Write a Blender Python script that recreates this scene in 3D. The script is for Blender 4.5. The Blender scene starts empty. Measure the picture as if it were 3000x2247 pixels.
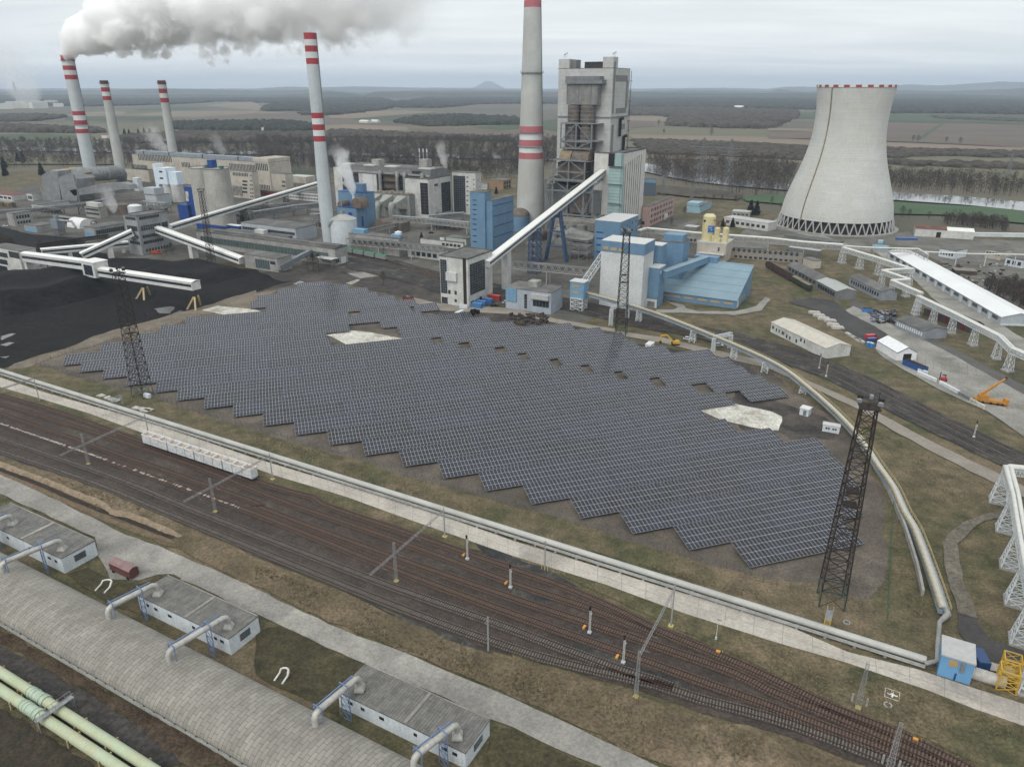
import bpy, math, random
import numpy as np
from mathutils import Vector
random.seed(7); rng=np.random.default_rng(7)
SC=bpy.context.scene; COL=SC.collection
R=math.radians
# camera
F,CX,CY,HC=2152.0,1500.0,1123.5,113.0
PITCH=math.atan(871/F); CP,SP=math.cos(PITCH),math.sin(PITCH)
cd=bpy.data.cameras.new('camera'); cam=bpy.data.objects.new('camera',cd); COL.objects.link(cam)
cam.location=(0,0,HC); cam.rotation_euler=(math.pi/2-PITCH,0,0)
cd.sensor_width=36; cd.lens=36*F/3000; cd.clip_start=1; cd.clip_end=90000
SC.camera=cam
# sky, sun, exposure
SUN_EL,SUN_AZ=R(48),R(215)
w=bpy.data.worlds.new('World'); SC.world=w; w.use_nodes=True
nt=w.node_tree; nt.nodes.clear()
def nd(t,**k):
 n=nt.nodes.new(t)
 for a,b in k.items(): setattr(n,a,b)
 return n
out=nd('ShaderNodeOutputWorld'); sky=nd('ShaderNodeTexSky',sky_type='NISHITA')
sky.sun_disc=False; sky.sun_elevation=SUN_EL; sky.sun_rotation=SUN_AZ; sky.dust_density=4
b1=nd('ShaderNodeBackground'); b1.inputs[1].default_value=0.05; nt.links.new(sky.outputs[0],b1.inputs[0])
tc=nd('ShaderNodeTexCoord'); sep=nd('ShaderNodeSeparateXYZ'); nt.links.new(tc.outputs['Generated'],sep.inputs[0])
# flat cloud deck: project the view direction on a plane overhead so the streaks foreshorten to the horizon
zz=nd('ShaderNodeMath',operation='MAXIMUM'); zz.inputs[1].default_value=0.0; nt.links.new(sep.outputs[2],zz.inputs[0])
za=nd('ShaderNodeMath',operation='ADD'); za.inputs[1].default_value=0.07; nt.links.new(zz.outputs[0],za.inputs[0])
dv=nd('ShaderNodeVectorMath',operation='DIVIDE'); nt.links.new(tc.outputs['Generated'],dv.inputs[0])
cb=nd('ShaderNodeCombineXYZ')
for i in range(3): nt.links.new(za.outputs[0],cb.inputs[i])
nt.links.new(cb.outputs[0],dv.inputs[1])
mp=nd('ShaderNodeMapping'); mp.inputs['Rotation'].default_value=(0,0,R(25)); mp.inputs['Scale'].default_value=(.35,.8,0); nt.links.new(dv.outputs[0],mp.inputs[0])
ns=nd('ShaderNodeTexNoise'); ns.inputs['Scale'].default_value=1.1; ns.inputs['Detail'].default_value=7; ns.inputs['Roughness'].default_value=.55; ns.inputs['Distortion'].default_value=.35
nt.links.new(mp.outputs[0],ns.inputs[0])
cr=nd('ShaderNodeValToRGB'); cr.color_ramp.elements[0].position=.34; cr.color_ramp.elements[0].color=(.60,.64,.655,1)
cr.color_ramp.elements[1].position=.66; cr.color_ramp.elements[1].color=(.74,.765,.77,1)
nt.links.new(ns.outputs[0],cr.inputs[0])
# overcast luminance: brighter towards the zenith
zg=nd('ShaderNodeMapRange'); zg.inputs[1].default_value=0; zg.inputs[2].default_value=1; zg.inputs[3].default_value=1.0; zg.inputs[4].default_value=1.1; nt.links.new(zz.outputs[0],zg.inputs[0])
b2=nd('ShaderNodeBackground'); nt.links.new(cr.outputs[0],b2.inputs[0]); nt.links.new(zg.outputs[0],b2.inputs[1])
mx=nd('ShaderNodeMixShader'); mx.inputs[0].default_value=.93
nt.links.new(b1.outputs[0],mx.inputs[1]); nt.links.new(b2.outputs[0],mx.inputs[2]); nt.links.new(mx.outputs[0],out.inputs[0])
sl=bpy.data.lights.new('sun','SUN'); sl.energy=1.3; sl.angle=R(40); sl.color=(1,.97,.92)
so=bpy.data.objects.new('sun',sl); COL.objects.link(so)
so.rotation_euler=(math.pi/2-SUN_EL,0,math.pi-SUN_AZ)
SC.view_settings.view_transform='Standard'; SC.view_settings.look='None'; SC.view_settings.gamma=1; SC.view_settings.exposure=.52
SC.cycles.max_bounces=40; SC.cycles.diffuse_bounces=3; SC.cycles.glossy_bounces=3; SC.cycles.transparent_max_bounces=40; SC.cycles.volume_bounces=40
SC.cycles.use_denoising=True; SC.cycles.use_adaptive_sampling=True; SC.cycles.adaptive_threshold=.02
SC.cycles.use_fast_gi=False
# survey: picture points -> ground metres
_s,_e=750/2211,750/1620
CR={'f':(0,0,1),'o':(0,0,3000/2212)}
for i in range(4):
 CR['c%d'%(i+1)]=(750*i,0,_s); CR['c%d'%(i+5)]=(750*i,430,_s); CR['d%d'%(i+1)]=(750*i,950,_s); CR['e%d'%(i+1)]=(750*i,1480,_e)
def P(c,x,y): o=CR[c]; return (o[0]+x*o[2],o[1]+y*o[2])
def ray(p):
 u=(p[0]-CX)/F; v=(CY-p[1])/F
 return np.array([u,CP+v*SP,-SP+v*CP])
def gp(p,z=0.):
 r=ray(p); t=(z-HC)/r[2]; return np.array([r[0]*t,r[1]*t,z])
def G(c,x,y,z=0.): return gp(P(c,x,y),z)
def GL(c,pts,z=0.): return [G(c,x,y,z) for x,y in pts]
def zat(b,p):           # height above ground point b seen at picture height p[1]
 v=(CY-p[1])/F; return b[1]*(v*CP-SP)/(CP+v*SP)+HC
def pxm(b):             # metres per picture pixel at point b
 return (b[1]*CP-(b[2]-HC)*SP)/F
ANG=R(-29); EE=np.array([math.cos(ANG),math.sin(ANG),0]); NN=np.array([-math.sin(ANG),math.cos(ANG),0]); UP=np.array([0,0,1.])
V3=lambda *a: np.array(a,float)
# materials
MATS={}
def _bs(name):
 m=bpy.data.materials.new(name); m.use_nodes=True; t=m.node_tree; return m,t,t.nodes['Principled BSDF']
def mat(name,c1,c2=None,scale=.3,rough=.8,metal=0,c3=None,scale2=None,streak=0,lo=.38,hi=.62,bump=0,fine=.25,spec=.3,obj=False,rings=0):
 """base colour c1..c2 by noise (world metres), patches of c3, fine grain, optional vertical streaks"""
 if name in MATS: return MATS[name]
 m,t,b=_bs(name); L=t.links.new
 b.inputs['Roughness'].default_value=rough; b.inputs['Metallic'].default_value=metal; b.inputs['Specular IOR Level'].default_value=spec
 c1=tuple(c1)+(1,); c2=(tuple(c2)+(1,)) if c2 else tuple(x*.8 for x in c1[:3])+(1,)
 if obj: src=t.nodes.new('ShaderNodeTexCoord').outputs['Object']
 else: src=t.nodes.new('ShaderNodeNewGeometry').outputs['Position']
 def noise(sc,det=6,ro=.6,z=1,dist=0):
  mpn=t.nodes.new('ShaderNodeMapping'); mpn.inputs['Scale'].default_value=(sc,sc,sc*z); L(src,mpn.inputs[0])
  n=t.nodes.new('ShaderNodeTexNoise'); n.inputs['Scale'].default_value=1; n.inputs['Detail'].default_value=det; n.inputs['Roughness'].default_value=ro; n.inputs['Distortion'].default_value=dist
  L(mpn.outputs[0],n.inputs[0]); return n.outputs[0]
 def ramp(f,a,bb,ca,cb_):
  r=t.nodes.new('ShaderNodeValToRGB'); r.color_ramp.elements[0].position=a; r.color_ramp.elements[1].position=bb
  r.color_ramp.elements[0].color=ca; r.color_ramp.elements[1].color=cb_; L(f,r.inputs[0]); return r.outputs[0]
 def mix(f,a,bb,mode='MIX'):
  x=t.nodes.new('ShaderNodeMix'); x.data_type='RGBA'; x.blend_type=mode
  if isinstance(f,(int,float)): x.inputs[0].default_value=f
  else: L(f,x.inputs[0])
  for i,q in ((6,a),(7,bb)):
   if isinstance(q,tuple): x.inputs[i].default_value=q
   else: L(q,x.inputs[i])
  return x.outputs[2]
 n1=noise(scale,7,.62)
 col=ramp(n1,lo,hi,c1,c2)
 if c3:
  f=ramp(noise(scale2 or scale*.4,5,.6,dist=.4),.5,.66,(0,0,0,1),(1,1,1,1)); col=mix(f,col,tuple(c3)+(1,))
 if rings:
  f=ramp(noise(.03,5,.7,z=45),.35,.65,(1-rings,)*3+(1,),(1+rings*.5,)*3+(1,)); col=mix(1.0,col,f,'MULTIPLY')
 if fine>=.4:
  f=ramp(noise(scale*4,5,.65),.36,.64,(.72,.72,.70,1),(1.22,1.2,1.14,1)); col=mix(1.0,col,f,'MULTIPLY')
 if streak:
  f=ramp(noise(1.2,5,.6,z=.04),.35,.75,(1,1,1,1),(1-streak,)*3+(1,)); col=mix(1.0,col,f,'MULTIPLY')
 if fine:
  fn=noise(scale*9 if scale*9>1.5 else 1.5,4,.7)
  f=ramp(fn,.3,.7,(1-fine,)*3+(1,),(1+fine*.6,)*3+(1,)); col=mix(1.0,col,f,'MULTIPLY')
  if bump:
   bp=t.nodes.new('ShaderNodeBump'); bp.inputs['Strength'].default_value=bump; bp.inputs['Distance'].default_value=.3; L(fn,bp.inputs['Height']); L(bp.outputs[0],b.inputs['Normal'])
 L(col,b.inputs['Base Color']); MATS[name]=m; return m
def ribmat(name,c1,c2,period,axis='X',line=.12,depth=.75,rough=.55,metal=0,streak=.0):
 """profiled sheet: regular dark seams every `period` m along a local axis (object coords)"""
 if name in MATS: return MATS[name]
 m,t,b=_bs(name); L=t.links.new; b.inputs['Roughness'].default_value=rough; b.inputs['Metallic'].default_value=metal; b.inputs['Specular IOR Level'].default_value=.3
 tcn=t.nodes.new('ShaderNodeUVMap'); tcn.uv_map='UVMap'
 s=t.nodes.new('ShaderNodeSeparateXYZ'); L(tcn.outputs[0],s.inputs[0])
 mm=t.nodes.new('ShaderNodeMath'); mm.operation='DIVIDE'; mm.inputs[1].default_value=period; L(s.outputs[axis],mm.inputs[0])
 fr=t.nodes.new('ShaderNodeMath'); fr.operation='FRACT'; L(mm.outputs[0],fr.inputs[0])
 lt=t.nodes.new('ShaderNodeMath'); lt.operation='LESS_THAN'; lt.inputs[1].default_value=line; L(fr.outputs[0],lt.inputs[0])
 g=t.nodes.new('ShaderNodeNewGeometry'); n=t.nodes.new('ShaderNodeTexNoise'); n.inputs['Scale'].default_value=.25; n.inputs['Detail'].default_value=7; n.inputs['Roughness'].default_value=.65; L(g.outputs['Position'],n.inputs[0])
 r=t.nodes.new('ShaderNodeValToRGB'); r.color_ramp.elements[0].position=.36; r.color_ramp.elements[1].position=.64; r.color_ramp.elements[0].color=tuple(c1)+(1,); r.color_ramp.elements[1].color=tuple(c2)+(1,); L(n.outputs[0],r.inputs[0])
 x=t.nodes.new('ShaderNodeMix'); x.data_type='RGBA'; x.blend_type='MULTIPLY'; L(lt.outputs[0],x.inputs[0]); L(r.outputs[0],x.inputs[6]); x.inputs[7].default_value=(depth,)*3+(1,)
 L(x.outputs[2],b.inputs['Base Color']); MATS[name]=m; return m
def flat(name,c,rough=.5,metal=0,spec=.4):
 return mat(name,c,tuple(x*.86 for x in c),scale=.8,rough=rough,metal=metal,fine=.1,spec=spec)
glass=mat('window_glass',(.018,.024,.03),(.04,.05,.058),scale=.5,rough=.12,fine=0,spec=.6)
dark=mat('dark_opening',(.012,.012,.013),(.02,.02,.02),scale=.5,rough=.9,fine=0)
grating=mat('galvanised_steel',(.30,.31,.32),(.22,.23,.24),scale=.6,rough=.5,metal=.3,fine=.15)
rust=mat('rusty_dark_steel',(.024,.019,.017),(.036,.026,.021),scale=.5,rough=.8,fine=.2)
steel_grey=mat('grey_painted_steel',(.19,.20,.21),(.14,.15,.155),scale=.5,rough=.6,fine=.15)
steel_white=mat('white_painted_steel',(.62,.65,.66),(.5,.53,.54),scale=.4,rough=.5,fine=.15)
conc=mat('weathered_concrete',(.36,.355,.335),(.27,.265,.25),scale=.25,rough=.9,streak=.18,c3=(.24,.235,.22),scale2=.08)
conc_w=mat('white_rendered_wall',(.60,.60,.575),(.50,.50,.48),scale=.2,rough=.85,streak=.16,c3=(.43,.43,.41),scale2=.1)
whitew=mat('whitewashed_wall',(.64,.68,.71),(.55,.6,.63),scale=.3,rough=.8,streak=.1,c3=(.5,.54,.57),scale2=.12)
felt=mat('roofing_felt',(.135,.135,.13),(.095,.095,.092),scale=.15,rough=.95,c3=(.18,.175,.165),scale2=.06)
blue=mat('blue_cladding',(.145,.255,.375),(.125,.22,.33),scale=.12,rough=.5,streak=.12)
blue_lt=mat('pale_blue_cladding',(.17,.32,.46),(.15,.28,.41),scale=.15,rough=.5,streak=.1)
blue_dk=mat('deep_blue_cladding',(.012,.06,.24),(.01,.045,.18),scale=.15,rough=.5)
# mesh builder
ORG={}
class MB:
 def __init__(s): s.v=[];s.f=[];s.m=[];s.uv={};s.sm=[]
 def add(s,vs,fs,mi=0,uv=None,sm=False):
  o=len(s.v); s.v.extend([tuple(map(float,x)) for x in vs])
  for k,f in enumerate(fs):
   if uv is not None: s.uv[len(s.f)]=uv[k]
   s.f.append(tuple(i+o for i in f)); s.m.append(mi); s.sm.append(sm)
  return s
 def par(s,o,u,v,w,mi=0):
  o,u,v,w=[np.array(x,float) for x in (o,u,v,w)]
  if np.dot(np.cross(u,v),w)<0: u,v=v,u
  p=[o,o+u,o+u+v,o+v]; p=p+[x+w for x in p]
  lu,lv,lw=[float(np.linalg.norm(x)) for x in (u,v,w)]
  q=lambda a,b:[(0,0),(a,0),(a,b),(0,b)]
  return s.add(p,[(3,2,1,0),(4,5,6,7),(0,1,5,4),(1,2,6,5),(2,3,7,6),(3,0,4,7)],mi,[q(lu,lv),q(lu,lv),q(lu,lw),q(lv,lw),q(lu,lw),q(lv,lw)])
 def box(s,c,sz,rz=0,mi=0):
  u=V3(math.cos(rz),math.sin(rz),0)*sz[0]; v=V3(-math.sin(rz),math.cos(rz),0)*sz[1]; w_=UP*sz[2]
  return s.par(np.array(c,float)-u/2-v/2-w_/2,u,v,w_,mi)
 def bar(s,p,q,a,b=None,mi=0):
  p,q=np.array(p,float),np.array(q,float); d=q-p; l=np.linalg.norm(d)
  if l<1e-6: return s
  d/=l; b=b or a
  x=np.cross(d,UP)
  if np.linalg.norm(x)<1e-3: x=V3(1,0,0)
  x/=np.linalg.norm(x); y=np.cross(x,d)
  return s.par(p-x*a/2-y*b/2,x*a,y*b,d*l,mi)
 def path(s,pts,r,n=10,mi=0,caps=True,close=False):
  pts=[np.array(p,float) for p in pts]; rs=r if hasattr(r,'__len__') else [r]*len(pts); rings=[]; ref=None
  for i,p in enumerate(pts):
   a=pts[max(i-1,0)]; b=pts[min(i+1,len(pts)-1)]; d=b-a; d=d/np.linalg.norm(d)
   if ref is None:
    ref=np.cross(d,UP)
    if np.linalg.norm(ref)<1e-3: ref=V3(1,0,0)
   x=ref-d*np.dot(ref,d); x/=np.linalg.norm(x); ref=x; y=np.cross(x,d)
   k=1.
   if 0<i<len(pts)-1:
    d0=(p-a)/np.linalg.norm(p-a); k=1/max(.5,float(np.dot(d0,d)))
   rings.append([p+(x*math.cos(t)+y*math.sin(t))*rs[i]*(k if k<1.5 else 1.5) for t in np.linspace(0,2*math.pi,n,endpoint=False)])
  vs=[v for g_ in rings for v in g_]; fs=[]
  for i in range(len(rings)-1):
   for j in range(n): fs.append((i*n+j,i*n+(j+1)%n,(i+1)*n+(j+1)%n,(i+1)*n+j))
  s.add(vs,fs,mi,sm=True)
  if caps: s.add(rings[0],[tuple(range(n))],mi); s.add(rings[-1],[tuple(range(n))[::-1]],mi)
  return s
 def lathe(s,prof,c,n=40,mi=0,mis=None,cap=True,uvs=False):
  c=np.array(c,float)
  vs=[c+V3(r*math.cos(t),r*math.sin(t),z) for r,z in prof for t in np.linspace(0,2*math.pi,n,endpoint=False)]
  for i in range(len(prof)-1):
   r0=prof[i][0]; fs=[(i*n+j,i*n+(j+1)%n,(i+1)*n+(j+1)%n,(i+1)*n+j) for j in range(n)]
   o=len(s.v)
   s.add([vs[k] for k in range(i*n,(i+2)*n)],[tuple(k-i*n for k in f) for f in fs],mis[i] if mis else mi,
                  [[(j/n,prof[i][1]),((j+1)/n,prof[i][1]),((j+1)/n,prof[i+1][1]),(j/n,prof[i+1][1])] for j in range(n)],sm=True)
  if cap:
   s.add(vs[:n],[tuple(range(n))[::-1]],mis[0] if mis else mi); s.add(vs[-n:],[tuple(range(n))],mis[-1] if mis else mi)
  return s
 def prism(s,poly,z0,z1,mi=0):
  n=len(poly); a=sum(poly[i][0]*poly[(i+1)%n][1]-poly[(i+1)%n][0]*poly[i][1] for i in range(n))
  if a<0: poly=poly[::-1]
  vs=[(p[0],p[1],z0) for p in poly]+[(p[0],p[1],z1) for p in poly]
  return s.add(vs,[tuple(range(n))[::-1],tuple(range(n,2*n))]+[(i,(i+1)%n,n+(i+1)%n,n+i) for i in range(n)],mi)
 def mesh(s,name,mats,org):
  me=bpy.data.meshes.new(name); o=np.array(org,float)
  me.from_pydata([(v[0]-o[0],v[1]-o[1],v[2]-o[2]) for v in s.v],[],s.f)
  for m in (mats if isinstance(mats,(list,tuple)) else [mats]): me.materials.append(m)
  me.polygons.foreach_set('material_index',s.m); me.polygons.foreach_set('use_smooth',s.sm)
  if s.uv:
   ul=me.uv_layers.new(name='UVMap').data
   for p in me.polygons:
    u=s.uv.get(p.index)
    if u:
     for k,li in enumerate(p.loop_indices): ul[li].uv=u[k]
  me.update(); return me
 def build(s,name,mats,parent=None,org=None,sub=False):
  if parent is not None:
   org=ORG[parent.name]
  elif org is None:
   a=np.array(s.v); org=V3((a[:,0].min()+a[:,0].max())/2,(a[:,1].min()+a[:,1].max())/2,a[:,2].min())
  ob=bpy.data.objects.new(name,s.mesh(name,mats,org)); COL.objects.link(ob); ORG[ob.name]=np.array(org,float)
  if parent is not None: ob.parent=parent
  else: ob.location=org
  return ob
def tag(o,label=None,cat=None,group=None,kind=None):
 if label: o['label']=label
 if cat: o['category']=cat
 if group: o['group']=group
 if kind: o['kind']=kind
 return o
def thing(name,label,cat,loc=(0,0,0),group=None):
 o=bpy.data.objects.new(name,None); COL.objects.link(o); o.location=tuple(map(float,loc)); o.empty_display_size=.5
 ORG[o.name]=np.array(loc,float); return tag(o,label,cat,group)
def dup(root,loc,rz=0,label=None,group=None,sc=None):
 def cp(o,par):
  c=o.copy(); COL.objects.link(c)
  if par is not None: c.parent=par
  for ch in list(o.children): cp(ch,c)
  return c
 r=cp(root,None); r.location=tuple(map(float,loc)); r.rotation_euler=(0,0,rz)
 if sc: r.scale=(sc,)*3 if not hasattr(sc,'__len__') else sc
 if label: r['label']=label
 if group: r['group']=group
 return r
ORD=['first','second','third','fourth','fifth','sixth','seventh','eighth','ninth','tenth','eleventh','twelfth','thirteenth','fourteenth','fifteenth','sixteenth','seventeenth','eighteenth','nineteenth','twentieth','twenty-first','twenty-second','twenty-third','twenty-fourth','twenty-fifth','twenty-sixth','twenty-seventh','twenty-eighth','twenty-ninth','thirtieth','thirty-first','thirty-second','thirty-third','thirty-fourth','thirty-fifth','thirty-sixth','thirty-seventh','thirty-eighth','thirty-ninth','fortieth']
# ground sheets
def dens(pts,step,jit,closed=True):
 out_=[]; n=len(pts)
 for i in range(n if closed else n-1):
  a,b=np.array(pts[i],float),np.array(pts[(i+1)%n],float); l=np.linalg.norm(b-a); k=max(1,int(l/step))
  nx=V3(-(b-a)[1],(b-a)[0],0)/(l+1e-9)
  for j in range(k): out_.append(a+(b-a)*j/k+nx*random.uniform(-jit,jit)*(1 if j else .5))
 if not closed: out_.append(np.array(pts[-1],float))
 return out_
def patch(name,pts,z,m,step=6,jit=0,kind='structure'):
 p=dens(pts,step,jit) if jit else pts
 mb=MB(); a=sum(p[i][0]*p[(i+1)%len(p)][1]-p[(i+1)%len(p)][0]*p[i][1] for i in range(len(p)))
 if a<0: p=p[::-1]
 mb.add([(q[0],q[1],z) for q in p],[tuple(range(len(p)))])
 return tag(mb.build(name,m),kind=kind)
def band(name,up,lo,z,m,step=6,jit=0,kind='structure'): return patch(name,list(up)+list(lo)[::-1],z,m,step,jit,kind)
grass=mat('winter_grass',(.069,.073,.035),(.129,.103,.064),scale=.05,rough=.95,c3=(.161,.126,.084),scale2=.022,fine=.55,bump=.4)
grass_g=mat('green_winter_grass',(.052,.061,.026),(.086,.080,.043),scale=.06,rough=.95,c3=(.151,.120,.080),scale2=.03,fine=.5,bump=.4)
grass_d=mat('dry_winter_grass',(.151,.116,.077),(.089,.073,.043),scale=.06,rough=.95,c3=(.208,.161,.113),scale2=.035,fine=.55,bump=.4)
soil=mat('bare_brown_soil',(.128,.108,.092),(.083,.071,.060),scale=.05,rough=.95,c3=(.155,.132,.112),scale2=.03,fine=.5,bump=.4)
soil_dk=mat('coal_stained_soil',(.038,.034,.034),(.068,.060,.055),scale=.06,rough=.95,c3=(.090,.078,.069),scale2=.03,fine=.5,bump=.4)
yard=mat('worn_yard_paving',(.179,.170,.155),(.117,.112,.102),scale=.05,rough=.95,c3=(.090,.085,.064),scale2=.035,fine=.35)
ballast=mat('rail_ballast',(.066,.049,.043),(.045,.038,.034),scale=.09,rough=.95,c3=(.083,.070,.062),scale2=.04,fine=.5,bump=.5)
ballast_dk=mat('dark_wet_ballast',(.031,.032,.034),(.047,.046,.046),scale=.12,rough=.9,c3=(.090,.085,.076),scale2=.12,fine=.5)
asph=mat('old_asphalt',(.051,.049,.049),(.070,.066,.063),scale=.06,rough=.95,c3=(.041,.040,.041),scale2=.04,fine=.3)
field_b=mat('brown_ploughed_field',(.124,.098,.076),(.100,.080,.064),scale=.006,rough=1,fine=.25)
field_g=mat('green_crop_field',(.044,.068,.036),(.060,.076,.040),scale=.006,rough=1,fine=.25)
field_y=mat('stubble_field',(.188,.156,.112),(.160,.132,.096),scale=.006,rough=1,fine=.2)
# buildings
class Bld:
 """box building; A nearest ground corner (picture), top: height or picture point above A, Lp/Rp: length or roof corner"""
 def __init__(s,name,label,cat,A,top,Lp,Rp,wall,roof,group=None,ov=.15,rt=.35,gable=None,ang=ANG,z0=0.,par=0,base=None,fit=None):
  if fit:
   a_=gp(A,z0); h_=float(top) if isinstance(top,(int,float)) else zat(a_,top)-z0
   if fit=='R': v_=gp(Rp,h_+z0)-a_; ang=math.atan2(v_[1],v_[0])-math.pi/2
   else: v_=a_-gp(Lp,h_+z0); ang=math.atan2(v_[1],v_[0])
  s.e=V3(math.cos(ang),math.sin(ang),0); s.n=V3(-math.sin(ang),math.cos(ang),0)
  s.a=np.array(base,float) if base is not None else gp(A,z0)
  s.h=float(top) if isinstance(top,(int,float)) else zat(s.a,top)-z0
  s.W=float(Lp) if isinstance(Lp,(int,float)) else s.on('L',Lp)[0]
  s.D=float(Rp) if isinstance(Rp,(int,float)) else s.on('R',Rp)[0]
  s.c=s.a-s.e*s.W/2+s.n*s.D/2; s.z0=z0
  s.root=thing(name,label,cat,s.c,group)
  a,e,n,W,D,h=s.a,s.e,s.n,s.W,s.D,s.h
  m=MB()
  if not gable: m.par(a-e*W,e*W,n*D,UP*h)
  else:
   g_,ax=gable
   if ax=='L':    # ridge runs along the left wall, gable seen on the right face
    prof=[(0,0),(D,0),(D,h),(D/2,h+g_),(0,h)]
    for sd in (0,1): pass
    p0=[a-e*W+n*x+UP*z for x,z in prof]; p1=[a+n*x+UP*z for x,z in prof]
   else:
    prof=[(0,0),(W,0),(W,h),(W/2,h+g_),(0,h)]
    p0=[a+n*D-e*x+UP*z for x,z in prof]; p1=[a-e*x+UP*z for x,z in prof]
   k=len(prof); m.add(p0+p1,[tuple(range(k))[::-1],tuple(range(k,2*k))]+[(i,(i+1)%k,k+(i+1)%k,k+i) for i in range(k)])
  s.wall=m.build('wall',wall,s.root)
  r=MB()
  if not gable:
   r.par(a-e*(W+ov)-n*ov+UP*h,e*(W+2*ov),n*(D+2*ov),UP*rt)
   if par:
    for o_,u_,v_ in ((a-e*(W+ov)-n*ov,e*(W+2*ov),n*.3),(a-e*(W+ov)+n*(D+ov-.3),e*(W+2*ov),n*.3),(a-e*(W+ov)-n*(ov-.3),e*.3,n*(D+2*ov-.6)),(a+e*(ov-.3)-n*(ov-.3),e*.3,n*(D+2*ov-.6))):
     r.par(o_+UP*(h+rt),u_,v_,UP*par)
  else:
   t=.18
   if ax=='L':
    for sg in (0,1):
     q0=n*(-ov) if sg==0 else n*(D+ov); zl=h-ov*g_/(D/2)
     b0=a-e*(W+ov);
     lo_=b0+q0+UP*(zl+.03); hi_=b0+n*D/2+UP*(h+g_+.03)
     r.par(lo_,e*(W+2*ov),hi_-lo_,UP*t)
   else:
    for sg in (0,1):
     q0=-e*(-ov) if sg==0 else -e*(W+ov); zl=h-ov*g_/(W/2)
     b0=a-n*ov
     lo_=b0+q0+UP*(zl+.03); hi_=b0-e*W/2+UP*(h+g_+.03)
     r.par(lo_,n*(D+2*ov),hi_-lo_,UP*t)
  s.roof=r.build('roof',roof,s.root)
 def on(s,f,p):
  r=ray(p); o=V3(0,0,HC); nn=-s.n if f=='L' else s.e
  t=np.dot(nn,s.a-o)/np.dot(nn,r); q=o+r*t
  return (float(np.dot(q-s.a,-s.e)) if f=='L' else float(np.dot(q-s.a,s.n))), float(q[2])
 def clampf(s,f,x): return min(max(x,.05),(s.W if f=='L' else s.D)-.05)
 def rect(s,f,s0,z0,s1,z1,m,name='window',nx=1,ny=1,fx=.75,fz=.75,d=.07,fr=None,grid=None,label=None):
  u,nn=(-s.e,-s.n) if f=='L' else (s.n,s.e)
  if s0>s1: s0,s1=s1,s0
  s0,s1=s.clampf(f,s0),s.clampf(f,s1)
  if s1-s0<.15: return []
  if z0>z1: z0,z1=z1,z0
  cw,ch=(s1-s0)/nx,(z1-z0)/ny; fx=1 if nx==1 else fx; fz=1 if ny==1 else fz; first=None; res=[]
  for j in range(ny):
   for i in range(nx):
    a0=s0+cw*(i+(1-fx)/2); b0=z0+ch*(j+(1-fz)/2)
    o=s.a*V3(1,1,0)+u*a0+UP*b0-nn*.05
    if first is None:
     mb=MB().par(o,u*cw*fx,nn*(d+.05),UP*ch*fz); first=mb.build(name,m,s.root); o0=o; ob=first
     if label: ob['label']=label
     if grid:
      g2=MB(); gx,gz=grid; bw=.12
      for k in range(gx+1): g2.par(o+u*(cw*fx-bw)*k/gx+nn*.05,u*bw,nn*(d+.04),UP*ch*fz)
      for k in range(gz+1): g2.par(o+UP*(ch*fz-bw)*k/gz+nn*.06,u*cw*fx,nn*(d+.04),UP*bw)
      g2.build('frame',fr or grating,first if False else s.root)
    else:
     ob=first.copy(); COL.objects.link(ob); ob.parent=s.root; ob.location=tuple(o-o0)
    res.append(ob)
  return res
 def win(s,f,p,q,m=None,**k):
  a0=s.on(f,p); a1=s.on(f,q); return s.rect(f,a0[0],a0[1],a1[0],a1[1],m or glass,**k)
 def rbox(s,x0,x1,y0,y1,h,m,name='roof_box',z=None):     # box on the roof: x along -e, y along n, fractions
  z=(s.h+s.z0+.3) if z is None else z
  o=s.a*V3(1,1,0)-s.e*s.W*x1+s.n*s.D*y0+UP*z
  return MB().par(o,s.e*s.W*(x1-x0),s.n*s.D*(y1-y0),UP*h).build(name,m,s.root)
def lattice(mb,base,w0,w1,h,n,th,rz=0,z0=0,mi=0,top=True,w0b=None):
 """square lattice mast: four chords, ring bars and crossed braces"""
 def c(k,t):
  ww=(w0+(w1-w0)*t)/2; a=rz+math.pi/4+k*math.pi/2
  return np.array(base,float)+V3(math.cos(a)*ww*1.414,math.sin(a)*ww*1.414,z0+h*t)
 for k in range(4):
  mb.bar(c(k,0),c(k,1),th,mi=mi)
  for i in range(n):
   t0,t1=i/n,(i+1)/n
   mb.bar(c(k,t0),c((k+1)%4,t1) if i%2 else c((k+1)%4,t1),th*.6,mi=mi)
   mb.bar(c((k+1)%4,t0),c(k,t1),th*.5,mi=mi)
   if i: mb.bar(c(k,t0),c((k+1)%4,t0),th*.6,mi=mi)
 if top:
  for k in range(4): mb.bar(c(k,1),c((k+1)%4,1),th,mi=mi)
 return mb
def truss(mb,p,q,wd,ht,n,th,mi=0,side=None):
 """box truss between two points (bottom centre line)"""
 p,q=np.array(p,float),np.array(q,float); d=q-p; l=np.linalg.norm(d); x=np.cross(d/l,UP); x/=np.linalg.norm(x)
 for s_ in (-1,1):
  a=p+x*s_*wd/2; b=q+x*s_*wd/2
  mb.bar(a,b,th,mi=mi); mb.bar(a+UP*ht,b+UP*ht,th,mi=mi)
  for i in range(n):
   t0,t1=i/n,(i+1)/n; A=a+(b-a)*t0; B=a+(b-a)*t1
   mb.bar(A,A+UP*ht,th*.7,mi=mi)
   mb.bar(A+UP*ht,(A+B)/2,th*.6,mi=mi); mb.bar((A+B)/2,B+UP*ht,th*.6,mi=mi)
 for i in range(n+1):
  c_=p+d*i/n; mb.bar(c_-x*wd/2,c_+x*wd/2,th*.6,mi=mi); mb.bar(c_-x*wd/2+UP*ht,c_+x*wd/2+UP*ht,th*.6,mi=mi)
 return mb
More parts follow.
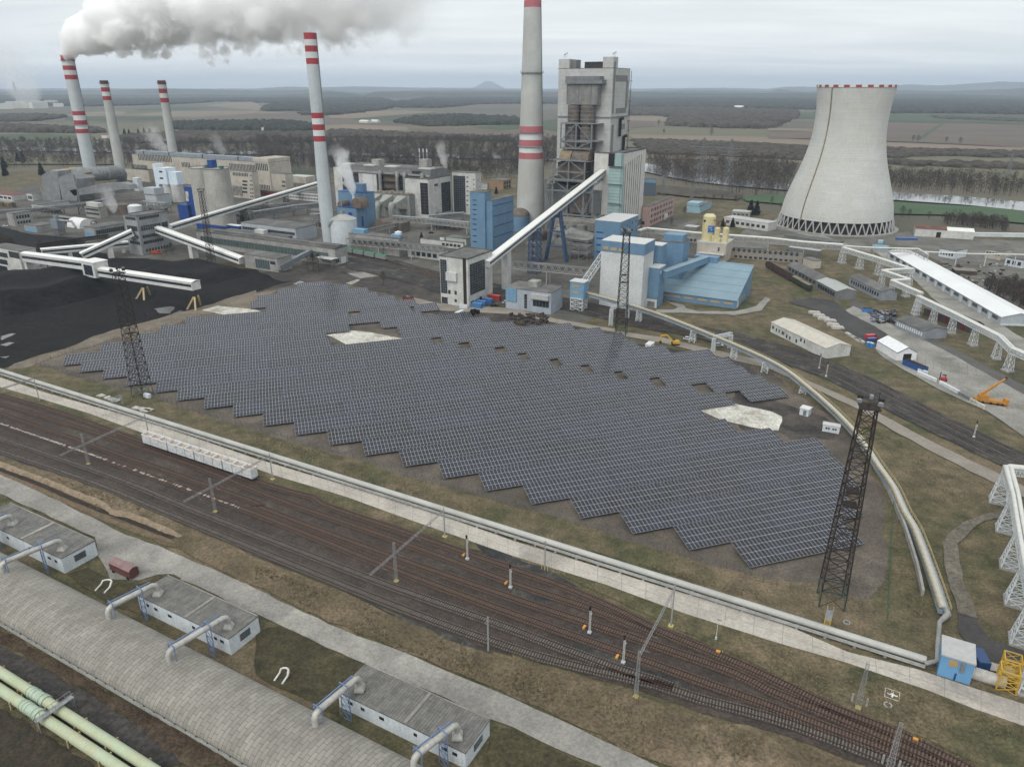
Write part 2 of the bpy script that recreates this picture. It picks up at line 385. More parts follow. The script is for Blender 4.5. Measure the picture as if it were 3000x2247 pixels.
def smooth(pts,step=3.):
 pts=[np.array(p,float) for p in pts]; P4=[2*pts[0]-pts[1]]+pts+[2*pts[-1]-pts[-2]]; o=[]
 for i in range(1,len(P4)-2):
  p0,p1,p2,p3=P4[i-1:i+3]; k=max(2,int(np.linalg.norm(p2-p1)/step))
  for j in range(k):
   t=j/k; o.append(.5*((2*p1)+(-p0+p2)*t+(2*p0-5*p1+4*p2-p3)*t*t+(-p0+3*p1-3*p2+p3)*t**3))
 o.append(pts[-1]); return o
def arcl(pts):
 l=[0.]
 for a,b in zip(pts[:-1],pts[1:]): l.append(l[-1]+float(np.linalg.norm(np.array(b)-np.array(a))))
 return np.array(l)
def along(pts,dist):
 l=arcl(pts); A=np.array(pts); i=min(max(int(np.searchsorted(l,dist))-1,0),len(pts)-2); t=(dist-l[i])/max(l[i+1]-l[i],1e-6)
 d=A[i+1]-A[i]; return A[i]+d*t,d/np.linalg.norm(d)
# base ground
B_=33000
gb=MB(); gb.add([(-B_,-200,-.05),(B_,-200,-.05),(B_,B_,-.05),(-B_,B_,-.05)],[(0,1,2,3)])
far_g=mat('far_plain',(.115,.105,.075),(.08,.078,.058),scale=.004,rough=1,c3=(.15,.125,.095),scale2=.0011,fine=.35)
tag(gb.build('ground',far_g,org=(0,0,0)),kind='structure')
z=0.0
def Z():
 global z; z+=.006; return z
# plant site ground (inside the far plain)
patch('site_ground',GL('o',[(-250,700),(-100,400),(0,372),(250,360),(700,372),(1100,382),(1500,405),(1700,470),(2000,505),(2212,515),(2450,560),(2700,1500),(2500,1900),(1000,1900),(-400,1900)]),Z(),grass,step=25,jit=1)
# big plant apron
patch('plant_yard',GL('o',[(-120,520),(0,430),(60,400),(300,395),(560,400),(760,410),(1000,430),(1200,440),(1480,470),(1520,560),(1440,640),(1250,700),(1000,640),(700,600),(560,560),(300,580),(0,600)]),Z(),mat('plant_yard_ground',(.105,.10,.092),(.07,.066,.06),scale=.04,rough=.95,c3=(.14,.135,.125),scale2=.02,fine=.4),step=12,jit=1.5)
# solar field soil
patch('solar_field_ground',GL('d1',[(310,345),(700,470),(1000,555),(1330,630),(1550,725),(2211,920)])+GL('d2',[(500,1065),(1000,1205),(1500,1370),(2211,1565)])+GL('e3',[(500,150),(1000,290),(1500,440)])+GL('e4',[(150,480),(350,490),(500,560),(640,610),(740,500),(745,0)])+GL('d4',[(1020,1560),(960,1400),(840,1230),(740,950),(560,800),(300,640),(0,400)])+GL('d3',[(1800,330),(1300,200),(900,120),(500,50)])+GL('c6',[(2150,1520),(1700,1430),(1300,1330),(1000,1240),(680,1180),(350,1180),(0,1270)])+GL('d1',[(2050,-60),(1500,60),(1100,80),(700,190)]),Z(),soil,step=8,jit=1.2)
patch('coal_stained_ground',GL('d4',[(-20,640),(150,690),(500,800),(640,900),(560,1000),(200,1000),(120,940),(-100,980),(-300,800),(-300,560)])+GL('d3',[(1700,440),(1400,270),(1100,190),(800,120)])+GL('d4',[(-150,330)]),Z(),soil_dk,step=6,jit=2)
patch('coal_stained_yard',GL('c6',[(-60,1180),(0,1090),(250,1060),(540,1030),(800,1010),(1200,1060),(1600,1180),(1590,1400),(1350,1330),(950,1230),(650,1175),(360,1180),(0,1260)]),Z(),soil_dk,step=8,jit=2)
path_c=mat('old_concrete_path',(.27,.255,.23),(.205,.195,.178),scale=.12,rough=.95,c3=(.35,.335,.30),scale2=.05,fine=.3)
# ---- coal yard
coal=mat('black_coal',(.0095,.0095,.0105),(.017,.0165,.0175),scale=.08,rough=.85,spec=.12,fine=.6,bump=.6,c3=(.016,.0155,.017),scale2=.05)
patch('coal_yard',GL('c5',[(-400,760),(0,690),(300,760),(700,790),(800,900),(1000,960),(1250,965),(1500,990),(1750,1030),(2000,1050),(2211,1060)])+GL('c6',[(150,1140),(300,1170),(200,1190),(0,1260)])+GL('c5',[(1900,1340),(1700,1420),(1150,1560),(800,1657)])+GL('d1',[(560,210),(330,270),(50,375),(-100,380),(-500,300)]),Z(),coal,step=8,jit=1.5)
def mound(name,c0,rx,ry,h,rz,m,label,cat,kind='structure',flat_=.35):
 mb=MB(); nx,ny=44,30; vs=[]
 for j in range(ny+1):
  for i in range(nx+1):
   a=-1+2*i/nx; b=-1+2*j/ny; r=(abs(a)**3+abs(b)**3)**(1/3)
   t=max(0.,min(1.,(1-r)/flat_)); t=t*t*(3-2*t)*.35+t*.65
   t=t*h*(.88+.22*math.sin(a*5+b*3+h)*math.cos(b*4-a))+ (random.uniform(-.12,.12) if 0<t<1 else 0)
   x,y=a*rx,b*ry; vs.append((c0[0]+x*math.cos(rz)-y*math.sin(rz),c0[1]+x*math.sin(rz)+y*math.cos(rz),max(t,0)+.0*h if r<1 else -.6))
 mb.add(vs,[(j*(nx+1)+i,j*(nx+1)+i+1,(j+1)*(nx+1)+i+1,(j+1)*(nx+1)+i) for j in range(ny) for i in range(nx)],sm=True)
 o=mb.build(name,m); return tag(o,label,cat,kind=kind)
mound('coal_heap',G('c5',240,1260),46,44,9.5,ANG,coal,'long black coal heap beneath the white overhead conveyor','coal heap',kind='structure')
mound('coal_heap',G('c5',1650,1090),38,26,4.5,ANG,coal,'low black coal heap behind the thin dark mast','coal heap',kind='structure')
puddle=mat('puddle_water',(.03,.033,.036),(.05,.052,.055),scale=.4,rough=.04,fine=0,spec=1.)
for pts,cc in (([(1330,1400),(1470,1378),(1510,1385),(1470,1440),(1380,1440)],'c5'),([(1480,1450),(1560,1415),(1590,1425),(1500,1455)],'c5'),([(1240,1445),(1330,1430),(1300,1450)],'c5'),([(0,120),(140,80),(60,120),(10,140)],'d1'),([(0,180),(80,155),(130,160),(60,190)],'d1'),([(0,285),(90,275),(50,293)],'d1'),([(0,1640),(90,1615),(140,1615),(40,1657)],'c5'),([(320,1185),(380,1160),(425,1170),(350,1192)],'c6'),([(750,1082),(850,1080),(955,1095),(940,1105),(800,1095)],'c6')):
 patch('puddle',GL(cc,pts),Z()+.02,puddle,step=3,jit=.5)
patch('sandy_strip',GL('c5',[(800,1640),(1150,1540),(1700,1400),(1900,1335),(2211,1240)])+GL('c6',[(0,1265),(200,1240),(0,1330)])+GL('c5',[(2211,1400),(1750,1450),(1500,1540),(1180,1657)])+GL('d1',[(1000,120),(700,215),(420,300),(250,370),(50,400),(120,340),(330,280),(560,215)]),Z(),mat('sandy_soil',(.20,.17,.135),(.145,.122,.10),scale=.08,rough=.95,fine=.5),step=5,jit=1)
patch('coal_stained_ground',GL('c6',[(1590,1370),(1900,1420),(2211,1440)])+GL('c7',[(300,1500),(700,1590),(1100,1640)])+GL('d3',[(900,110),(560,60),(300,60)])+GL('c6',[(2100,1520),(1880,1470),(1560,1470),(1450,1400)]),Z(),soil_dk,step=6,jit=1)
patch('pale_dirt_patch',GL('c6',[(780,1090),(960,1080),(1100,1110),(900,1140)]),Z(),path_c,step=4,jit=.8); patch('pale_dirt_patch',GL('c6',[(1000,1060),(1440,1115),(1440,1125),(1000,1075)]),Z(),path_c,step=4,jit=.5); patch('pale_dirt_patch',GL('c6',[(780,1180),(880,1145),(900,1155),(820,1195)]),Z(),path_c,step=4,jit=.8)
# ---- white concrete pads in the solar field
pad=mat('white_concrete_pad',(.60,.59,.55),(.47,.455,.42),scale=.15,rough=.9,c3=(.33,.31,.275),scale2=.11,fine=.45)
patch('concrete_pad',GL('d2',[(605,95),(820,55),(1000,75),(1300,130),(1250,160),(1000,190),(790,180),(700,130)]),Z(),pad,step=4,jit=.5)
patch('concrete_pad',GL('d3',[(1600,740),(1930,690),(2250,760)])+GL('d4',[(120,800),(90,920),(0,915),(-150,890),(-400,830)]),Z(),pad,step=4,jit=.5)
patch('concrete_pad',GL('c5',[(1745,1415),(1880,1375),(2211,1410)])+GL('c6',[(60,1440),(-100,1470)])+GL('c5',[(1980,1460)]),Z(),pad,step=4,jit=.5)
# ---- roads
road=mat('pale_concrete_road',(.45,.412,.36),(.37,.337,.295),scale=.09,rough=.9,c3=(.29,.27,.24),scale2=.05,fine=.25,streak=0)
up=GL('d1',[(-300,360),(0,462),(380,590),(870,730),(1270,838)])+GL('d2',[(0,1165),(370,1275),(800,1400),(1200,1510)])+GL('e3',[(0,225),(520,385),(1000,535),(1620,710)])+GL('e4',[(500,930),(940,1040),(1300,1160),(1620,1260),(2100,1420)])
lo=GL('d1',[(-300,445),(0,545),(330,640),(760,770),(1290,962)])+GL('d2',[(0,1250),(150,1305),(800,1500),(1180,1640)])+GL('e3',[(0,322),(600,508),(1100,690),(1620,855)])+GL('e4',[(500,1000),(1000,1170),(1300,1290),(1620,1400),(2100,1570)])
band('grass_verge',GL('d1',[(-300,340),(300,500),(1250,800)])+GL('e3',[(0,200),(1000,505)])+GL('e4',[(0,720),(1000,1010),(2100,1390)]),GL('d1',[(-300,520),(0,600),(700,800),(1250,1000)])+GL('e2',[(430,-20),(1000,150),(1500,330)])+GL('e3',[(300,440),(650,600),(1300,900),(1620,1050)])+GL('e4',[(400,1240),(800,1400),(1250,1600),(2000,1900)]),Z(),grass,step=5,jit=.6)
bal_up=GL('d1',[(-300,520),(0,592),(600,770),(1250,990)])+GL('e2',[(300,-60),(450,0),(900,130),(1300,270)])+GL('e3',[(0,325),(300,480),(600,610),(950,770),(1300,910),(1620,1050)])+GL('e4',[(400,1250),(800,1415),(1200,1600),(1700,1850)])
bal_lo=GL('d1',[(-300,1040),(0,1125),(300,1205),(700,1335),(1200,1495)])+GL('e2',[(0,330),(400,480),(800,650),(1200,830),(1620,960)])+GL('e3',[(0,925),(500,1100),(800,1170),(1200,1320),(1620,1425)])+GL('e4',[(300,1530),(700,1680),(1100,1850)])
band('rail_yard_ballast',bal_up,bal_lo,Z(),ballast,step=4,jit=.35)
for cc,pts in (('e3',[(270,900),(450,870),(700,960),(850,1040),(1000,1080),(1180,1180),(1100,1200),(900,1100),(760,1050),(560,1010)]),('e3',[(370,765),(560,820),(640,870),(500,870)]),('e3',[(0,510),(180,545),(300,620),(200,625),(0,570)]),('e3',[(0,330),(180,390),(330,470),(420,520),(330,510),(120,440),(0,385)]),('e2',[(1210,280),(1400,330),(1560,380),(1480,400),(1250,320)]),('e2',[(1380,240),(1620,310),(1620,360),(1480,330)]),('d1',[(0,1120),(500,1310),(1000,1480),(980,1500),(500,1335),(0,1150)]),('e2',[(500,520),(900,700),(1500,930),(1450,945),(900,740),(480,540)])):
 patch('wet_gravel',GL(cc,pts),Z(),ballast_dk,step=3,jit=.4)
band('concrete_road',up,lo,Z(),road,step=6,jit=.06)
jm=mat('road_joint',(.24,.225,.20),(.18,.17,.155),scale=.3,rough=.95,fine=.2)
ud,ld=dens(up,6,0,False),dens(lo,6,0,False); lu,ll=arcl(ud),arcl(ld); jb=MB()
for k in range(1,62):
 t=k/62; a,_=along(ud,lu[-1]*t); b,_=along(ld,ll[-1]*t); jb.bar(a+UP*(z+.004),b+UP*(z+.004),.09,.012)
for i in range(len(ud)-2):
 pass
mid=[(along(ud,lu[-1]*k/80)[0]*.45+along(ld,ll[-1]*k/80)[0]*.55) for k in range(81)]
for a,b in zip(mid[:-1],mid[1:]): jb.bar(a+UP*(z+.006),b+UP*(z+.006),.07,.012)
tag(jb.build('road_joints',jm),kind='structure')
pup=GL('e1',[(-150,-290),(130,-140),(420,0),(640,110),(800,190),(1000,260),(1250,370),(1400,430),(1620,530)])+GL('e2',[(300,680),(640,830),(1000,960),(1300,1090),(1620,1220)])+GL('e3',[(300,1360),(700,1550),(930,1657),(1200,1790)])
plo=GL('e1',[(-150,-150),(0,-70),(150,0),(400,110),(600,205),(620,320),(700,470),(880,480),(1000,440),(1080,440),(1300,540),(1620,690)])+GL('e2',[(160,762),(640,990),(700,1015),(1070,1165),(1480,1355),(1620,1405)])+GL('e3',[(150,1482),(560,1657),(900,1830)])
band('concrete_path',pup,plo,Z(),path_c,step=4,jit=.25)
patch('dry_grass_bank',GL('d1',[(0,1140),(600,1330),(1250,1560)])+GL('e2',[(0,350),(400,500),(800,670),(1200,850),(1600,975)])+GL('e3',[(500,1115),(1200,1335),(1620,1440)])+GL('e4',[(300,1550),(700,1720),(600,1900)])+GL('e3',[(1300,1760),(850,1600),(300,1340)])+GL('e2',[(1300,1070),(640,810),(0,520)])+GL('e1',[(1250,340),(640,80),(350,-60)])+GL('d1',[(500,1490),(0,1300)]),Z(),grass_d,step=4,jit=.8)
patch('dark_lawn',GL('e1',[(560,395),(700,480),(900,500),(1000,450),(1100,440),(1150,470),(1050,480),(880,560),(900,700),(700,640),(420,440)]),Z(),mat('dark_winter_lawn',(.062,.054,.029),(.043,.040,.022),scale=.12,rough=.95,c3=(.090,.074,.042),scale2=.07,fine=.5,bump=.4),step=3,jit=.4)
patch('dark_lawn',GL('e2',[(0,820),(60,780),(160,768),(400,880),(690,1005),(520,1190),(520,1330),(100,1130),(0,1080)]),Z(),MATS['dark_winter_lawn'],step=3,jit=.4)
patch('dark_lawn',GL('e2',[(1480,1490),(1560,1410),(1620,1410)])+GL('e3',[(150,1500),(500,1657),(200,1900),(-200,1800)]),Z(),MATS['dark_winter_lawn'],step=3,jit=.4)
patch('coal_dust_track',GL('e1',[(-100,820),(0,890),(200,1000),(500,1160),(900,1400),(1250,1657),(800,1657),(500,1440),(250,1250),(0,1110),(-100,1050)]),Z(),mat('dark_cinder_track',(.042,.039,.038),(.06,.055,.052),scale=.15,rough=.95,fine=.5,c3=(.035,.033,.033),scale2=.1),step=3,jit=.5)
patch('scrub_strip',GL('e1',[(-100,700),(0,790),(390,1010),(800,1250),(1200,1470),(1500,1657),(1180,1657),(880,1400),(500,1150),(200,985),(0,875),(-100,800)]),Z(),mat('bramble_ground',(.05,.036,.026),(.085,.06,.042),scale=.3,rough=.95,fine=.6,c3=(.11,.085,.055),scale2=.1),step=2,jit=.6)
patch('scrub_ground',GL('e1',[(-100,1240),(0,1290),(330,1480),(600,1657),(300,1760),(-150,1760)]),Z(),mat('dark_heath',(.045,.037,.026),(.032,.03,.02),scale=.25,rough=.95,fine=.6,c3=(.07,.05,.035),scale2=.1),step=2,jit=.4)
# bramble twigs along the hall
bt=MB()
tri=[]
sc_u=GL('e1',[(0,790),(390,1010),(800,1250),(1200,1470),(1480,1640)]); sc_l=GL('e1',[(0,870),(300,1030),(700,1280),(1000,1480),(1200,1640)])
for _ in range(3800):
 t=random.random(); a,_d=along(sc_u,arcl(sc_u)[-1]*t); b,_d=along(sc_l,arcl(sc_l)[-1]*t); p=a+(b-a)*random.random()
 if math.sin(p[0]*.6)+math.sin(p[1]*.9)+random.uniform(-1,1)<-.5: continue
 az=random.uniform(0,6.28); l=random.uniform(.4,1.3); d_=V3(math.cos(az),math.sin(az),random.uniform(.4,1.6)); q=p+d_*l*.7; ww=V3(-math.sin(az),math.cos(az),0)*.04
 bt.add([p-ww,p+ww,q],[(0,1,2)])
tag(bt.build('bramble_scrub',mat('bramble_twigs',(.075,.045,.03),(.12,.085,.055),scale=.4,rough=.9)),'brown leafless bramble scrub along the curved hall','scrub',kind='stuff')
# dry tufts on the banks and verges
bt=MB()
for (u_,l_,n_) in ((GL('e2',[(0,380),(800,690),(1600,990)]),GL('e2',[(0,500),(640,800),(1600,1200)]),2600),(GL('e3',[(0,940),(800,1190),(1620,1450)]),GL('e3',[(0,1200),(900,1620),(1400,1800)]),2600),(GL('d1',[(500,1330),(1250,1560)]),GL('d1',[(700,1560),(1100,1700)]),700),(GL('d2',[(0,940),(1000,1250),(2211,1600)]),GL('d2',[(0,1050),(1000,1390),(1900,1640)]),1500),(GL('e3',[(200,230),(1000,420),(1600,560)]),GL('e3',[(100,180),(1000,440),(1620,630)]),900),(GL('e4',[(0,890),(900,1170),(1600,1430)]),GL('e4',[(0,1080),(700,1390),(1300,1650)]),1500),(GL('e4',[(760,100),(900,700)]),GL('e4',[(850,60),(1000,700)]),500),(GL('d4',[(900,900),(1500,1200)]),GL('d4',[(1250,1600),(1900,1500)]),1200)):
 for _ in range(n_):
  t=random.random(); a,_d=along(u_,arcl(u_)[-1]*t); b,_d=along(l_,arcl(l_)[-1]*t); p=a+(b-a)*random.random(); p[2]=z
  if math.sin(p[0]*.35)+math.sin(p[1]*.5+p[0]*.2)+random.uniform(-1.2,1.2)<.1: continue
  az=random.uniform(0,6.28); w_=V3(math.cos(az),math.sin(az),0)*random.uniform(.12,.3); bt.add([p-w_,p+w_,p+V3(random.uniform(-.3,.3),random.uniform(-.3,.3),random.uniform(.2,.5))],[(0,1,2)])
tag(bt.build('grass_tufts',mat('dry_tufts',(.23,.185,.12),(.11,.10,.06),scale=.15,rough=1)),'dry grass tufts on the banks and verges','grass',kind='stuff')
# spoil trench
def spoil(c_pts,wid,hh,m,name,label):
 pts=smooth(c_pts,1.2); mb=MB(); k=7; vs=[]
 for i,p in enumerate(pts):
  d=pts[min(i+1,len(pts)-1)]-pts[max(i-1,0)]; d/=np.linalg.norm(d); x=V3(-d[1],d[0],0); e_=min(1,i/3,(len(pts)-1-i)/3)
  wob=random.uniform(.75,1.25); hw=random.uniform(.65,1.15)
  for j in range(k):
   t=-1+2*j/(k-1); vs.append(p+x*t*wid/2*wob+UP*(max(0,(1-t*t))*hh*hw*e_+random.uniform(-.08,.12)-.02))
 mb.add(vs,[(i*k+j,i*k+j+1,(i+1)*k+j+1,(i+1)*k+j) for i in range(len(pts)-1) for j in range(k-1)])
 return tag(mb.build(name,m),label,'spoil heap',kind='structure')
sp1=mat('sandy_spoil',(.34,.275,.20),(.25,.195,.14),scale=.8,rough=1,fine=.5,bump=.6); sp2=mat('brown_spoil',(.20,.15,.105),(.14,.105,.075),scale=.8,rough=1,fine=.5,bump=.6)
spoil(GL('d1',[(-60,1195),(0,1215),(250,1310),(500,1405),(700,1490),(900,1570)])+GL('e1',[(720,50),(860,85),(1000,140),(1100,185),(1160,205)]),2.2,1.5,sp1,'spoil_mound','')
spoil(GL('d1',[(-60,1270),(0,1290),(300,1410),(600,1545),(800,1630)])+GL('e1',[(700,100),(860,155),(1000,205),(1110,240)]),1.6,.8,sp2,'spoil_mound','')
tr=smooth(GL('d1',[(-60,1240),(0,1262),(300,1370),(600,1500),(900,1625)])+GL('e1',[(760,80),(900,135),(1100,212)]),3)
band('trench',[p+V3(.48,.87,0)*.75 for p in tr],[p-V3(.48,.87,0)*.75 for p in tr],Z()+.01,mat('trench_mud',(.022,.017,.013),(.04,.03,.022),scale=.5,rough=.9),kind='structure')
# railway tracks
rail_m=mat('rusty_rail',(.085,.042,.030),(.06,.035,.027),scale=.4,rough=.6,metal=.3)
slp_m=mat('concrete_sleeper',(.15,.11,.088),(.10,.076,.063),scale=1.3,rough=.95,fine=.3)
slp_g=mat('pale_sleeper',(.19,.175,.158),(.11,.10,.09),scale=1.3,rough=.95,fine=.3)
bed_m=mat('rusty_track_bed',(.086,.057,.045),(.064,.046,.038),scale=.3,rough=.95,fine=.5,bump=.4)
bed_g=mat('grey_track_bed',(.075,.064,.056),(.05,.044,.04),scale=.5,rough=.95,fine=.5,bump=.4)
def track(label,pts,group,slp=slp_m,bed=bed_m,step=.62,zb=None,bw=3.0):
 zb=z+.03 if zb is None else zb
 pts=smooth(pts,3.5); L_=arcl(pts)[-1]; r=thing('railway_track',label,'railway track',pts[len(pts)//2],group)
 A=[];
 for i,p in enumerate(pts):
  d=pts[min(i+1,len(pts)-1)]-pts[max(i-1,0)]; d/=np.linalg.norm(d); A.append((p,V3(-d[1],d[0],0)))
 for sg in (-1,1):
  m=MB(); q=[p+x*sg*.75+UP*(zb+.24) for p,x in A]
  for a,b in zip(q[:-1],q[1:]): m.bar(a,b,.13,.17)
  m.build('rail',rail_m,r)
 m=MB(); k=int(L_/step)
 for i in range(k):
  p,d=along(pts,(i+.5)*step); x=V3(-d[1],d[0],0); m.bar(p-x*1.27+UP*(zb+.07),p+x*1.27+UP*(zb+.07),.26,.16)
 s_=m.build('sleepers',slp,r); s_['kind']='stuff'
 m=MB(); up_=[p+x*bw/2+UP*zb for p,x in A]; lo_=[p-x*bw/2+UP*zb for p,x in A]; n=len(A)
 m.add(up_+lo_,[(n+i,n+i+1,i+1,i) for i in range(n-1)]); m.build('track_bed',bed,r)
 return r
G1='tracks of the rail yard beside the concrete road'
track('rusty railway track nearest the concrete road, with the white wagons',GL('d1',[(-250,535),(0,617),(500,765),(1270,1040)])+GL('d2',[(120,1400),(500,1505)])+GL('e2',[(430,3),(1000,197),(1600,402)])+GL('e3',[(300,512),(650,662),(930,800),(1300,952),(1620,1092)])+GL('e4',[(400,1285),(800,1445),(1200,1640),(1500,1800)]),G1)
track('second rusty railway track from the concrete road, merging at the switch',GL('d1',[(-250,610),(0,694),(700,906),(1600,1206)])+GL('d2',[(0,1445)])+GL('e2',[(230,2),(800,197),(1600,488)])+GL('e3',[(500,662),(750,762),(900,815)]),G1)
track('third rusty railway track from the concrete road',GL('d1',[(-250,690),(0,775),(800,1052),(2211,1547)])+GL('e2',[(0,8),(700,272),(1600,586)])+GL('e3',[(800,857),(1400,1065)])+GL('e4',[(0,1175),(420,1345),(800,1510),(1150,1665),(1400,1790)]),G1)
track('fourth railway track with broken white sleepers among rusty ones',GL('d1',[(-250,770),(0,863),(750,1120),(1300,1318),(2211,1645)])+GL('e2',[(800,382),(1600,685)])+GL('e3',[(800,977),(1200,1122),(1600,1265)])+GL('e4',[(400,1425),(700,1535),(950,1645),(1250,1790)]),G1)
track('fifth railway track from the concrete road, splitting at the pale switch',GL('d1',[(-250,905),(0,988),(1000,1333),(1750,1640)])+GL('e2',[(700,462),(1000,572),(1600,785)])+GL('e3',[(300,905),(700,1050),(900,1115),(1020,1160)]),G1,slp_g,bed_g)
track('railway track along the dry grass bank, outermost of the yard',GL('d1',[(-250,1010),(0,1097),(800,1372),(1500,1660)])+GL('e2',[(800,612),(1600,903)])+GL('e3',[(400,1022),(900,1138),(1200,1235),(1620,1345)])+GL('e4',[(400,1485),(800,1645),(1100,1790)]),G1,slp_g,bed_g)
# white paint / lime spilt on sleepers of the fourth track
wb=MB(); t4=smooth(GL('d1',[(0,863),(750,1120),(1300,1318),(2100,1605)]),3.5)
for k in range(240):
 d0=k*.62
 if d0>arcl(t4)[-1]-1: break
 if random.random()<(.75 if d0<60 else .35):
  p,d=along(t4,d0); x=V3(-d[1],d[0],0); a=random.uniform(-.65,-.2); b=random.uniform(.1,.65)
  wb.bar(p+x*a+UP*(z+.18),p+x*b+UP*(z+.18),random.uniform(.18,.34),.05)
tag(wb.build('lime_spill',mat('lime',(.62,.61,.58),(.4,.39,.37),scale=1,rough=.9)),'white lime spilt along the fourth rusty railway track','spill',kind='stuff')
# solar field
def solar_mat():
 m,t,b=_bs('solar_cells'); L=t.links.new
 b.inputs['Roughness'].default_value=.16; b.inputs['Specular IOR Level'].default_value=.36
 uv=t.nodes.new('ShaderNodeUVMap'); uv.uv_map='UVMap'; s=t.nodes.new('ShaderNodeSeparateXYZ'); L(uv.outputs[0],s.inputs[0])
 def mth(op,a,b_=None):
  n=t.nodes.new('ShaderNodeMath'); n.operation=op
  for i,q in enumerate((a,b_)):
   if q is None: continue
   if isinstance(q,(int,float)): n.inputs[i].default_value=q
   else: L(q,n.inputs[i])
  return n.outputs[0]
 u,v=s.outputs[0],s.outputs[1]
 def edge(x,w): f=mth('FRACT',x); return mth('LESS_THAN',mth('MINIMUM',f,mth('SUBTRACT',1.,f)),w)
 fr=mth('MAXIMUM',edge(u,.032),edge(v,.019)); half=edge(mth('ADD',v,.5),.012)
 c=t.nodes.new('ShaderNodeCombineXYZ'); L(mth('FLOOR',u),c.inputs[0]); L(mth('FLOOR',v),c.inputs[1]); oi=t.nodes.new('ShaderNodeObjectInfo'); L(oi.outputs['Random'],c.inputs[2])
 wn=t.nodes.new('ShaderNodeTexWhiteNoise'); L(c.outputs[0],wn.inputs[0])
 # neighbouring modules come from one batch: coarse noise plus per-module grain
 c2=t.nodes.new('ShaderNodeVectorMath'); c2.operation='SCALE'; c2.inputs[3].default_value=.17; g=t.nodes.new('ShaderNodeNewGeometry'); L(g.outputs['Position'],c2.inputs[0])
 nn=t.nodes.new('ShaderNodeTexNoise'); nn.inputs['Scale'].default_value=.6; nn.inputs['Detail'].default_value=3; L(c2.outputs[0],nn.inputs[0])
 mixf=mth('ADD',mth('ADD',mth('MULTIPLY',wn.outputs[0],.5),mth('MULTIPLY',nn.outputs[0],.6)),mth('MULTIPLY',mth('SUBTRACT',oi.outputs['Random'],.5),.4))
 r=t.nodes.new('ShaderNodeValToRGB'); e=r.color_ramp.elements; e[0].position=.2; e[0].color=(.012,.011,.013,1); e[1].position=.85; e[1].color=(.021,.0225,.036,1)
 k=e.new(.5); k.color=(.016,.0165,.025,1); L(mixf,r.inputs[0])
 x1=t.nodes.new('ShaderNodeMix'); x1.data_type='RGBA'; L(half,x1.inputs[0]); L(r.outputs[0],x1.inputs[6]); x1.inputs[7].default_value=(.10,.105,.12,1)
 x=t.nodes.new('ShaderNodeMix'); x.data_type='RGBA'; L(fr,x.inputs[0]); L(x1.outputs[2],x.inputs[6]); x.inputs[7].default_value=(.40,.415,.43,1)
 L(x.outputs[2],b.inputs['Base Color'])
 ro=t.nodes.new('ShaderNodeMapRange'); L(fr,ro.inputs[0]); ro.inputs[3].default_value=.16; ro.inputs[4].default_value=.5; L(ro.outputs[0],b.inputs['Roughness'])
 return m
cells=solar_mat()
SD=V3(math.cos(R(17.5)),math.sin(R(17.5)),0); SN=V3(-math.sin(R(17.5)),math.cos(R(17.5)),0)
MOD,SLP,TILT=1.165,9.12,R(11)
_solar={}
def solar_proto(n):
 if n in _solar: return _solar[n]
 w=n*MOD; r=thing('solar_table','x','solar table',(0,0,0)); ct,st=math.cos(TILT),math.sin(TILT)
 m=MB(); z0=.78; a=V3(0,0,z0); u=V3(w,0,0); v=V3(0,SLP*ct,SLP*st); nn=V3(0,-st,ct)*.05
 p=[a,a+u,a+u+v,a+v]; p=[q+nn for q in p]+p
 m.add(p,[(0,1,2,3)],0,[[(0,0),(n,0),(n,4),(0,4)]]); m.add(p,[(7,6,5,4),(4,5,1,0),(5,6,2,1),(6,7,3,2),(7,4,0,3)],1)
 m.build('panel',[cells,grating],r)
 m=MB(); k=max(2,int(w/4.4)+1)
 for i in range(k):
  x=w*(i+.5)/k
  for fy in (.18,.78):
   q=a+V3(x,0,0)+v*fy; m.bar(V3(q[0],q[1],0),q-UP*.15,.12)
  m.bar(a+V3(x,0,-.14)+v*.04,a+V3(x,0,-.14)+v*.96,.1)
 for fy in (.12,.38,.62,.88): m.bar(a+V3(0,0,-.05)+v*fy,a+u+V3(0,0,-.05)+v*fy,.08)
 m.build('support_frame',grating,r); _solar[n]=r; return r
ROWS={0:[(103.4,138.3)],1:[(92.7,148.1)],2:[(82,158.6)],3:[(71.5,162.4)],4:[(60.9,165.6)],5:[(50.2,155.6)],6:[(39.8,144.8)],7:[(29.3,140.9)],8:[(18.6,158.4),(165,183)],
9:[(8.1,149.9),(157,182.4)],10:[(-2.6,137.2),(142,181.2)],11:[(-13.2,126.4),(130.5,182.4)],12:[(-23.8,116.2),(120.2,179.3)],13:[(-34.4,106.1),(110.3,163.1)],14:[(-45,95.3),(99.4,152.7)],15:[(-54,87.6),(92.6,152.5)],16:[(-66.3,73.3),(78.5,145.6)],17:[(-77,62.7),(67.8,134.6)],
18:[(-87.7,17.3),(50.4,107.9)],19:[(-96.3,16.1),(50.4,97.8)],20:[(-83.8,27.8),(43.5,90.9)],21:[(-71,66.8)],22:[(-61.3,30),(36.1,63.4),(65,77.8)],23:[(-50.8,68)],24:[(-11.6,57.8)],25:[(-19.7,49.9)],26:[(-16.2,45.9)],27:[(-4.7,36.6)],28:[(6.8,27)]}
used=set(); first_use=set()
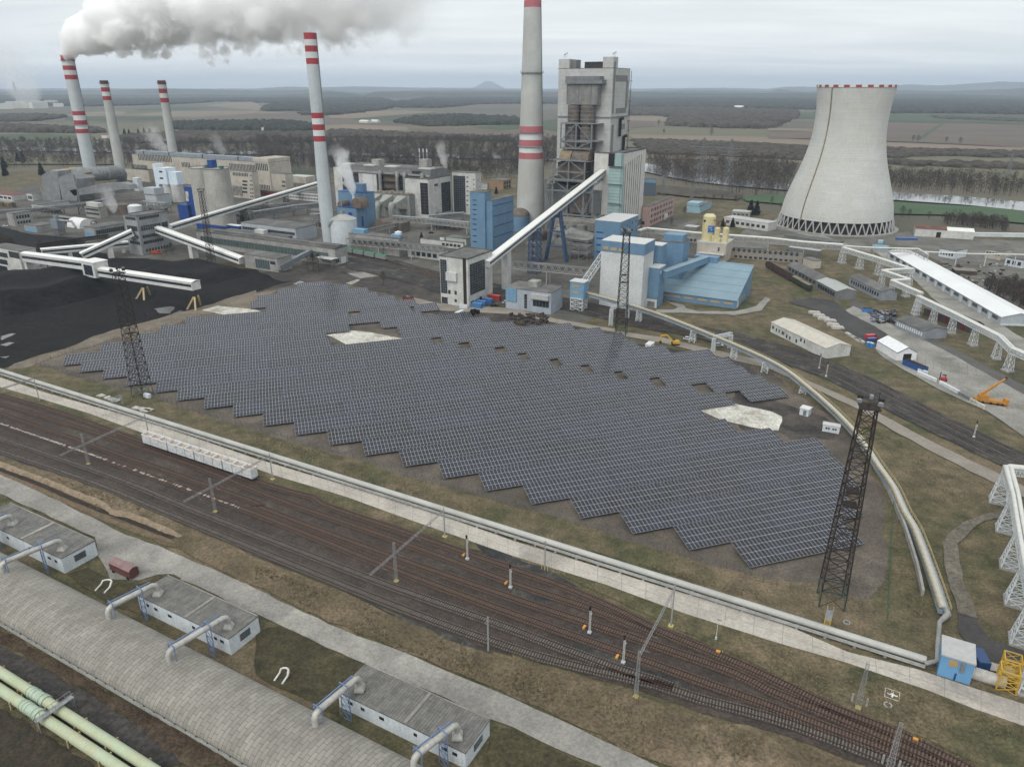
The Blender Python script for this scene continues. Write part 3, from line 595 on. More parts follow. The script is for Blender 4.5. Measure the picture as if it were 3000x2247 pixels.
for k,iv in ROWS.items():
 nk=128.8+11.27*k; q=[]
 for (s0,s1) in iv:
  nm=int(round((s1-s0)/MOD))
  if k<18 and s0<100 and nm>30: parts=[24]*(nm//24)+([nm%24] if nm%24 else [])
  else:
   c=max(1,round(nm/24)); parts=[nm//c+(1 if i<nm%c else 0) for i in range(c)]
  if len(parts)>1 and parts[-1]<4: parts[-2]+=parts.pop()
  s=s0
  for n in parts:
   q.append((s,n)); s+=n*MOD+(s1-s0-nm*MOD)/max(1,len(parts))
 for i,(s,n) in enumerate(q):
  p=SD*s+SN*nk; pr=solar_proto(n)
  lab='solar table, %s from the rail side in the %s row from the front'%(ORD[i],ORD[k])
  if len(q)==1: lab='lone solar table in the %s row from the front'%ORD[k]
  if n in first_use: o=dup(pr,p,R(17.5),lab,'solar tables of the panel field'); o.rotation_euler.x=R(random.uniform(-.5,.5))
  else:
   first_use.add(n); o=pr; o.location=tuple(p); o.rotation_euler=(R(random.uniform(-.5,.5)),0,R(17.5)); o['label']=lab; o['group']='solar tables of the panel field'
# barrel-roofed hall (foreground)
def tile_mat():
 m,t,b=_bs('slab_roof_tiles'); L=t.links.new; b.inputs['Roughness'].default_value=.85
 uv=t.nodes.new('ShaderNodeUVMap'); uv.uv_map='UVMap'
 br=t.nodes.new('ShaderNodeTexBrick'); br.inputs['Scale'].default_value=1; br.inputs['Brick Width'].default_value=2.1; br.inputs['Row Height'].default_value=.95; br.inputs['Mortar Size'].default_value=.045; br.offset=.5; br.inputs['Mortar Smooth'].default_value=.3
 br.inputs['Color1'].default_value=(.275,.26,.232,1); br.inputs['Color2'].default_value=(.222,.209,.186,1); br.inputs['Mortar'].default_value=(.085,.08,.073,1); L(uv.outputs[0],br.inputs[0])
 g=t.nodes.new('ShaderNodeNewGeometry'); n=t.nodes.new('ShaderNodeTexNoise'); n.inputs['Scale'].default_value=.22; n.inputs['Detail'].default_value=8; n.inputs['Roughness'].default_value=.65; L(g.outputs['Position'],n.inputs[0])
 r=t.nodes.new('ShaderNodeValToRGB'); r.color_ramp.elements[0].position=.34; r.color_ramp.elements[0].color=(.80,.79,.765,1); r.color_ramp.elements[1].position=.66; r.color_ramp.elements[1].color=(1.06,1.05,1.03,1); L(n.outputs[0],r.inputs[0])
 x=t.nodes.new('ShaderNodeMix'); x.data_type='RGBA'; x.blend_type='MULTIPLY'; x.inputs[0].default_value=1; L(br.outputs[0],x.inputs[6]); L(r.outputs[0],x.inputs[7])
 mpn=t.nodes.new('ShaderNodeMapping'); mpn.inputs['Scale'].default_value=(.06,.9,1); L(uv.outputs[0],mpn.inputs[0]); n2=t.nodes.new('ShaderNodeTexNoise'); n2.inputs['Scale'].default_value=1; n2.inputs['Detail'].default_value=5; L(mpn.outputs[0],n2.inputs[0])
 r2=t.nodes.new('ShaderNodeValToRGB'); r2.color_ramp.elements[0].position=.42; r2.color_ramp.elements[0].color=(.93,.93,.93,1); r2.color_ramp.elements[1].position=.6; r2.color_ramp.elements[1].color=(1.05,1.05,1.05,1); L(n2.outputs[0],r2.inputs[0])
 y=t.nodes.new('ShaderNodeMix'); y.data_type='RGBA'; y.blend_type='MULTIPLY'; y.inputs[0].default_value=1; L(x.outputs[2],y.inputs[6]); L(r2.outputs[0],y.inputs[7])
 L(y.outputs[2],b.inputs['Base Color'])
 bp=t.nodes.new('ShaderNodeBump'); bp.inputs['Strength'].default_value=.5; bp.inputs['Distance'].default_value=.06; bp.invert=True; L(br.outputs['Fac'],bp.inputs['Height']); L(bp.outputs[0],b.inputs['Normal'])
 return m
hn0=float(np.dot(G('e1',800,1228)-0,NN)); es0,es1=-215.,30.
A_,B0_,WH=7.3,3.2,1.9; nc=hn0+A_-.3
hall=thing('barrel_roof_hall','long grey barrel-roofed hall with slab tiles in the near corner','hall',EE*(-100)+NN*nc)
mb=MB(); K=28; prof=[(nc-A_*math.cos(math.pi*i/K),WH+B0_*math.sin(math.pi*i/K)) for i in range(K+1)]
al=[0.]
for a,b in zip(prof[:-1],prof[1:]): al.append(al[-1]+math.hypot(b[0]-a[0],b[1]-a[1]))
vs=[NN*p[0]+UP*p[1]+EE*e for e in (es0,es1) for p in prof]
mb.add(vs,[(i,K+1+i,K+2+i,i+1) for i in range(K)],0,[[(al[i],0),(al[i],es1-es0),(al[i+1],es1-es0),(al[i+1],0)] for i in range(K)],sm=True)
mb.build('vaulted_roof',tile_mat(),hall)
mb=MB(); mb.par(EE*es0+NN*hn0-NN*.1,EE*(es1-es0),NN*.5,UP*.75); mb.build('plinth',mat('pale_plinth',(.46,.46,.43),(.36,.36,.34),scale=.4,rough=.9,streak=.2),hall)
mb=MB(); mb.par(EE*es0+NN*(hn0+.25)+UP*.75,EE*(es1-es0),NN*14.2,UP*(WH-.75)); mb.build('wall',mat('teal_glazed_wall',(.03,.055,.052),(.05,.08,.075),scale=.8,rough=.4),hall)
mb=MB()
k=int((es1-es0)/3)
for i in range(k): mb.par(EE*(es0+3*i)+NN*(hn0+.05)+UP*.75,EE*.22,NN*.25,UP*(WH-.7))
o=mb.build('mullions',mat('dark_mullion',(.05,.055,.055),(.035,.04,.04)),hall)
# ---- white service buildings with grey slab roofs
roof_t=None
def slab_roof():
 m,t,b=_bs('grey_slab_roof'); L=t.links.new; b.inputs['Roughness'].default_value=.9
 uv=t.nodes.new('ShaderNodeUVMap'); uv.uv_map='UVMap'; br=t.nodes.new('ShaderNodeTexBrick'); br.inputs['Scale'].default_value=1; br.inputs['Brick Width'].default_value=2.3; br.inputs['Row Height'].default_value=.62; br.inputs['Mortar Size'].default_value=.035; br.offset=.37
 br.inputs['Color1'].default_value=(.155,.15,.143,1); br.inputs['Color2'].default_value=(.115,.11,.105,1); br.inputs['Mortar'].default_value=(.06,.058,.055,1)
 mpn=t.nodes.new('ShaderNodeMapping'); mpn.inputs['Rotation'].default_value=(0,0,math.pi/2); L(uv.outputs[0],mpn.inputs[0]); L(mpn.outputs[0],br.inputs[0])
 g=t.nodes.new('ShaderNodeNewGeometry'); n=t.nodes.new('ShaderNodeTexNoise'); n.inputs['Scale'].default_value=.5; n.inputs['Detail'].default_value=8; n.inputs['Roughness'].default_value=.7; L(g.outputs['Position'],n.inputs[0])
 r=t.nodes.new('ShaderNodeValToRGB'); r.color_ramp.elements[0].position=.32; r.color_ramp.elements[0].color=(.7,.7,.68,1); r.color_ramp.elements[1].position=.7; r.color_ramp.elements[1].color=(1.35,1.35,1.32,1); L(n.outputs[0],r.inputs[0])
 x=t.nodes.new('ShaderNodeMix'); x.data_type='RGBA'; x.blend_type='MULTIPLY'; x.inputs[0].default_value=1; L(br.outputs[0],x.inputs[6]); L(r.outputs[0],x.inputs[7]); L(x.outputs[2],b.inputs['Base Color']); return m
sr=slab_roof()
SB=[]
for i,(A,top,Lp,Rp,lab) in enumerate([(P('e1',412,432),P('e1',390,340),38.,P('e1',601,235),'white service building with louvred gable, cut off by the left edge'),
 (P('e1',1465,948),P('e1',1450,847),P('e1',870,570),P('e2',13,706),'white service building with slab roof, beside the red-brown site trailer'),
 (P('e2',1328,1668),P('e2',1325,1570),P('e2',520,1187),P('e2',1478,1377),'white service building with slab roof, beside the path at bottom centre')]):
 b=Bld('service_building',lab,'building',A,top,Lp,Rp,whitew,sr,'white service buildings along the barrel-roofed hall',ov=.12,rt=.3)
 b.rbox(.44,.462,.0,1.,.16,path_c,'roof_kerb'); b.rbox(.0,1.,.975,1.,.14,path_c,'roof_kerb')
 zc=b.h
 b.rect('R',b.D*.34,zc*.38,b.D*.68,zc*.78,dark,'louvre',grid=(1,5),fr=steel_grey)
 for s_ in (.06,.13,.36,.62,.78,.88):
  if s_*b.W<b.W: b.rect('L',b.W*s_,zc*.55,b.W*s_+random.uniform(.7,1.3),zc*.55+.7,dark if random.random()<.6 else glass,'vent_opening')
 SB.append(b)
# U-shaped vent pipes
vent_m=mat('white_vent_pipe',(.66,.66,.62),(.52,.52,.49),scale=.6,rough=.5)
for lab,cc,a,bq in (('white U-shaped vent pipe between hall and red-brown trailer','e1',(603,545),(660,560)),('white U-shaped vent pipe on the dark lawn beside the last service building','e2',(115,1115),(165,1135))):
 p,q=G(cc,*a),G(cc,*bq); d=NN*2.1
 m=MB(); ring=[p,p+d*.8]+[ (p+q)/2+d*.8+(p-q)/2*math.cos(t)+NN*np.linalg.norm(p-q)/2*math.sin(t) for t in np.linspace(.4,2.75,6)]+[q+d*.8,q]
 m.path([r_+UP*(.2+1.5*min(1,i/2.) if i<5 else .2+1.5*min(1,(len(ring)-1-i)/2.)) for i,r_ in enumerate(ring)],.2,10); tag(m.build('vent_pipe',vent_m),lab,'vent pipe')
# ---- duct bridges with blue gantries
duct_m=mat('clad_duct',(.50,.49,.46),(.39,.38,.355),scale=.7,rough=.5,metal=.2,streak=.15); gblue=flat('gantry_blue',(.13,.19,.32))
def duct_bridge(pA,pB,lab):
 """pA: duct mouth on the vault, pB: roof box on the service building (ground-plan positions)"""
 r=thing('duct_bridge',lab,'duct',((pA+pB)/2)*V3(1,1,0),'duct bridges over the barrel-roofed hall'); zt=7.6; u=(pB-pA)*V3(1,1,0); l=np.linalg.norm(u); u/=l; x=V3(-u[1],u[0],0)
 a,b=pA*V3(1,1,0),pB*V3(1,1,0); m=MB()
 m.path([a+UP*pA[2],a+UP*(zt-1.1),a+u*.35+UP*(zt-.4),a+u*1.1+UP*zt,b-u*1.0+UP*zt,b-u*.3+UP*(zt-.35),b+UP*(zt-1.0),b+UP*(pB[2]+1.2)],[.58,.6,.62,.6,.6,.62,.6,.55],12)
 k=int(l/1.2)
 for i in range(k):
  c=a+u*(1.2+(l-2.4)*i/max(1,k-1))+UP*zt; m.path([c-u*.06,c+u*.06],.66,12)
 m.build('duct',duct_m,r)
 m=MB(); t=b+UP*pB[2]; v=[(.95,0),(.95,.5),(.6,1.3)]
 for i in range(2):
  (r0,z0),(r1,z1)=v[i],v[i+1]; q=[t+V3(sx*r0,sy*r0,z0) for sx,sy in ((-1,-1),(1,-1),(1,1),(-1,1))]+[t+V3(sx*r1,sy*r1,z1) for sx,sy in ((-1,-1),(1,-1),(1,1),(-1,1))]
  m.add(q,[(i_,(i_+1)%4,4+(i_+1)%4,4+i_) for i_ in range(4)]+[(4,5,6,7)])
 m.build('roof_cowl',duct_m,r)
 for nm,d0,zb,wd in (('portal_frame',.9,5.0,1.1),('lattice_portal',l*.66,0,1.15)):
  m=MB(); c=a+u*d0; zz_=zt+1.0
  for sg in (-1,1): m.bar(c+x*sg*wd+UP*zb,c+x*sg*wd+UP*zz_,.16)
  m.bar(c-x*wd*1.05+UP*zz_,c+x*wd*1.05+UP*zz_,.18)
  if zb==0:
   for i in range(4): m.bar(c-x*wd+UP*(i*1.7),c+x*wd+UP*((i+1)*1.7),.1); m.bar(c-x*wd+UP*(i*1.7),c+x*wd+UP*(i*1.7+.02),.1)
  m.build(nm,gblue,r)
 m=MB(); m.bar(a+u*.4+x*.55+UP*(zt+.75),b-u*1.+x*.55+UP*(zt+.75),.2,.24); m.build('top_beam',gblue,r)
zv=lambda p: WH+B0_*math.sqrt(max(0,1-((np.dot(p,NN)-nc)/A_)**2))
for cc,a,b,lab in (('e1',(18,420),(398,285),'grey duct bridge with blue gantry, ending on the leftmost service building'),
 ('e1',(690,705),(1003,568),'grey duct bridge with blue gantry right beside the red-brown site trailer'),
 ('e1',(1072,980),(1450,775),'grey duct bridge with blue gantry at the right end of the second service building'),
 ('e2',(375,1380),(657,1165),'grey duct bridge with blue gantry beside the dark lawn at bottom centre'),
 ('e2',(1000,1657),(1275,1465),'grey duct bridge with blue gantry nearest the bottom edge'),
 ('e1',(-270,270),(85,125),'grey duct bridge partly cut by the left edge')):
 pB=G(cc,*b,4.4); pA=None
 for zz0 in (5.5,5.,5.3):
  pA=G(cc,*a,zz0)
 pA[2]=max(WH,zv(pA))-.3; duct_bridge(pA,pB,lab)
# ---- green twin pipelines
gpm=mat('pale_green_pipe',(.40,.46,.33),(.37,.41,.27),scale=.25,rough=.5,c3=(.40,.40,.27),scale2=.12,fine=.1)
for i,(pts,lab) in enumerate((([(-150,985),(0,1060),(250,1213),(420,1312),(1000,1640),(1250,1780)],'pale green pipeline nearer the cinder track'),([(-150,1080),(0,1163),(200,1295),(400,1420),(800,1650),(1000,1765)],'pale green pipeline farther from the hall, at the very corner'))):
 q=GL('e1',pts,1.5); a=q[0]; d=q[-1]-q[0]; d=EE*np.dot(d,EE); mid_=q[2]; a=mid_-EE*70; b=mid_+EE*60
 r=thing('heat_pipeline',lab,'pipeline',mid_*V3(1,1,0),'green pipelines in the near corner')
 m=MB(); m.path([a+(b-a)*t for t in np.linspace(0,1,14)],1.0,20); m.build('pipe',gpm,r)
 m=MB(); c=mid_+EE*(.2 if i==0 else .6)
 for o0,o1,rr in ((-2.6,-2.1,1.18),(-2.1,1.6,1.1),(-1.3,-1.1,1.22),(.9,1.1,1.22),(1.6,2.3,1.24),(-3.4,-3.2,1.12)): m.path([c+EE*o0,c+EE*o1],rr,20)
 m.build('expansion_joint',mat('pale_green_fitting',(.40,.48,.38),(.32,.40,.31),scale=1,rough=.5),r)
 for k in range(-5,6):
  m=MB(); c=mid_+EE*k*9.3+EE*4
  for sg in (-1,1): m.bar(c+NN*sg*1.15+UP*-1.5,c+NN*sg*1.15+UP*.3,.3)
  m.bar(c-NN*1.3-UP*1.1,c+NN*1.3-UP*1.1,.3); m.build('saddle',mat('ochre_bracket',(.38,.30,.15),(.28,.22,.12)),r)
c=G('e1',345,1290,2.9); r=thing('pipe_catwalk','small grey railed catwalk crossing the green pipelines','catwalk',c*V3(1,1,0)); m=MB(); m.par(c-NN*3.6-EE*.5,EE*1.,NN*7.2,UP*.1); m.build('deck',grating,r)
for sg in (-1,1):
 m=MB();
 for t in (0,1.2): m.bar(c-NN*3.6+EE*sg*.5+UP*(.1+t*.9),c+NN*3.6+EE*sg*.5+UP*(.1+t*.9),.07)
 for k in range(7): m.bar(c+NN*(-3.6+1.2*k)+EE*sg*.5,c+NN*(-3.6+1.2*k)+EE*sg*.5+UP*1.15,.06)
 m.build('handrail',grating,r)
m=MB()
for sg in (-1,1):
 for s2 in (-1,1): m.bar(c+NN*sg*3.4+EE*s2*.4,(c+NN*sg*3.4+EE*s2*.4)*V3(1,1,0),.12)
m.build('legs',grating,r)
# ---- red-brown site trailer
mrn=mat('maroon_sheet',(.15,.06,.058),(.105,.045,.043),scale=.5,rough=.6,streak=.2)
p=(G('e1',712,405)+G('e1',828,490))/2+NN*1.0; r=thing('site_trailer','red-brown arched-roof site trailer on the grass by the concrete path','trailer',p); rz=ANG; m=MB(); c0=p-EE*4-NN*1.25
pr=[(0,0.7),(2.5,.7),(2.5,2.7),(2.1,3.15),(1.25,3.35),(.4,3.15),(0,2.7)]; m.add([c0+NN*y+UP*zz_ for y,zz_ in pr]+[c0+EE*8+NN*y+UP*zz_ for y,zz_ in pr],[tuple(range(7)),tuple(range(7,14))[::-1]]+[(i,(i+1)%7,7+(i+1)%7,7+i) for i in range(7)]); m.build('body',mrn,r)
m=MB(); pr2=[(-.08,2.68),(.38,3.2),(1.25,3.42),(2.12,3.2),(2.58,2.68)]; m.add([c0-EE*.1+NN*y+UP*zz_ for y,zz_ in pr2]+[c0+EE*8.1+NN*y+UP*zz_ for y,zz_ in pr2],[(i,5+i,6+i,i+1) for i in range(4)]); m.build('roof',mat('pale_maroon_roof',(.26,.17,.165),(.19,.12,.118),scale=.5,rough=.6),r)
for dx in (1.2,6.8):
 for dy in (0,2.5):
  m=MB(); q=c0+EE*dx+NN*dy+UP*.4; m.path([q-NN*.12,q+NN*.12],.4,14); m.build('wheel',dark,r)
# long pipe beside the road
rp=smooth(GL('d1',[(-250,320),(0,405),(500,560),(1000,712),(1500,852),(2211,1078)],1.4)+GL('d2',[(500,1240),(1000,1402),(1500,1568)],1.4)+GL('e3',[(0,155),(800,395),(1600,645)],1.4)+GL('e4',[(500,830),(1000,978)],1.4),8)
a,b=rp[0],rp[-1]; rp=[a+(b-a)*t for t in np.linspace(0,1,60)]
L_=arcl(rp)[-1]; rd=(b-a)/np.linalg.norm(b-a); rn=V3(-rd[1],rd[0],0)
r=thing('road_pipeline','thick grey insulated pipeline running along the concrete road','pipeline',rp[30]*V3(1,1,0))
m=MB(); m.path(rp,.8,14); m.build('pipe',mat('pale_pipe_cladding',(.42,.42,.395),(.34,.34,.32),scale=.15,rough=.55,fine=.1),r)
m=MB()
for k,(o,zz_) in enumerate(((-1.15,.8),(-1.45,.75),(-1.75,.7))): m.path([p+rn*o+UP*(zz_-1.4) for p in rp],.17,8)
m.build('thin_pipes',mat('grey_thin_pipe',(.30,.30,.285),(.22,.22,.21),scale=.2),r)
m=MB()
for k in range(int(L_/6)):
 p=rp[0]+rd*(3+6*k); m.par(p*V3(1,1,0)-rd*.3-rn*1.95,rd*.6,rn*2.8,UP*.55)
o=m.build('plinths',conc,r); o['kind']='stuff'
m=MB(); m.par(rp[0]*V3(1,1,0)+rn*1.6,rd*L_,rn*.5,UP*.7); m.build('cable_trough',mat('dark_trough',(.12,.118,.11),(.09,.088,.083),scale=.3),r)
# small stile / bridge over the pipe
def stile(cc,q,lab,col_):
 p=G(cc,*q); d=rd; x=rn; r=thing('pipe_stile',lab,'stile',p); m=MB(); m.par(p-x*2-d*.7+UP*3.0,d*1.4,x*4,UP*.1); m.build('deck',grating,r)
 for sg in (-1,1):
  m=MB()
  for sx in (-1,1): m.bar(p+x*2*sg+d*.6*sx,p+x*2*sg+d*.6*sx+UP*4.1,.12)
  for i in range(7): m.bar(p+x*2*sg-d*.6+UP*(.4+i*.4),p+x*2*sg+d*.6+UP*(.4+i*.4),.08)
  m.build('ladder',col_,r)
 for sx in (-1,1):
  m=MB(); m.bar(p-x*2+d*.65*sx+UP*4.1,p+x*2+d*.65*sx+UP*4.1,.09); m.bar(p-x*2+d*.65*sx+UP*3.6,p+x*2+d*.65*sx+UP*3.6,.07); m.build('handrail',grating,r)
yel=flat('safety_yellow',(.55,.40,.06)); pgreen=flat('pale_green_paint',(.28,.38,.28))
stile('e4',(372,765),'steel stile with yellow ladder crossing the road pipeline','' or yel); stile('d1',(1020,715),'pale green framed footbridge over the road pipeline, beside stacked slabs',pgreen)
# wagons with white containers
wht=mat('white_container',(.64,.66,.67),(.56,.58,.59),scale=.6,rough=.5,c3=(.45,.44,.42),scale2=.9,fine=.12); sand=mat('sandy_load',(.52,.37,.24),(.42,.29,.18),scale=1.5,rough=1,fine=.4)
p0=G('f',430,1303); p1=G('f',757,1408); ud_=(p1-p0)/np.linalg.norm(p1-p0); ud_=EE if abs(np.dot(ud_,EE))>.99 else ud_
t1=smooth(GL('d1',[(-250,535),(0,617),(500,765),(1270,1040)])+GL('d2',[(120,1400),(500,1505)]),2)
e0=float(np.dot(p0,EE)); nline=float(np.mean([np.dot(q,NN) for q in t1 if e0-5<np.dot(q,EE)<e0+60])); Ltot=float(np.dot(p1-p0,EE))
def container():
 r=thing('open_container','x','container',(0,0,0)); w_,l_,h_=2.55,3.9,3.0; m=MB()
 m.par(V3(-l_/2,-w_/2,0),V3(l_,0,0),V3(0,w_,0),UP*.15)
 for (o,u,v) in (((-l_/2,-w_/2,.15),(l_,0,0),(0,.1,0)),((-l_/2,w_/2-.1,.15),(l_,0,0),(0,.1,0)),((-l_/2,-w_/2+.1,.15),(.1,0,0),(0,w_-.2,0)),((l_/2-.1,-w_/2+.1,.15),(.1,0,0),(0,w_-.2,0))): m.par(o,u,v,UP*(h_-.15))
 for k in range(-3,4): m.par(V3(k*.5-.04,-w_/2-.05,.3),V3(.08,0,0),V3(0,.05,0),UP*2.4);
 m.build('body',wht,r); m=MB()
 for sg in (-1,1): m.par(V3(-l_/2-.06,sg*w_/2-.09,h_),V3(l_+.12,0,0),V3(0,.18,0),UP*.15); m.par(V3(sg*(l_/2)-.09,-w_/2+.1,h_+.002),V3(.18,0,0),V3(0,w_-.2,0),UP*.14)
 m.build('rim',flat('white_rim',(.70,.71,.71)),r)
 m=MB(); n=7; vs=[(-l_/2+.1+(l_-.2)*i/n,-w_/2+.1+(w_-.2)*j/n,2.1+.75*max(0,1-((i/n-.5)**2+(j/n-.5)**2)*4.2)+random.uniform(-.06,.06)) for j in range(n+1) for i in range(n+1)]
 m.add(vs,[(j*(n+1)+i,j*(n+1)+i+1,(j+1)*(n+1)+i+1,(j+1)*(n+1)+i) for j in range(n) for i in range(n)]); m.build('sand_fill',sand,r)
 m=MB(); m.box((-l_/2+.5,-w_/2-.07,2.62),(.28,.05,.28)); m.build('orange_mark',flat('orange_mark',(.55,.25,.04)),r)
 m=MB(); m.box((.6,-w_/2-.07,1.0),(.25,.04,.2)); m.box((1.1,-w_/2-.07,.75),(.2,.04,.15)); m.box((-.9,-w_/2-.07,.6),(.3,.04,.12)); m.build('stencil_mark',flat('brown_stencil',(.20,.10,.06)),r)
 return r
def wagon():
 r=thing('flat_wagon','x','wagon',(0,0,0)); m=MB(); l_=13.0; m.box((0,0,1.12),(l_,2.3,.25)); m.box((0,0,.85),(l_*.7,.5,.35)); m.build('underframe',steel_grey,r)
 for sg in (-1,1):
  m=MB(); c=sg*l_*.34; m.box((c,0,.72),(2.6,2.0,.3)); m.build('bogie',dark,r)
  for dx in (-.9,.9):
   m=MB();
   for y in (-.75,.75): m.path([V3(c+dx,y-.07,.46),V3(c+dx,y+.07,.46)],.46,14)
   m.bar(V3(c+dx,-.75,.46),V3(c+dx,.75,.46),.14); m.build('wheelset',rust,r)
  for y in (-.85,.85):
   m=MB(); m.path([V3(sg*l_/2,y,1.1),V3(sg*(l_/2+.5),y,1.1)],.16,8); m.build('buffer',dark,r)
 return r
cproto,wproto=container(),wagon(); wl=Ltot/4
for i in range(4):
 c=EE*(e0+wl*(i+.5))+NN*nline+UP*.32; lab='flat wagon carrying three white containers, %s of four from the catenary mast end'%ORD[3-i]
 lab=['flat wagon at the far left end of the white train','second flat wagon of the white train, from its far left end','third flat wagon of the white train, from its far left end','flat wagon at the near right end of the white train'][i]
 o=wproto if i==0 else dup(wproto,c,ANG); o.location=tuple(c); o.rotation_euler=(0,0,ANG); o['label']=lab; o['group']='wagons of the white train'
 for j in range(3):
  q=c+EE*((j-1)*4.2)+UP*1.26; k=i*3+j; lb='white open container full of sand, %s from the left end of the train'%ORD[k]
  o=cproto if k==0 else dup(cproto,q,ANG); o.location=tuple(q); o.rotation_euler=(0,0,ANG); o['label']=lb; o['group']='sand containers on the white train'
# catenary portals, poles, signals
cat_m=mat('grey_lattice_steel',(.30,.30,.30),(.22,.22,.22),scale=.8,rough=.6); pole_c=mat('concrete_pole',(.33,.33,.32),(.26,.26,.25),scale=.6,rough=.9)
def pole_top(c,base,top): b=G(c,*base); return b,zat(b,P(c,*top))
def lat_post(r,b,h,w0,w1,n=8,name='lattice_post'):
 m=MB(); lattice(m,b,w0*.85,w1,h,n,.055,ANG); m.build(name,cat_m,r); m=MB(); m.box(b+UP*.2,(1.,1.,.4),ANG); m.build('footing',flat('yellow_footing',(.45,.38,.12)),r)
def portal(lab,cL,baseL,topL,beamL,cR,baseR,topR,cb=None):
 bL,hL=pole_top(cL,baseL,topL); bR=G(cR,*baseR); hR=zat(bR,P(cR,*topR)); r=thing('catenary_portal',lab,'catenary portal',bL,'catenary portals over the rail yard')
 lat_post(r,bL,hL,.75,.45); m=MB(); m.path([bR,bR+UP*hR],[.22,.14],10); m.build('pole',pole_c,r); m=MB(); m.box(bR+UP*.15,(1.1,1.1,.3),ANG); m.build('footing',MATS['yellow_footing'],r)
 zb=min(hL,hR)-1.2; d=(bR-bL)/np.linalg.norm(bR-bL); o0=bL
 if beamL is not None: o0=G(cL if cb is None else cb,*beamL,zb); o0=bL+d*np.dot(o0-bL,d)
 m=MB(); truss(m,o0*V3(1,1,0)+UP*zb,bR*V3(1,1,0)+UP*zb,.35,.45,int(np.linalg.norm(bR-o0)/1.3),.06); m.build('beam',cat_m,r)
 m=MB()
 for t in (.15,.35,.6,.8): q=o0*V3(1,1,0)+(bR-o0)*V3(1,1,0)*t; m.bar(q+UP*zb,q+UP*(zb-1.1),.07); m.bar(q+UP*(zb-1.1),q+EE*1.2+UP*(zb-1.1),.05)
 m.build('droppers',cat_m,r)
portal('steel catenary portal with solid grey arm at the far left, left of the white train','d1',(765,1210),(706,945),(425,1110),'d1',(1285,958),(1245,775))
portal('steel catenary portal spanning over the right end of the white train','d1',(1860,1622),(1812,1330),(1560,1525),'d2',(145,1340),(118,1112))
portal('steel catenary portal at the middle of the rail yard, its arm reaching the road','e2',(888,483),(873,235),(705,437),'e2',(1195,200),(1190,15))
portal('steel catenary portal at the track switches, standing on dry grass','e3',(783,1213),(806,925),None,'e3',(1005,765),(1035,505))
def pole(lab,c,b_,t_,r0=.2,yellow=False):
 b,h=pole_top(c,b_,t_); r=thing('concrete_pole',lab,'pole',b); m=MB(); m.path([b,b+UP*h],[r0,r0*.65],10); m.build('shaft',pole_c,r)
 m=MB(); m.box(b+UP*(h-.4),(.35,.35,.5),ANG); m.bar(b+UP*(h-1),b+UP*(h-1)+NN*-1.2,.08); m.build('fitting',cat_m,r)
 if yellow:
  for sg in (-1,1): m=MB(); m.path([b+EE*sg*.8,b+EE*sg*.8+UP*2],.1,8); m.build('guard_post',yel,r)
pole('concrete catenary pole between road and pipeline at the far left','d1',(342,665),(285,440))
pole('concrete pole with yellow guard posts on the road edge near the signals','e3',(207,413),(207,226),yellow=True)
pole('concrete pole on the grass bank where the outer tracks meet','e2',(1470,925),(1469,705))
b0,h0=pole_top('d1',(342,665),(285,440)); r=thing('catenary_beam_portal','steel catenary beam reaching over the road to the left picture edge','catenary portal',b0+NN*-26); m=MB(); truss(m,b0-NN*30+UP*(h0-1.6),b0-NN*.3+UP*(h0-1.6),.35,.5,26,.09); m.build('beam',cat_m,r); lat_post(r,b0-NN*24,h0,.75,.45)
for lab,c,b_,t_ in (('lattice catenary mast on the grass between road and tracks','e4',(568,1285),(630,1000)),('lattice catenary mast nearest the bottom right, among the tracks','e4',(765,1680),(835,1380))):
 b,h=pole_top(c,b_,t_); r=thing('catenary_mast',lab,'catenary mast',b,'lattice masts near the road bend'); lat_post(r,b,h,1.3,.5,12)
 m=MB()
 for sg in (-1,1): m.box(b+EE*sg*1.3+UP*2.2,(.35,.35,1.8),ANG)
 m.build('counterweight',conc,r)
sig_w=mat('white_signal_paint',(.6,.6,.58),(.45,.45,.43),scale=2)
def signal(lab,c,b_,t_,box=True,grp='railway light signals'):
 b,h=pole_top(c,b_,t_); h=max(h,3.5); r=thing('railway_signal',lab,'signal',b,grp); m=MB(); lattice(m,b,.34,.3,h-.6,9,.045,ANG); m.build('lattice_post',sig_w,r)
 m=MB(); m.box(b+UP*(h+.15)-EE*.1,(.4,.3,1.1),ANG); m.build('signal_head',dark,r); m=MB(); m.box(b+UP*.3,(.8,.7,.6),ANG); m.build('base_box',sig_w,r)
 m=MB(); m.path([b+UP*(h-1.2)+EE*.25,b+UP*(h-1.2)+EE*.35],.2,10); m.build('speed_disc',sig_w,r)
 if box: tag(MB().box(b-EE*1.7+NN*.9+UP*.3,(.5,1.1,.6),ANG).build('relay_box',flat('orange_box',(.60,.28,.05))),'orange relay box beside the '+lab.replace('light signal ','signal '),'relay box')
signal('light signal nearest the concrete road','e2',(1338,345),(1325,205)); signal('light signal between the second and third tracks','e2',(1610,525),(1603,390)); signal('light signal right of the wet gravel patch','e3',(490,810),(490,655)); signal('light signal beside the catenary portal','e3',(703,1000),(705,840))
signal('light signal left of the long white shed corner','d4',(440,385),(450,270),False,'signals on the far tracks'); signal('light signal below the long white shed corner','d4',(500,455),(515,335),False,'signals on the far tracks'); signal('light signal beside the plant tracks near the right edge','d4',(1775,980),(1815,850),False,'signals on the far tracks')
b,h=pole_top('e3',(1290,850),(1303,722)); r=thing('lamp_post','small white lamp post between road and tracks','lamp post',b); m=MB(); m.path([b,b+UP*h],[.1,.07],8); m.build('post',sig_w,r); m=MB(); m.box(b+UP*h+EE*.2,(.9,.3,.2),ANG); m.build('lamp_head',grating,r); m=MB(); m.box(b+UP*.4,(.4,.35,.8),ANG); m.build('base_box',sig_w,r)
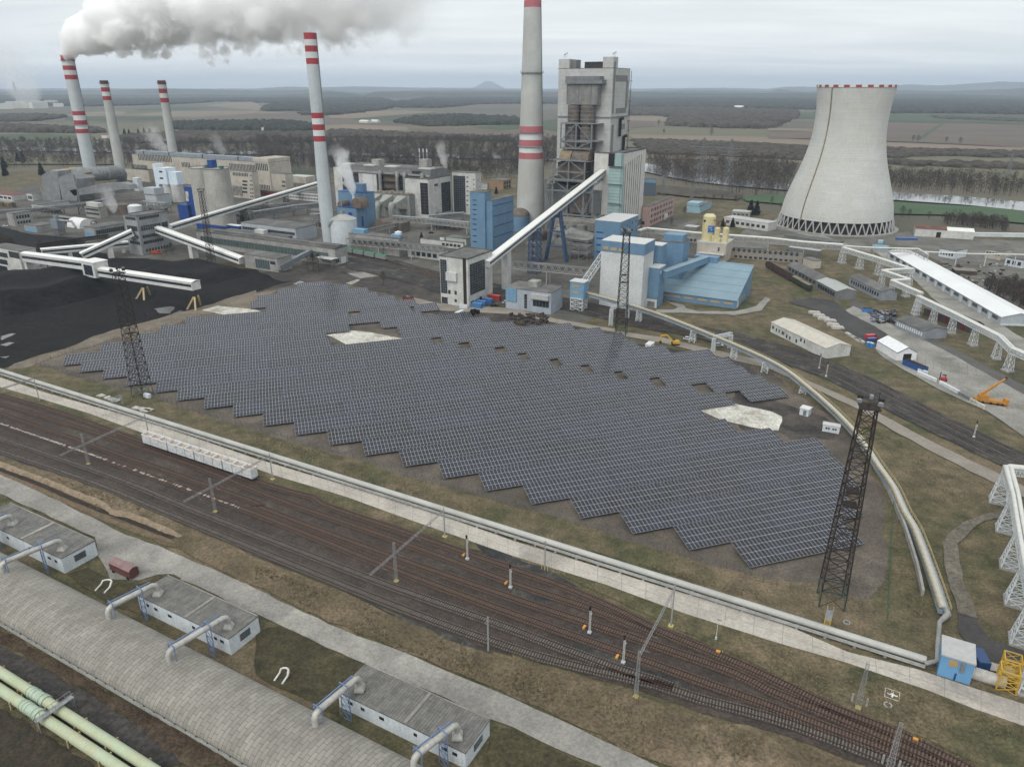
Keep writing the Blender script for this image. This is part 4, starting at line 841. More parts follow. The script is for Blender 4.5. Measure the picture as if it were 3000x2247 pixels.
for lab,c,q in (('orange switch motor beside the merging tracks','e3',(1303,935)),('orange switch motor beside the tracks at bottom right','e4',(930,1490))):
 b=G(c,*q); r=thing('switch_motor',lab,'switch motor',b,'switch motors'); m=MB(); m.box(b+UP*.35,(.9,.6,.6),ANG); m.build('housing',flat('orange_box',(.60,.28,.05)),r); m=MB(); m.bar(b+UP*.2,b-NN*1.5+UP*.2,.12); m.path([b+EE*.9,b+EE*.9+UP*1.2],.06,6); m.build('lever',yel,r)
# white cross marker
b=G('e4',785,1200); r=thing('cross_marker','white cross in a square frame on the grass','marker',b); m=MB(); m.bar(b-EE*1+UP*.12,b+EE*1+UP*.12,.45,.06); m.bar(b-NN*.9+UP*.125,b+NN*.9+UP*.125,.45,.06); m.build('cross',flat('marker_white',(.75,.75,.73)),r); m=MB()
for s0,s1 in (((-1,-1),(1,-1)),((1,-1),(1,1)),((1,1),(-1,1)),((-1,1),(-1,-1))): m.bar(b+EE*s0[0]*1.3+NN*s0[1]*1.3+UP*.15,b+EE*s1[0]*1.3+NN*s1[1]*1.3+UP*.15,.12)
m.build('frame',flat('marker_frame',(.55,.53,.44)),r)
for lab,c,q in (('round concrete manhole ring on the grass near the white cross','e4',(757,1268)),('round concrete manhole ring beside the stile','e4',(497,745))):
 b=G(c,*q); m=MB(); m.lathe([(.8,0),(.8,.35),(.55,.35),(.55,.05)],b,18,cap=False); tag(m.build('manhole_ring',conc),lab,'manhole ring')
# fences
def fence(lab,pts,h,m_,gap=3.2,rails=4):
 pts=smooth(pts,4); r=thing('wire_fence',lab,'fence',pts[0]); l=arcl(pts)[-1]; n=int(l/gap); m=MB()
 for k in range(n+1): p,_d=along(pts,min(l*.999,k*gap)); m.bar(p,p+UP*h,.09)
 o=m.build('posts',m_,r); o['kind']='stuff'; m=MB(); q=[along(pts,l*k/(n*2)*.999)[0] for k in range(n*2+1)]
 for i in range(rails):
  for a,b in zip(q[:-1],q[1:]): m.bar(a+UP*h*(i+1)/rails*.98,b+UP*h*(i+1)/rails*.98,.028)
 m.build('wires',m_,r)
fgreen=flat('dark_green_fence',(.03,.05,.042)); fgrey=flat('grey_fence',(.10,.105,.10))
fence('dark wire fence along the rail side of the solar field',GL('d1',[(315,348),(500,400),(700,465),(1000,548),(1330,622),(1550,717),(2211,912)])+GL('d2',[(500,1060),(1000,1203),(1500,1362),(2211,1562)])+GL('e3',[(500,150),(1000,290),(1500,440)])+GL('e4',[(0,500),(300,560),(520,610),(700,705)]),1.9,fgrey)
fence('green wire fence on the right flank of the solar field',GL('e4',[(752,720),(765,450),(782,120),(790,0)])+GL('d4',[(1070,1500),(960,1290)]),2.0,flat('bright_green_fence',(.025,.10,.055)),rails=6)
fence('dark wire fence below the curved conveyor',GL('d4',[(910,1190),(800,1040),(640,830),(480,700),(330,610),(150,500),(0,410)])+GL('d3',[(1900,330)]),2.2,fgrey)
fence('thin wire fence between coal yard and solar tables',GL('d1',[(320,340),(500,285),(750,220),(1040,135),(1250,80)])+GL('c5',[(1500,1530),(1700,1470)]),1.8,fgrey)
# light masts
def light_mast(lab,c,base,ct,top,w0,w1,n,lamps=True,tilt=0):
 b=G(c,*base); h=zat(b,P(ct,*top)); r=thing('light_mast',lab,'lattice mast',b,'tall rusty lattice masts'); m=MB(); lattice(m,b,w0,w1,h-5,n,.22,ANG+.2,4.5); m.build('lattice_shaft',rust,r)
 m=MB(); lattice(m,b,w0*1.02,w0,4.5,1,.22,ANG+.2); m.build('base_frame',flat('green_base_frame',(.035,.06,.048)),r)
 for t in (.48,.56,1.0):
  ww=w0+(w1-w0)*t; m=MB(); e_=1.2 if t==1 else -1.3; m.box(b+UP*(4.5+(h-5)*t),(ww+e_,ww+e_,.2),ANG+.2)
  for sg in ((-1,1) if t==1 else ()):
   for ax in (EE,NN): m.bar(b+UP*(5.6+(h-5)*t)+ax*sg*(ww/2+.6)-np.cross(ax,UP)*(ww/2+.6),b+UP*(5.6+(h-5)*t)+ax*sg*(ww/2+.6)+np.cross(ax,UP)*(ww/2+.6),.09)
  m.build('platform',rust,r)
 for k in range(6):
  a=k*1.05; q=b+UP*(h+.8)+V3(math.cos(a),math.sin(a),0)*(w1/2+.9); m=MB(); m.box(q,(.9,.7,.8),a); m.build('floodlight',grating if k%2 else rust,r)
 m=MB(); m.bar(b+UP*h+EE*w1/2,b+UP*(h+3)+EE*w1/2,.12); m.build('lightning_rod',rust,r)
 return b
light_mast('tall dark lattice light mast right of the solar field, near the road','e4',(395,610),'d4',(885,690),5.4,3.0,16)
light_mast('tall dark lattice light mast at the left end of the solar field','d1',(1235,620),'c5',(1020,1080),5.2,2.8,15)
light_mast('tall dark lattice light mast in front of the blue and white hall','c7',(940,1625),'c7',(995,735),5.0,2.8,15)
light_mast('thinner lattice mast on the far side of the coal heap','c5',(1835,1035),'c5',(1737,380),3.6,2.2,18)
b=G('d1',1265,645); tag(MB().par(b-EE*1.5+UP*.4,EE*3,NN*1.2,UP*1.6).build('switch_cabinet',whitew),'small white cabinet at the foot of the left light mast','cabinet')
# ---- kiosks right of the solar field
b=Bld('transformer_kiosk','small white transformer kiosk with grey door on sandy ground','kiosk',P('d4',345,800),P('d4',345,745),P('d4',278,722),P('d4',380,722),whitew,flat('kiosk_roof',(.62,.62,.6)),fit='R')
b.rect('L',b.W*.25,.2,b.W*.6,b.h*.85,steel_grey,'door')
b=Bld('site_cabin','white site cabin with two dark windows below the curved conveyor','cabin',P('d4',612,948),P('d4',620,895),P('d4',475,870),2.6,whitew,flat('cabin_roof',(.5,.5,.49)),fit='L')
b.rect('L',b.W*.15,1.0,b.W*.45,b.h*.8,glass,'window',grid=(2,1),fr=steel_white); b.rect('L',b.W*.55,1.0,b.W*.85,b.h*.8,glass,'window',grid=(2,1),fr=steel_white)
b=Bld('inverter_kiosk','small pale grey kiosk behind the solar rows, near the yellow excavator','kiosk',P('d3',1195,232),P('d3',1195,185),P('d3',1152,175),P('d3',1230,175),steel_white,flat('kiosk_roof',(.62,.62,.6)),ang=R(-30)); b.rect('L',b.W*.3,.2,b.W*.7,b.h*.8,steel_grey,'door')
b=Bld('inverter_kiosk','small white kiosk beyond the solar rows by the tall white tower','kiosk',P('c6',1745,1475),P('c6',1745,1440),P('c6',1718,1440),P('c6',1800,1440),whitew,flat('kiosk_roof',(.62,.62,.6))); b.rect('L',b.W*.3,.2,b.W*.7,b.h*.8,steel_grey,'door')
b=Bld('inverter_kiosk','small white kiosk at the far end of the solar rows','kiosk',P('c6',570,1207),P('c6',570,1185),P('c6',540,1183),P('c6',602,1183),whitew,flat('kiosk_roof',(.62,.62,.6))); b.rect('L',b.W*.3,.2,b.W*.7,b.h*.8,steel_grey,'door')
# slabs near the pipe
slab=mat('pale_slab',(.48,.46,.42),(.36,.345,.315),scale=1,rough=.9)
for i,(x,y) in enumerate(((875,622),(930,640),(960,652),(1000,664),(1175,728),(1225,737),(1260,752),(1285,745))):
 b=G('d1',x,y); m=MB(); m.box(b+UP*.25,(3.2,2.2,.25),ANG+random.uniform(-.3,.3)); m.box(b+UP*.5+EE*.3,(3,2.0,.2),ANG+random.uniform(-.3,.3)); tag(m.build('concrete_slab',slab),('stack of pale slabs, %s left of the pale green footbridge'%ORD[3-i]) if i<4 else 'pale slabs, %s right of the pale green footbridge'%ORD[i-4],'concrete slab','loose slabs beside the pipeline')
# ================================================================ industrial core
cream=mat('cream_render',(.50,.46,.39),(.42,.385,.33),scale=.15,rough=.9,streak=.15,c3=(.36,.33,.29),scale2=.08)
whiteclad=mat('white_cladding',(.62,.63,.62),(.52,.53,.52),scale=.12,rough=.6,streak=.14)
greyclad=mat('grey_cladding',(.20,.205,.205),(.155,.16,.16),scale=.15,rough=.6,streak=.12)
rustclad=mat('rust_stained_cladding',(.19,.165,.14),(.10,.092,.085),scale=.25,rough=.8,streak=.3,c3=(.20,.13,.08),scale2=.2)
ductg=mat('grey_duct',(.25,.255,.245),(.17,.172,.165),scale=.3,rough=.6,metal=.2,streak=.15,c3=(.30,.29,.26),scale2=.15)
chim=mat('chimney_concrete',(.47,.48,.46),(.40,.41,.395),scale=.06,rough=.9,streak=.12,c3=(.43,.42,.385),scale2=.05,fine=.12)
chim_w=mat('chimney_white',(.62,.64,.63),(.54,.56,.555),scale=.06,rough=.85,streak=.1,fine=.1)
chim_r=mat('chimney_red',(.33,.045,.055),(.28,.04,.048),scale=.1,rough=.7,fine=.1)
chim_rf=mat('chimney_faded_red',(.40,.135,.15),(.36,.12,.13),scale=.1,rough=.7,fine=.1)
chim_b=mat('chimney_sooty_brown',(.10,.05,.045),(.06,.04,.038),scale=.2,rough=.9)
teal=mat('teal_glass_cladding',(.30,.41,.405),(.25,.35,.35),scale=.5,rough=.3)
chim_p=mat('chimney_bluish_white',(.50,.54,.555),(.43,.465,.48),scale=.06,rough=.85,streak=.12,fine=.1)
def chimney(lab,base,bpx,axis_top,bands,r_pts,gal,matgrey=chim):
 """bands: list of (y_top,y_bottom,mat) in full-picture y; r_pts: (y, half width px)"""
 b=np.array(base,float); r=thing('chimney',lab,'chimney',b); zs=lambda y: zat(b,(0,y))
 rz=sorted([(0 if y is None else zs(y),hw) for y,hw in r_pts])
 def rad(zq):
  q=[(z_,hw*pxm(V3(b[0],b[1],z_))) for z_,hw in rz]
  return float(np.interp(zq,[a for a,_ in q],[c for _,c in q]))
 zt=max(zs(bands[0][0]),rz[-1][0]); lev=[]
 for yt,yb,m_ in bands: lev.append((zs(yb),zs(yt),m_))
 cur=sorted(lev,key=lambda t:t[0]); z_=0.
 seg=[]
 for z0,z1,m_ in cur:
  if z0>z_+.05: seg.append((z_,z0,matgrey))
  seg.append((z0,z1,m_)); z_=z1
 ms=[matgrey];
 for z0,z1,m_ in seg:
  if z0==0 or m_ is matgrey:
   k=6
  else: k=1
  mb=MB(); pr=[(rad(z0+(z1-z0)*i/k),z0+(z1-z0)*i/k) for i in range(k+1)]
  mb.lathe(pr,b,40,cap=False)
  if z1==z_: mb.lathe([(pr[-1][0],z1),(pr[-1][0]*.82,z1),(pr[-1][0]*.82,z1-3)],b,40,cap=False)
  mb.build('shaft' if m_ is matgrey else 'painted_band',m_,r)
 mb=MB(); mb.lathe([(rad(z_)*.8,z_-2.9),(.1,z_-2.9)],b,30,cap=False); mb.build('flue_mouth',dark,r)
 for y in gal:
  zq=zs(y); rr=rad(zq); mb=MB(); mb.lathe([(rr,zq-.3),(rr+1.3,zq-.3),(rr+1.3,zq),(rr,zq)],b,40,cap=False)
  for hh in (.6,1.15): mb.lathe([(rr+1.25,zq+hh-.05),(rr+1.3,zq+hh),(rr+1.2,zq+hh)],b,40,cap=False)
  for k in range(24): a=k*math.pi/12; q=b+V3(math.cos(a)*(rr+1.25),math.sin(a)*(rr+1.25),zq); mb.bar(q,q+UP*1.15,.08)
  mb.build('gallery',steel_grey,r)
 a=math.atan2(-b[1],-b[0])+1.25; mb=MB(); k=24
 pts=[b+V3(math.cos(a)*(rad(z_*i/k)+.25),math.sin(a)*(rad(z_*i/k)+.25),z_*i/k) for i in range(k+1)]
 for p,q in zip(pts[:-1],pts[1:]): mb.bar(p,q,.45,.35)
 mb.build('ladder',steel_grey,r)
 return r,zs,rad
S3=_s
c1y=lambda y:y*_s
b_ch1=gp((271.5,528))
ch1=chimney('tallest left chimney with smoke, red and white bands in two places',b_ch1,None,None,[(c1y(480),c1y(528),chim_r),(c1y(528),c1y(570),chim_w),(c1y(570),c1y(609),chim_r),(c1y(609),c1y(650),chim_w),(c1y(650),c1y(690),chim_r),(c1y(962),c1y(998),chim_r),(c1y(998),c1y(1040),chim_w),(c1y(1040),c1y(1076),chim_r),(c1y(1076),c1y(1115),chim_w),(c1y(1115),c1y(1152),chim_r)],[(None,19),(c1y(1450),17.8),(c1y(962),16.8),(c1y(480),17.2)],[c1y(526),c1y(1077)],chim_p)
b_ch2=gp(P('c5',1060,285))
chimney('slender left chimney with sooty brown top, beside the tallest left chimney',b_ch2,None,None,[(c1y(697),c1y(728),chim_b),(c1y(728),c1y(757),chim_w),(c1y(757),c1y(795),chim_r),(c1y(795),c1y(832),chim_w),(c1y(832),c1y(868),chim_r)],[(None,16.2),(c1y(1500),15),(c1y(868),11.4),(c1y(697),11.3)],[c1y(722)])
b_ch3=gp((520.5,527))
chimney('slender chimney with reddish top rising behind the cream power house',b_ch3,None,None,[(c1y(697),c1y(732),mat('chimney_brown_red',(.20,.06,.055),(.14,.05,.045),scale=.2)),(c1y(732),c1y(768),chim_w),(c1y(768),c1y(808),chim_r),(c1y(808),c1y(848),chim_w),(c1y(848),c1y(888),chim_r)],[(None,14.5),(c1y(1450),13.2),(c1y(888),11.3),(c1y(697),11.3)],[c1y(722)])
b_ch4=gp(P('c6',635,845))
chimney('red and white banded chimney behind the white cylindrical silo',b_ch4,None,None,[(c1y(287),c1y(345),chim_r),(c1y(345),c1y(398),chim_w),(c1y(398),c1y(452),chim_r),(c1y(452),c1y(506),chim_w),(c1y(506),c1y(558),chim_r),(c1y(975),c1y(1023),chim_r),(c1y(1023),c1y(1075),chim_w),(c1y(1075),c1y(1125),chim_r),(c1y(1125),c1y(1175),chim_w),(c1y(1175),c1y(1223),chim_r)],[(None,16.5),(430+_s*500,20.5),(430+_s*100,18.4),(c1y(1223),17.2),(c1y(287),18.1)],[],chim_p)
b_ch5=gp(P('c7',160,690))
ZT5=230.
r5,zs5,rad5=chimney('huge grey chimney with faded red bands, cut by the top edge',b_ch5,None,None,[(-190.,-150.,chim_rf),(-150.,-105.,chim_w),(-105.,-55.,chim_rf),(-55.,3.,chim_w),(3.,c1y(70),chim_rf),(c1y(1090),c1y(1145),chim_rf),(c1y(1145),c1y(1206),chim_w),(c1y(1206),c1y(1260),chim_rf),(c1y(1260),c1y(1316),chim_w),(c1y(1316),c1y(1370),chim_rf)],[(None,41.5),(430+_s*580,42),(430+_s*560,41),(c1y(1650),39.5),(c1y(1360),36.5),(c1y(1090),34),(c1y(632),30),(0,25),(-190,23)],[c1y(630),c1y(1145),c1y(1262)],chim)
# boiler house
gc=G('c7',1112,690); hr=zat(gc,P('c3',1160,1290)); a_r=gp(P('c3',940,1335),hr)
def ribw():
 return ribmat('white_ribbed_panels',(.58,.57,.54),(.48,.47,.44),2.2,'X',.05,.7,.7)
RB=Bld('bunker_block','tall pale block with dark vertical window ribs at the right of the boiler house','building',None,hr,P('c3',713,1347),P('c3',1160,1290),ribw(),felt,base=a_r*V3(1,1,0),par=.8)
for i in range(9):
 t=.12+.085*i; RB.rect('R',RB.D*t,8,RB.D*t+.9,hr*(.86+.012*i) if i<8 else hr*.95,glass,'window_strip')
RB.rect('R',RB.D*.02,2,RB.D*.99,7,greyclad,'base_band')
def lwall(off,p): # picture point on the plane parallel to the boiler front, off metres in front
 r=ray(p); o=V3(0,0,HC); A=BO.a-NN*off; t=np.dot(NN,A-o)/np.dot(NN,r); return o+r*t
a_b=gp(P('c3',838,1322),hr)*V3(1,1,0); tmp=P('c3',877,497)
BO=Bld('boiler_house','tall pale boiler house tower with two roof turrets','building',None,zat(a_b,P('c3',872,592)),P('c3',403,592),P('c3',1022,602),ribmat('pale_panel_grid',(.44,.445,.43),(.35,.355,.345),3.,'Y',.035,.72,.75),felt,base=a_b,ov=.1)
zt_=zat(a_b,P('c3',877,497)); zl_=zt_-1.0
o=BO; s0=o.on('L',P('c3',783,600))[0]; s1=o.on('L',P('c3',403,540))[0]; s2=o.on('L',P('c3',495,540))[0]
pg=MATS['pale_panel_grid']
m=MB(); dR=BO.on('R',P('c3',917,540))[0]
m.par(o.a+NN*.0-EE*s0+UP*(o.h+.35)-NN*.01,EE*(s0+.01),NN*abs(dR),UP*(zt_-o.h)); m.build('turret',pg,o.root)
m=MB(); m.par(o.a-EE*o.W+UP*(o.h+.35)-NN*.01,EE*(o.W-s2),NN*12,UP*(zl_-o.h)); m.build('turret',pg,o.root)
s3=o.on('L',P('c3',540,540))[0]; m=MB(); m.par(o.a-EE*s2+UP*(o.h+.35)+NN*3,EE*(s2-s3),NN*9,UP*(zl_-o.h-.5)); m.build('lift_housing',greyclad,o.root)
sa,sb=o.on('L',P('c3',608,592))[0],o.on('L',P('c3',778,592))[0]; m=MB(); m.par(o.a-EE*sa+UP*(o.h+.35)+NN*4,EE*(sa-sb),NN*7,UP*4.5); m.build('roof_louvre',mat('dark_louvre',(.045,.045,.045),(.03,.03,.03)),o.root)
o.win('R',P('c3',862,985),P('c3',900,535),greyclad,name='grey_panel');
for (x0,y0,x1,y1) in ((895,708,1000,655),(893,985,985,932)): o.win('R',P('c3',x0,y0),P('c3',x1,y1),greyclad,name='grey_panel',d=.1)
o.win('R',P('c3',975,935),P('c3',1005,700),greyclad,name='grey_panel',d=.12); o.win('R',P('c3',848,1315),P('c3',880,1080),greyclad,name='grey_panel',d=.1); o.win('R',P('c3',922,1125),P('c3',975,1070),greyclad,name='grey_panel',d=.1)
o.rect('L',0.2,o.on('L',P('c3',840,1025))[1],o.W-.2,o.on('L',P('c3',840,1012))[1],steel_grey,'ledge',d=.5)
o.rect('R',0.2,o.on('L',P('c3',840,1025))[1],o.D-.2,o.on('L',P('c3',840,1012))[1],steel_grey,'ledge',d=.5)
for (x,y0,y1) in ((918,1180,1030),(948,1310,1180)):
 s_,z0=o.on('R',P('c3',x,y0)); _,z1=o.on('R',P('c3',x,y1)); m=MB()
 for dx in (-1.2,1.2):
  q=o.a+NN*(s_+dx)+EE*1.2; m.path([q+UP*z0,q+UP*z1,q+UP*(z1+1)+EE*1.5,q+UP*(z1-.5)+EE*2.4],.7,10)
 m.bar(o.a+NN*(s_-2.2)+EE*1.2+UP*(z0+2),o.a+NN*(s_+2.2)+EE*1.2+UP*(z0+2),.5); m.build('exhaust_pipe',rust,o.root)
m=MB()
for k in range(9):
 zq=o.h*(.45+.06*k); m.box(o.a+NN*(o.D+.2)+UP*zq+EE*.8,(2.2,2.,.3),ANG)
 m.bar(o.a+NN*(o.D)+UP*zq+EE*1.2,o.a+NN*(o.D)+UP*(zq+o.h*.06)+EE*1.2,.35)
m.build('edge_stair',rust,o.root)
for t0 in (.04,.93):
 m=MB(); q=o.a-EE*o.W*t0+NN*3+UP*(zt_+.3)
 for k in range(3): m.bar(q+EE*k*1.1,q+EE*k*1.1+UP*(3+k*.7),.12); m.path([q+EE*k*1.1+UP*(2.2+k*.5),q+EE*(k*1.1+.4)+UP*(2.2+k*.5)],.5,8)
 m.build('antenna',steel_grey,o.root)
ZAT=lambda off,p: float(lwall(off,p)[2])
# flue-gas steelwork in front of the boiler house
fg=thing('flue_gas_steelwork','rusty grey ducts and steel frames stacked on the front of the boiler house','steelwork',lwall(18,P('c3',550,1560))*V3(1,1,0))
def lbox(off0,off1,pa,pb,m_,name,par=fg,ref=None):   # box between plane offsets spanned by picture points (top-left, bottom-right) on plane off1
 a=lwall(off1,pa); b=lwall(off1,pb); s=np.dot(b-a,EE); z0,z1=min(a[2],b[2]),max(a[2],b[2])
 o_=V3(a[0],a[1],max(z0,0)); return MB().par(o_,EE*s,NN*(off1-off0),UP*(z1-max(z0,0))).build(name,m_,par)
lbox(0,7,P('c3',477,726),P('c3',738,908),ductg,'gas_duct_box')
m=MB();
for x in (477,578,685,738):
 a=lwall(7.15,P('c3',x,726)); b=lwall(7.15,P('c3',x,908)); m.bar(a,V3(a[0],a[1],b[2]),.5)
m.build('stiffeners',steel_grey,fg)
lbox(0,8.5,P('c3',462,662),P('c3',755,690),steel_grey,'crane_beam'); lbox(0,9,P('c3',460,692),P('c3',775,726),steel_grey,'crane_beam')
for xa,xb in ((490,590),(600,715)):
 a=lwall(3.5,P('c3',(xa+xb)/2,908)); zb=ZAT(3.5,P('c3',650,1300)); rr=abs(np.dot(lwall(3.5,P('c3',xb,960))-lwall(3.5,P('c3',xa,960)),EE))/2
 m=MB(); m.path([V3(a[0],a[1],zb),V3(a[0],a[1],a[2])],rr,20); m.build('riser_duct',rustclad,fg)
 m=MB()
 for k in range(11): zq=zb+(a[2]-zb)*(k+.5)/11; m.path([V3(a[0],a[1],zq-.35),V3(a[0],a[1],zq+.35)],rr+.45,20)
 m.build('ring_platform',steel_grey,fg)
def frame(off,pts_x,ys,th,name='steel_frame',diag=True,off2=None):
 m=MB(); zz_=[ZAT(off,P('c3',550,y)) for y in ys]
 xs=[lwall(off,P('c3',x,ys[0])) for x in pts_x]
 for d_ in ((off,) if off2 is None else (off,off2)):
  X=[V3(*(q+NN*(off-d_))[:2],0) for q in xs]
  for q in X: m.bar(q+UP*max(zz_[-1],0),q+UP*zz_[0],th)
  for zq in zz_:
   if zq>0: m.bar(X[0]+UP*zq,X[-1]+UP*zq,th*.8,th)
  if diag:
   for i in range(len(X)-1):
    for j in range(len(zz_)-1):
     if (i+j)%2==0: m.bar(X[i]+UP*zz_[j+1],X[i+1]+UP*zz_[j],th*.6)
     else: m.bar(X[i]+UP*zz_[j],X[i+1]+UP*zz_[j+1],th*.6)
 if off2 is not None:
  for q in xs:
   for zq in zz_:
    if zq>0: q1=V3(q[0],q[1],zq); m.bar(q1,q1+NN*(off-off2),th*.6)
 return m.build(name,steel_grey,fg)
frame(10,(425,555,690),(1068,1225,1285),1.1,off2=1); frame(16,(360,490,630),(1390,1490,1570),1.1,off2=1); frame(20,(290,350,480,620,700),(1560,1657,1860),1.2,off2=1)
z_=ZAT(20,P('c3',550,1860)); frame(20,(290,350,480,620,700,750),(1860,2010),1.3,off2=1)
lbox(0,10.5,P('c3',420,1062),P('c3',750,1075),grating,'deck'); lbox(0,10.5,P('c3',560,1215),P('c3',745,1228),grating,'deck'); lbox(0,17,P('c3',355,1388),P('c3',660,1402),grating,'deck'); lbox(0,22,P('c3',270,1558),P('c3',640,1582),steel_grey,'deck')
for xa,xb in ((403,500),(508,652)):
 a=lwall(14,P('c3',xa,1390)); b=lwall(14,P('c3',xb,1390)); zt0=ZAT(14,P('c3',550,1300)); zb=ZAT(14,P('c3',550,1390)); l=np.dot(b-a,EE); m=MB(); n=12; ra=10.
 pr=[(0,zb)]+[(ra*(1-math.cos(t)),zb+(zt0-zb)*math.sin(t)) for t in np.linspace(.5,math.pi/2,n)]+[(13.5,zt0),(13.5,zb)]
 q=[V3(a[0],a[1],0)+NN*y+UP*zz_ for y,zz_ in pr]; k=len(q); m.add(q+[v+EE*l for v in q],[tuple(range(k)),tuple(range(k,2*k))[::-1]]+[(i,k+i,k+(i+1)%k,(i+1)%k) for i in range(k)]); m.build('arched_duct',rustclad if xa>450 else mat('tan_weathered_sheet',(.30,.23,.15),(.2,.16,.11),scale=.3,streak=.3),fg)
lbox(0,12,P('c3',395,1402),P('c3',500,1560),rustclad,'duct_section'); lbox(0,12,P('c3',508,1402),P('c3',625,1560),rustclad,'duct_section')
lbox(1,12,P('c3',300,1590),P('c3',470,1850),greyclad,'casing'); lbox(1,12,P('c3',500,1600),P('c3',650,1850),rustclad,'casing'); lbox(1,10,P('c3',655,1640),P('c3',760,1850),greyclad,'casing')
lbox(.5,2,P('c3',395,1560),P('c3',830,2000),dark,'painted_shade_core')  # near-black slab: shade deep in the steelwork put in as colour
for x0,x1 in ((700,760),(790,830)): lbox(1,3,P('c3',x0,1500),P('c3',x1,1990),steel_grey,'column_cladding')
# teal lift tower
tl=thing('teal_lift_tower','turquoise glazed lift tower on the boiler house front','lift tower',RB.a*V3(1,1,0)-NN*2)
def tbox(pa,pb,m_,name,d=5.):
 r=ray(pa); o_=V3(0,0,HC); A=RB.a-NN*d; t=np.dot(NN,A-o_)/np.dot(NN,r); a=o_+r*t; r=ray(pb); t=np.dot(NN,A-o_)/np.dot(NN,r); b=o_+r*t
 return MB().par(V3(a[0],a[1],max(0,b[2])),EE*np.dot(b-a,EE),NN*(d-.3),UP*(a[2]-max(0,b[2]))).build(name,m_,tl)
tl_m=ribmat('teal_banded_glass',(.33,.44,.43),(.27,.375,.37),2.4,'Y',.12,.5,.3)
tbox(P('c3',838,1445),P('c3',912,2000),tl_m,'shaft'); tbox(P('c3',835,1330),P('c3',887,1440),dark,'louvre',6); tbox(P('c3',888,1328),P('c3',940,1440),teal,'head_house',6)
for y in (1440,1590,1757,1905): tbox(P('c3',825,y),P('c3',945,y+8),grating,'landing',6.5)
tbox(P('c3',915,1445),P('c3',932,1960),teal,'side_glazing',4)
# ---- chimney base collar ducts & big flue ducts (ESP level)
ep=thing('flue_duct_group','grey round flue ducts and precipitator roofs below the boiler house','duct group',lwall(40,P('c7',560,760))*V3(1,1,0))
def c7p(off,x,y): return lwall(off,P('c7',x,y))
lbox(24,44,P('c7',345,630),P('c7',715,735),mat('stained_duct_wall',(.25,.23,.205),(.16,.15,.14),scale=.2,streak=.3,c3=(.3,.28,.24),scale2=.1),'precipitator_box',ep)
m=MB()
for i in range(26):
 q=c7p(30+random.uniform(-4,12),random.uniform(360,712),648); m.box(V3(q[0],q[1],q[2])+UP*random.uniform(.3,.8),(random.uniform(2,4.5),random.uniform(.8,2),random.uniform(.5,1.4)),ANG)
m.build('roof_equipment',conc,ep)
for (x0,y0,x1,y1,r_) in ((480,775,715,770,4.2),(380,755,470,740,3.4)):
 a=c7p(48,x0,y0); b=c7p(48,x1,y1); b[2]=a[2]; m=MB(); m.path([a-UP*10-EE*1,a-EE*.5,a+EE*3+UP*2.5,b],r_,18); m.build('round_duct',ductg,ep)
for x in (420,500,600): a=c7p(46,x,700); m=MB(); m.path([a+UP*2,a-UP*5,a-UP*11+EE*3],3.4,16); m.build('round_duct',ductg,ep)
a=c7p(52,395,790); m=MB(); m.path([a,a-UP*12+EE*5,a-UP*26+EE*8,a-UP*34+EE*14,a-UP*34+EE*22],[4.5,4.6,4.6,4.4,4.4],16); m.build('curved_duct',ductg,ep)
for (x0,x1,y0,y1) in ((150,250,840,960),(120,245,905,985)):
 a=c7p(54,(x0+x1)/2,y0); zb=max(0,c7p(54,x0,y1)[2]); m=MB(); pr=[(0,zb),(9,zb),(9,zb+4)]+[(4.5+4.5*math.cos(t),max(zb+4,a[2]-4.5)+4.5*math.sin(t)) for t in np.linspace(0,math.pi,9)]+[(0,zb+4)]
 q=[V3(a[0],a[1],0)-EE*4.5+EE*x_+UP*z_ for x_,z_ in pr]; k=len(q); m.add(q+[v+NN*12 for v in q],[tuple(range(k)),tuple(range(k,2*k))[::-1]]+[(i,(i+1)%k,k+(i+1)%k,k+i) for i in range(k)]); m.build('fan_housing',rustclad,ep)
m=MB()
for x in range(400,720,40):
 a=c7p(48,x,800); m.bar(a*V3(1,1,0),a,.5); m.bar(a*V3(1,1,0)+NN*10,a+NN*10,.5); m.bar(a*V3(1,1,0),a+EE*4,.3)
a=c7p(48,395,795); b=c7p(48,715,800); b[2]=a[2]; m.bar(a,b,.8); m.bar(a-UP*9,b-UP*9,.5)
for i in range(6): m.bar(a+(b-a)*i/6,a+(b-a)*(i+1)/6-UP*9,.3)
m.build('pipe_rack',steel_grey,ep)
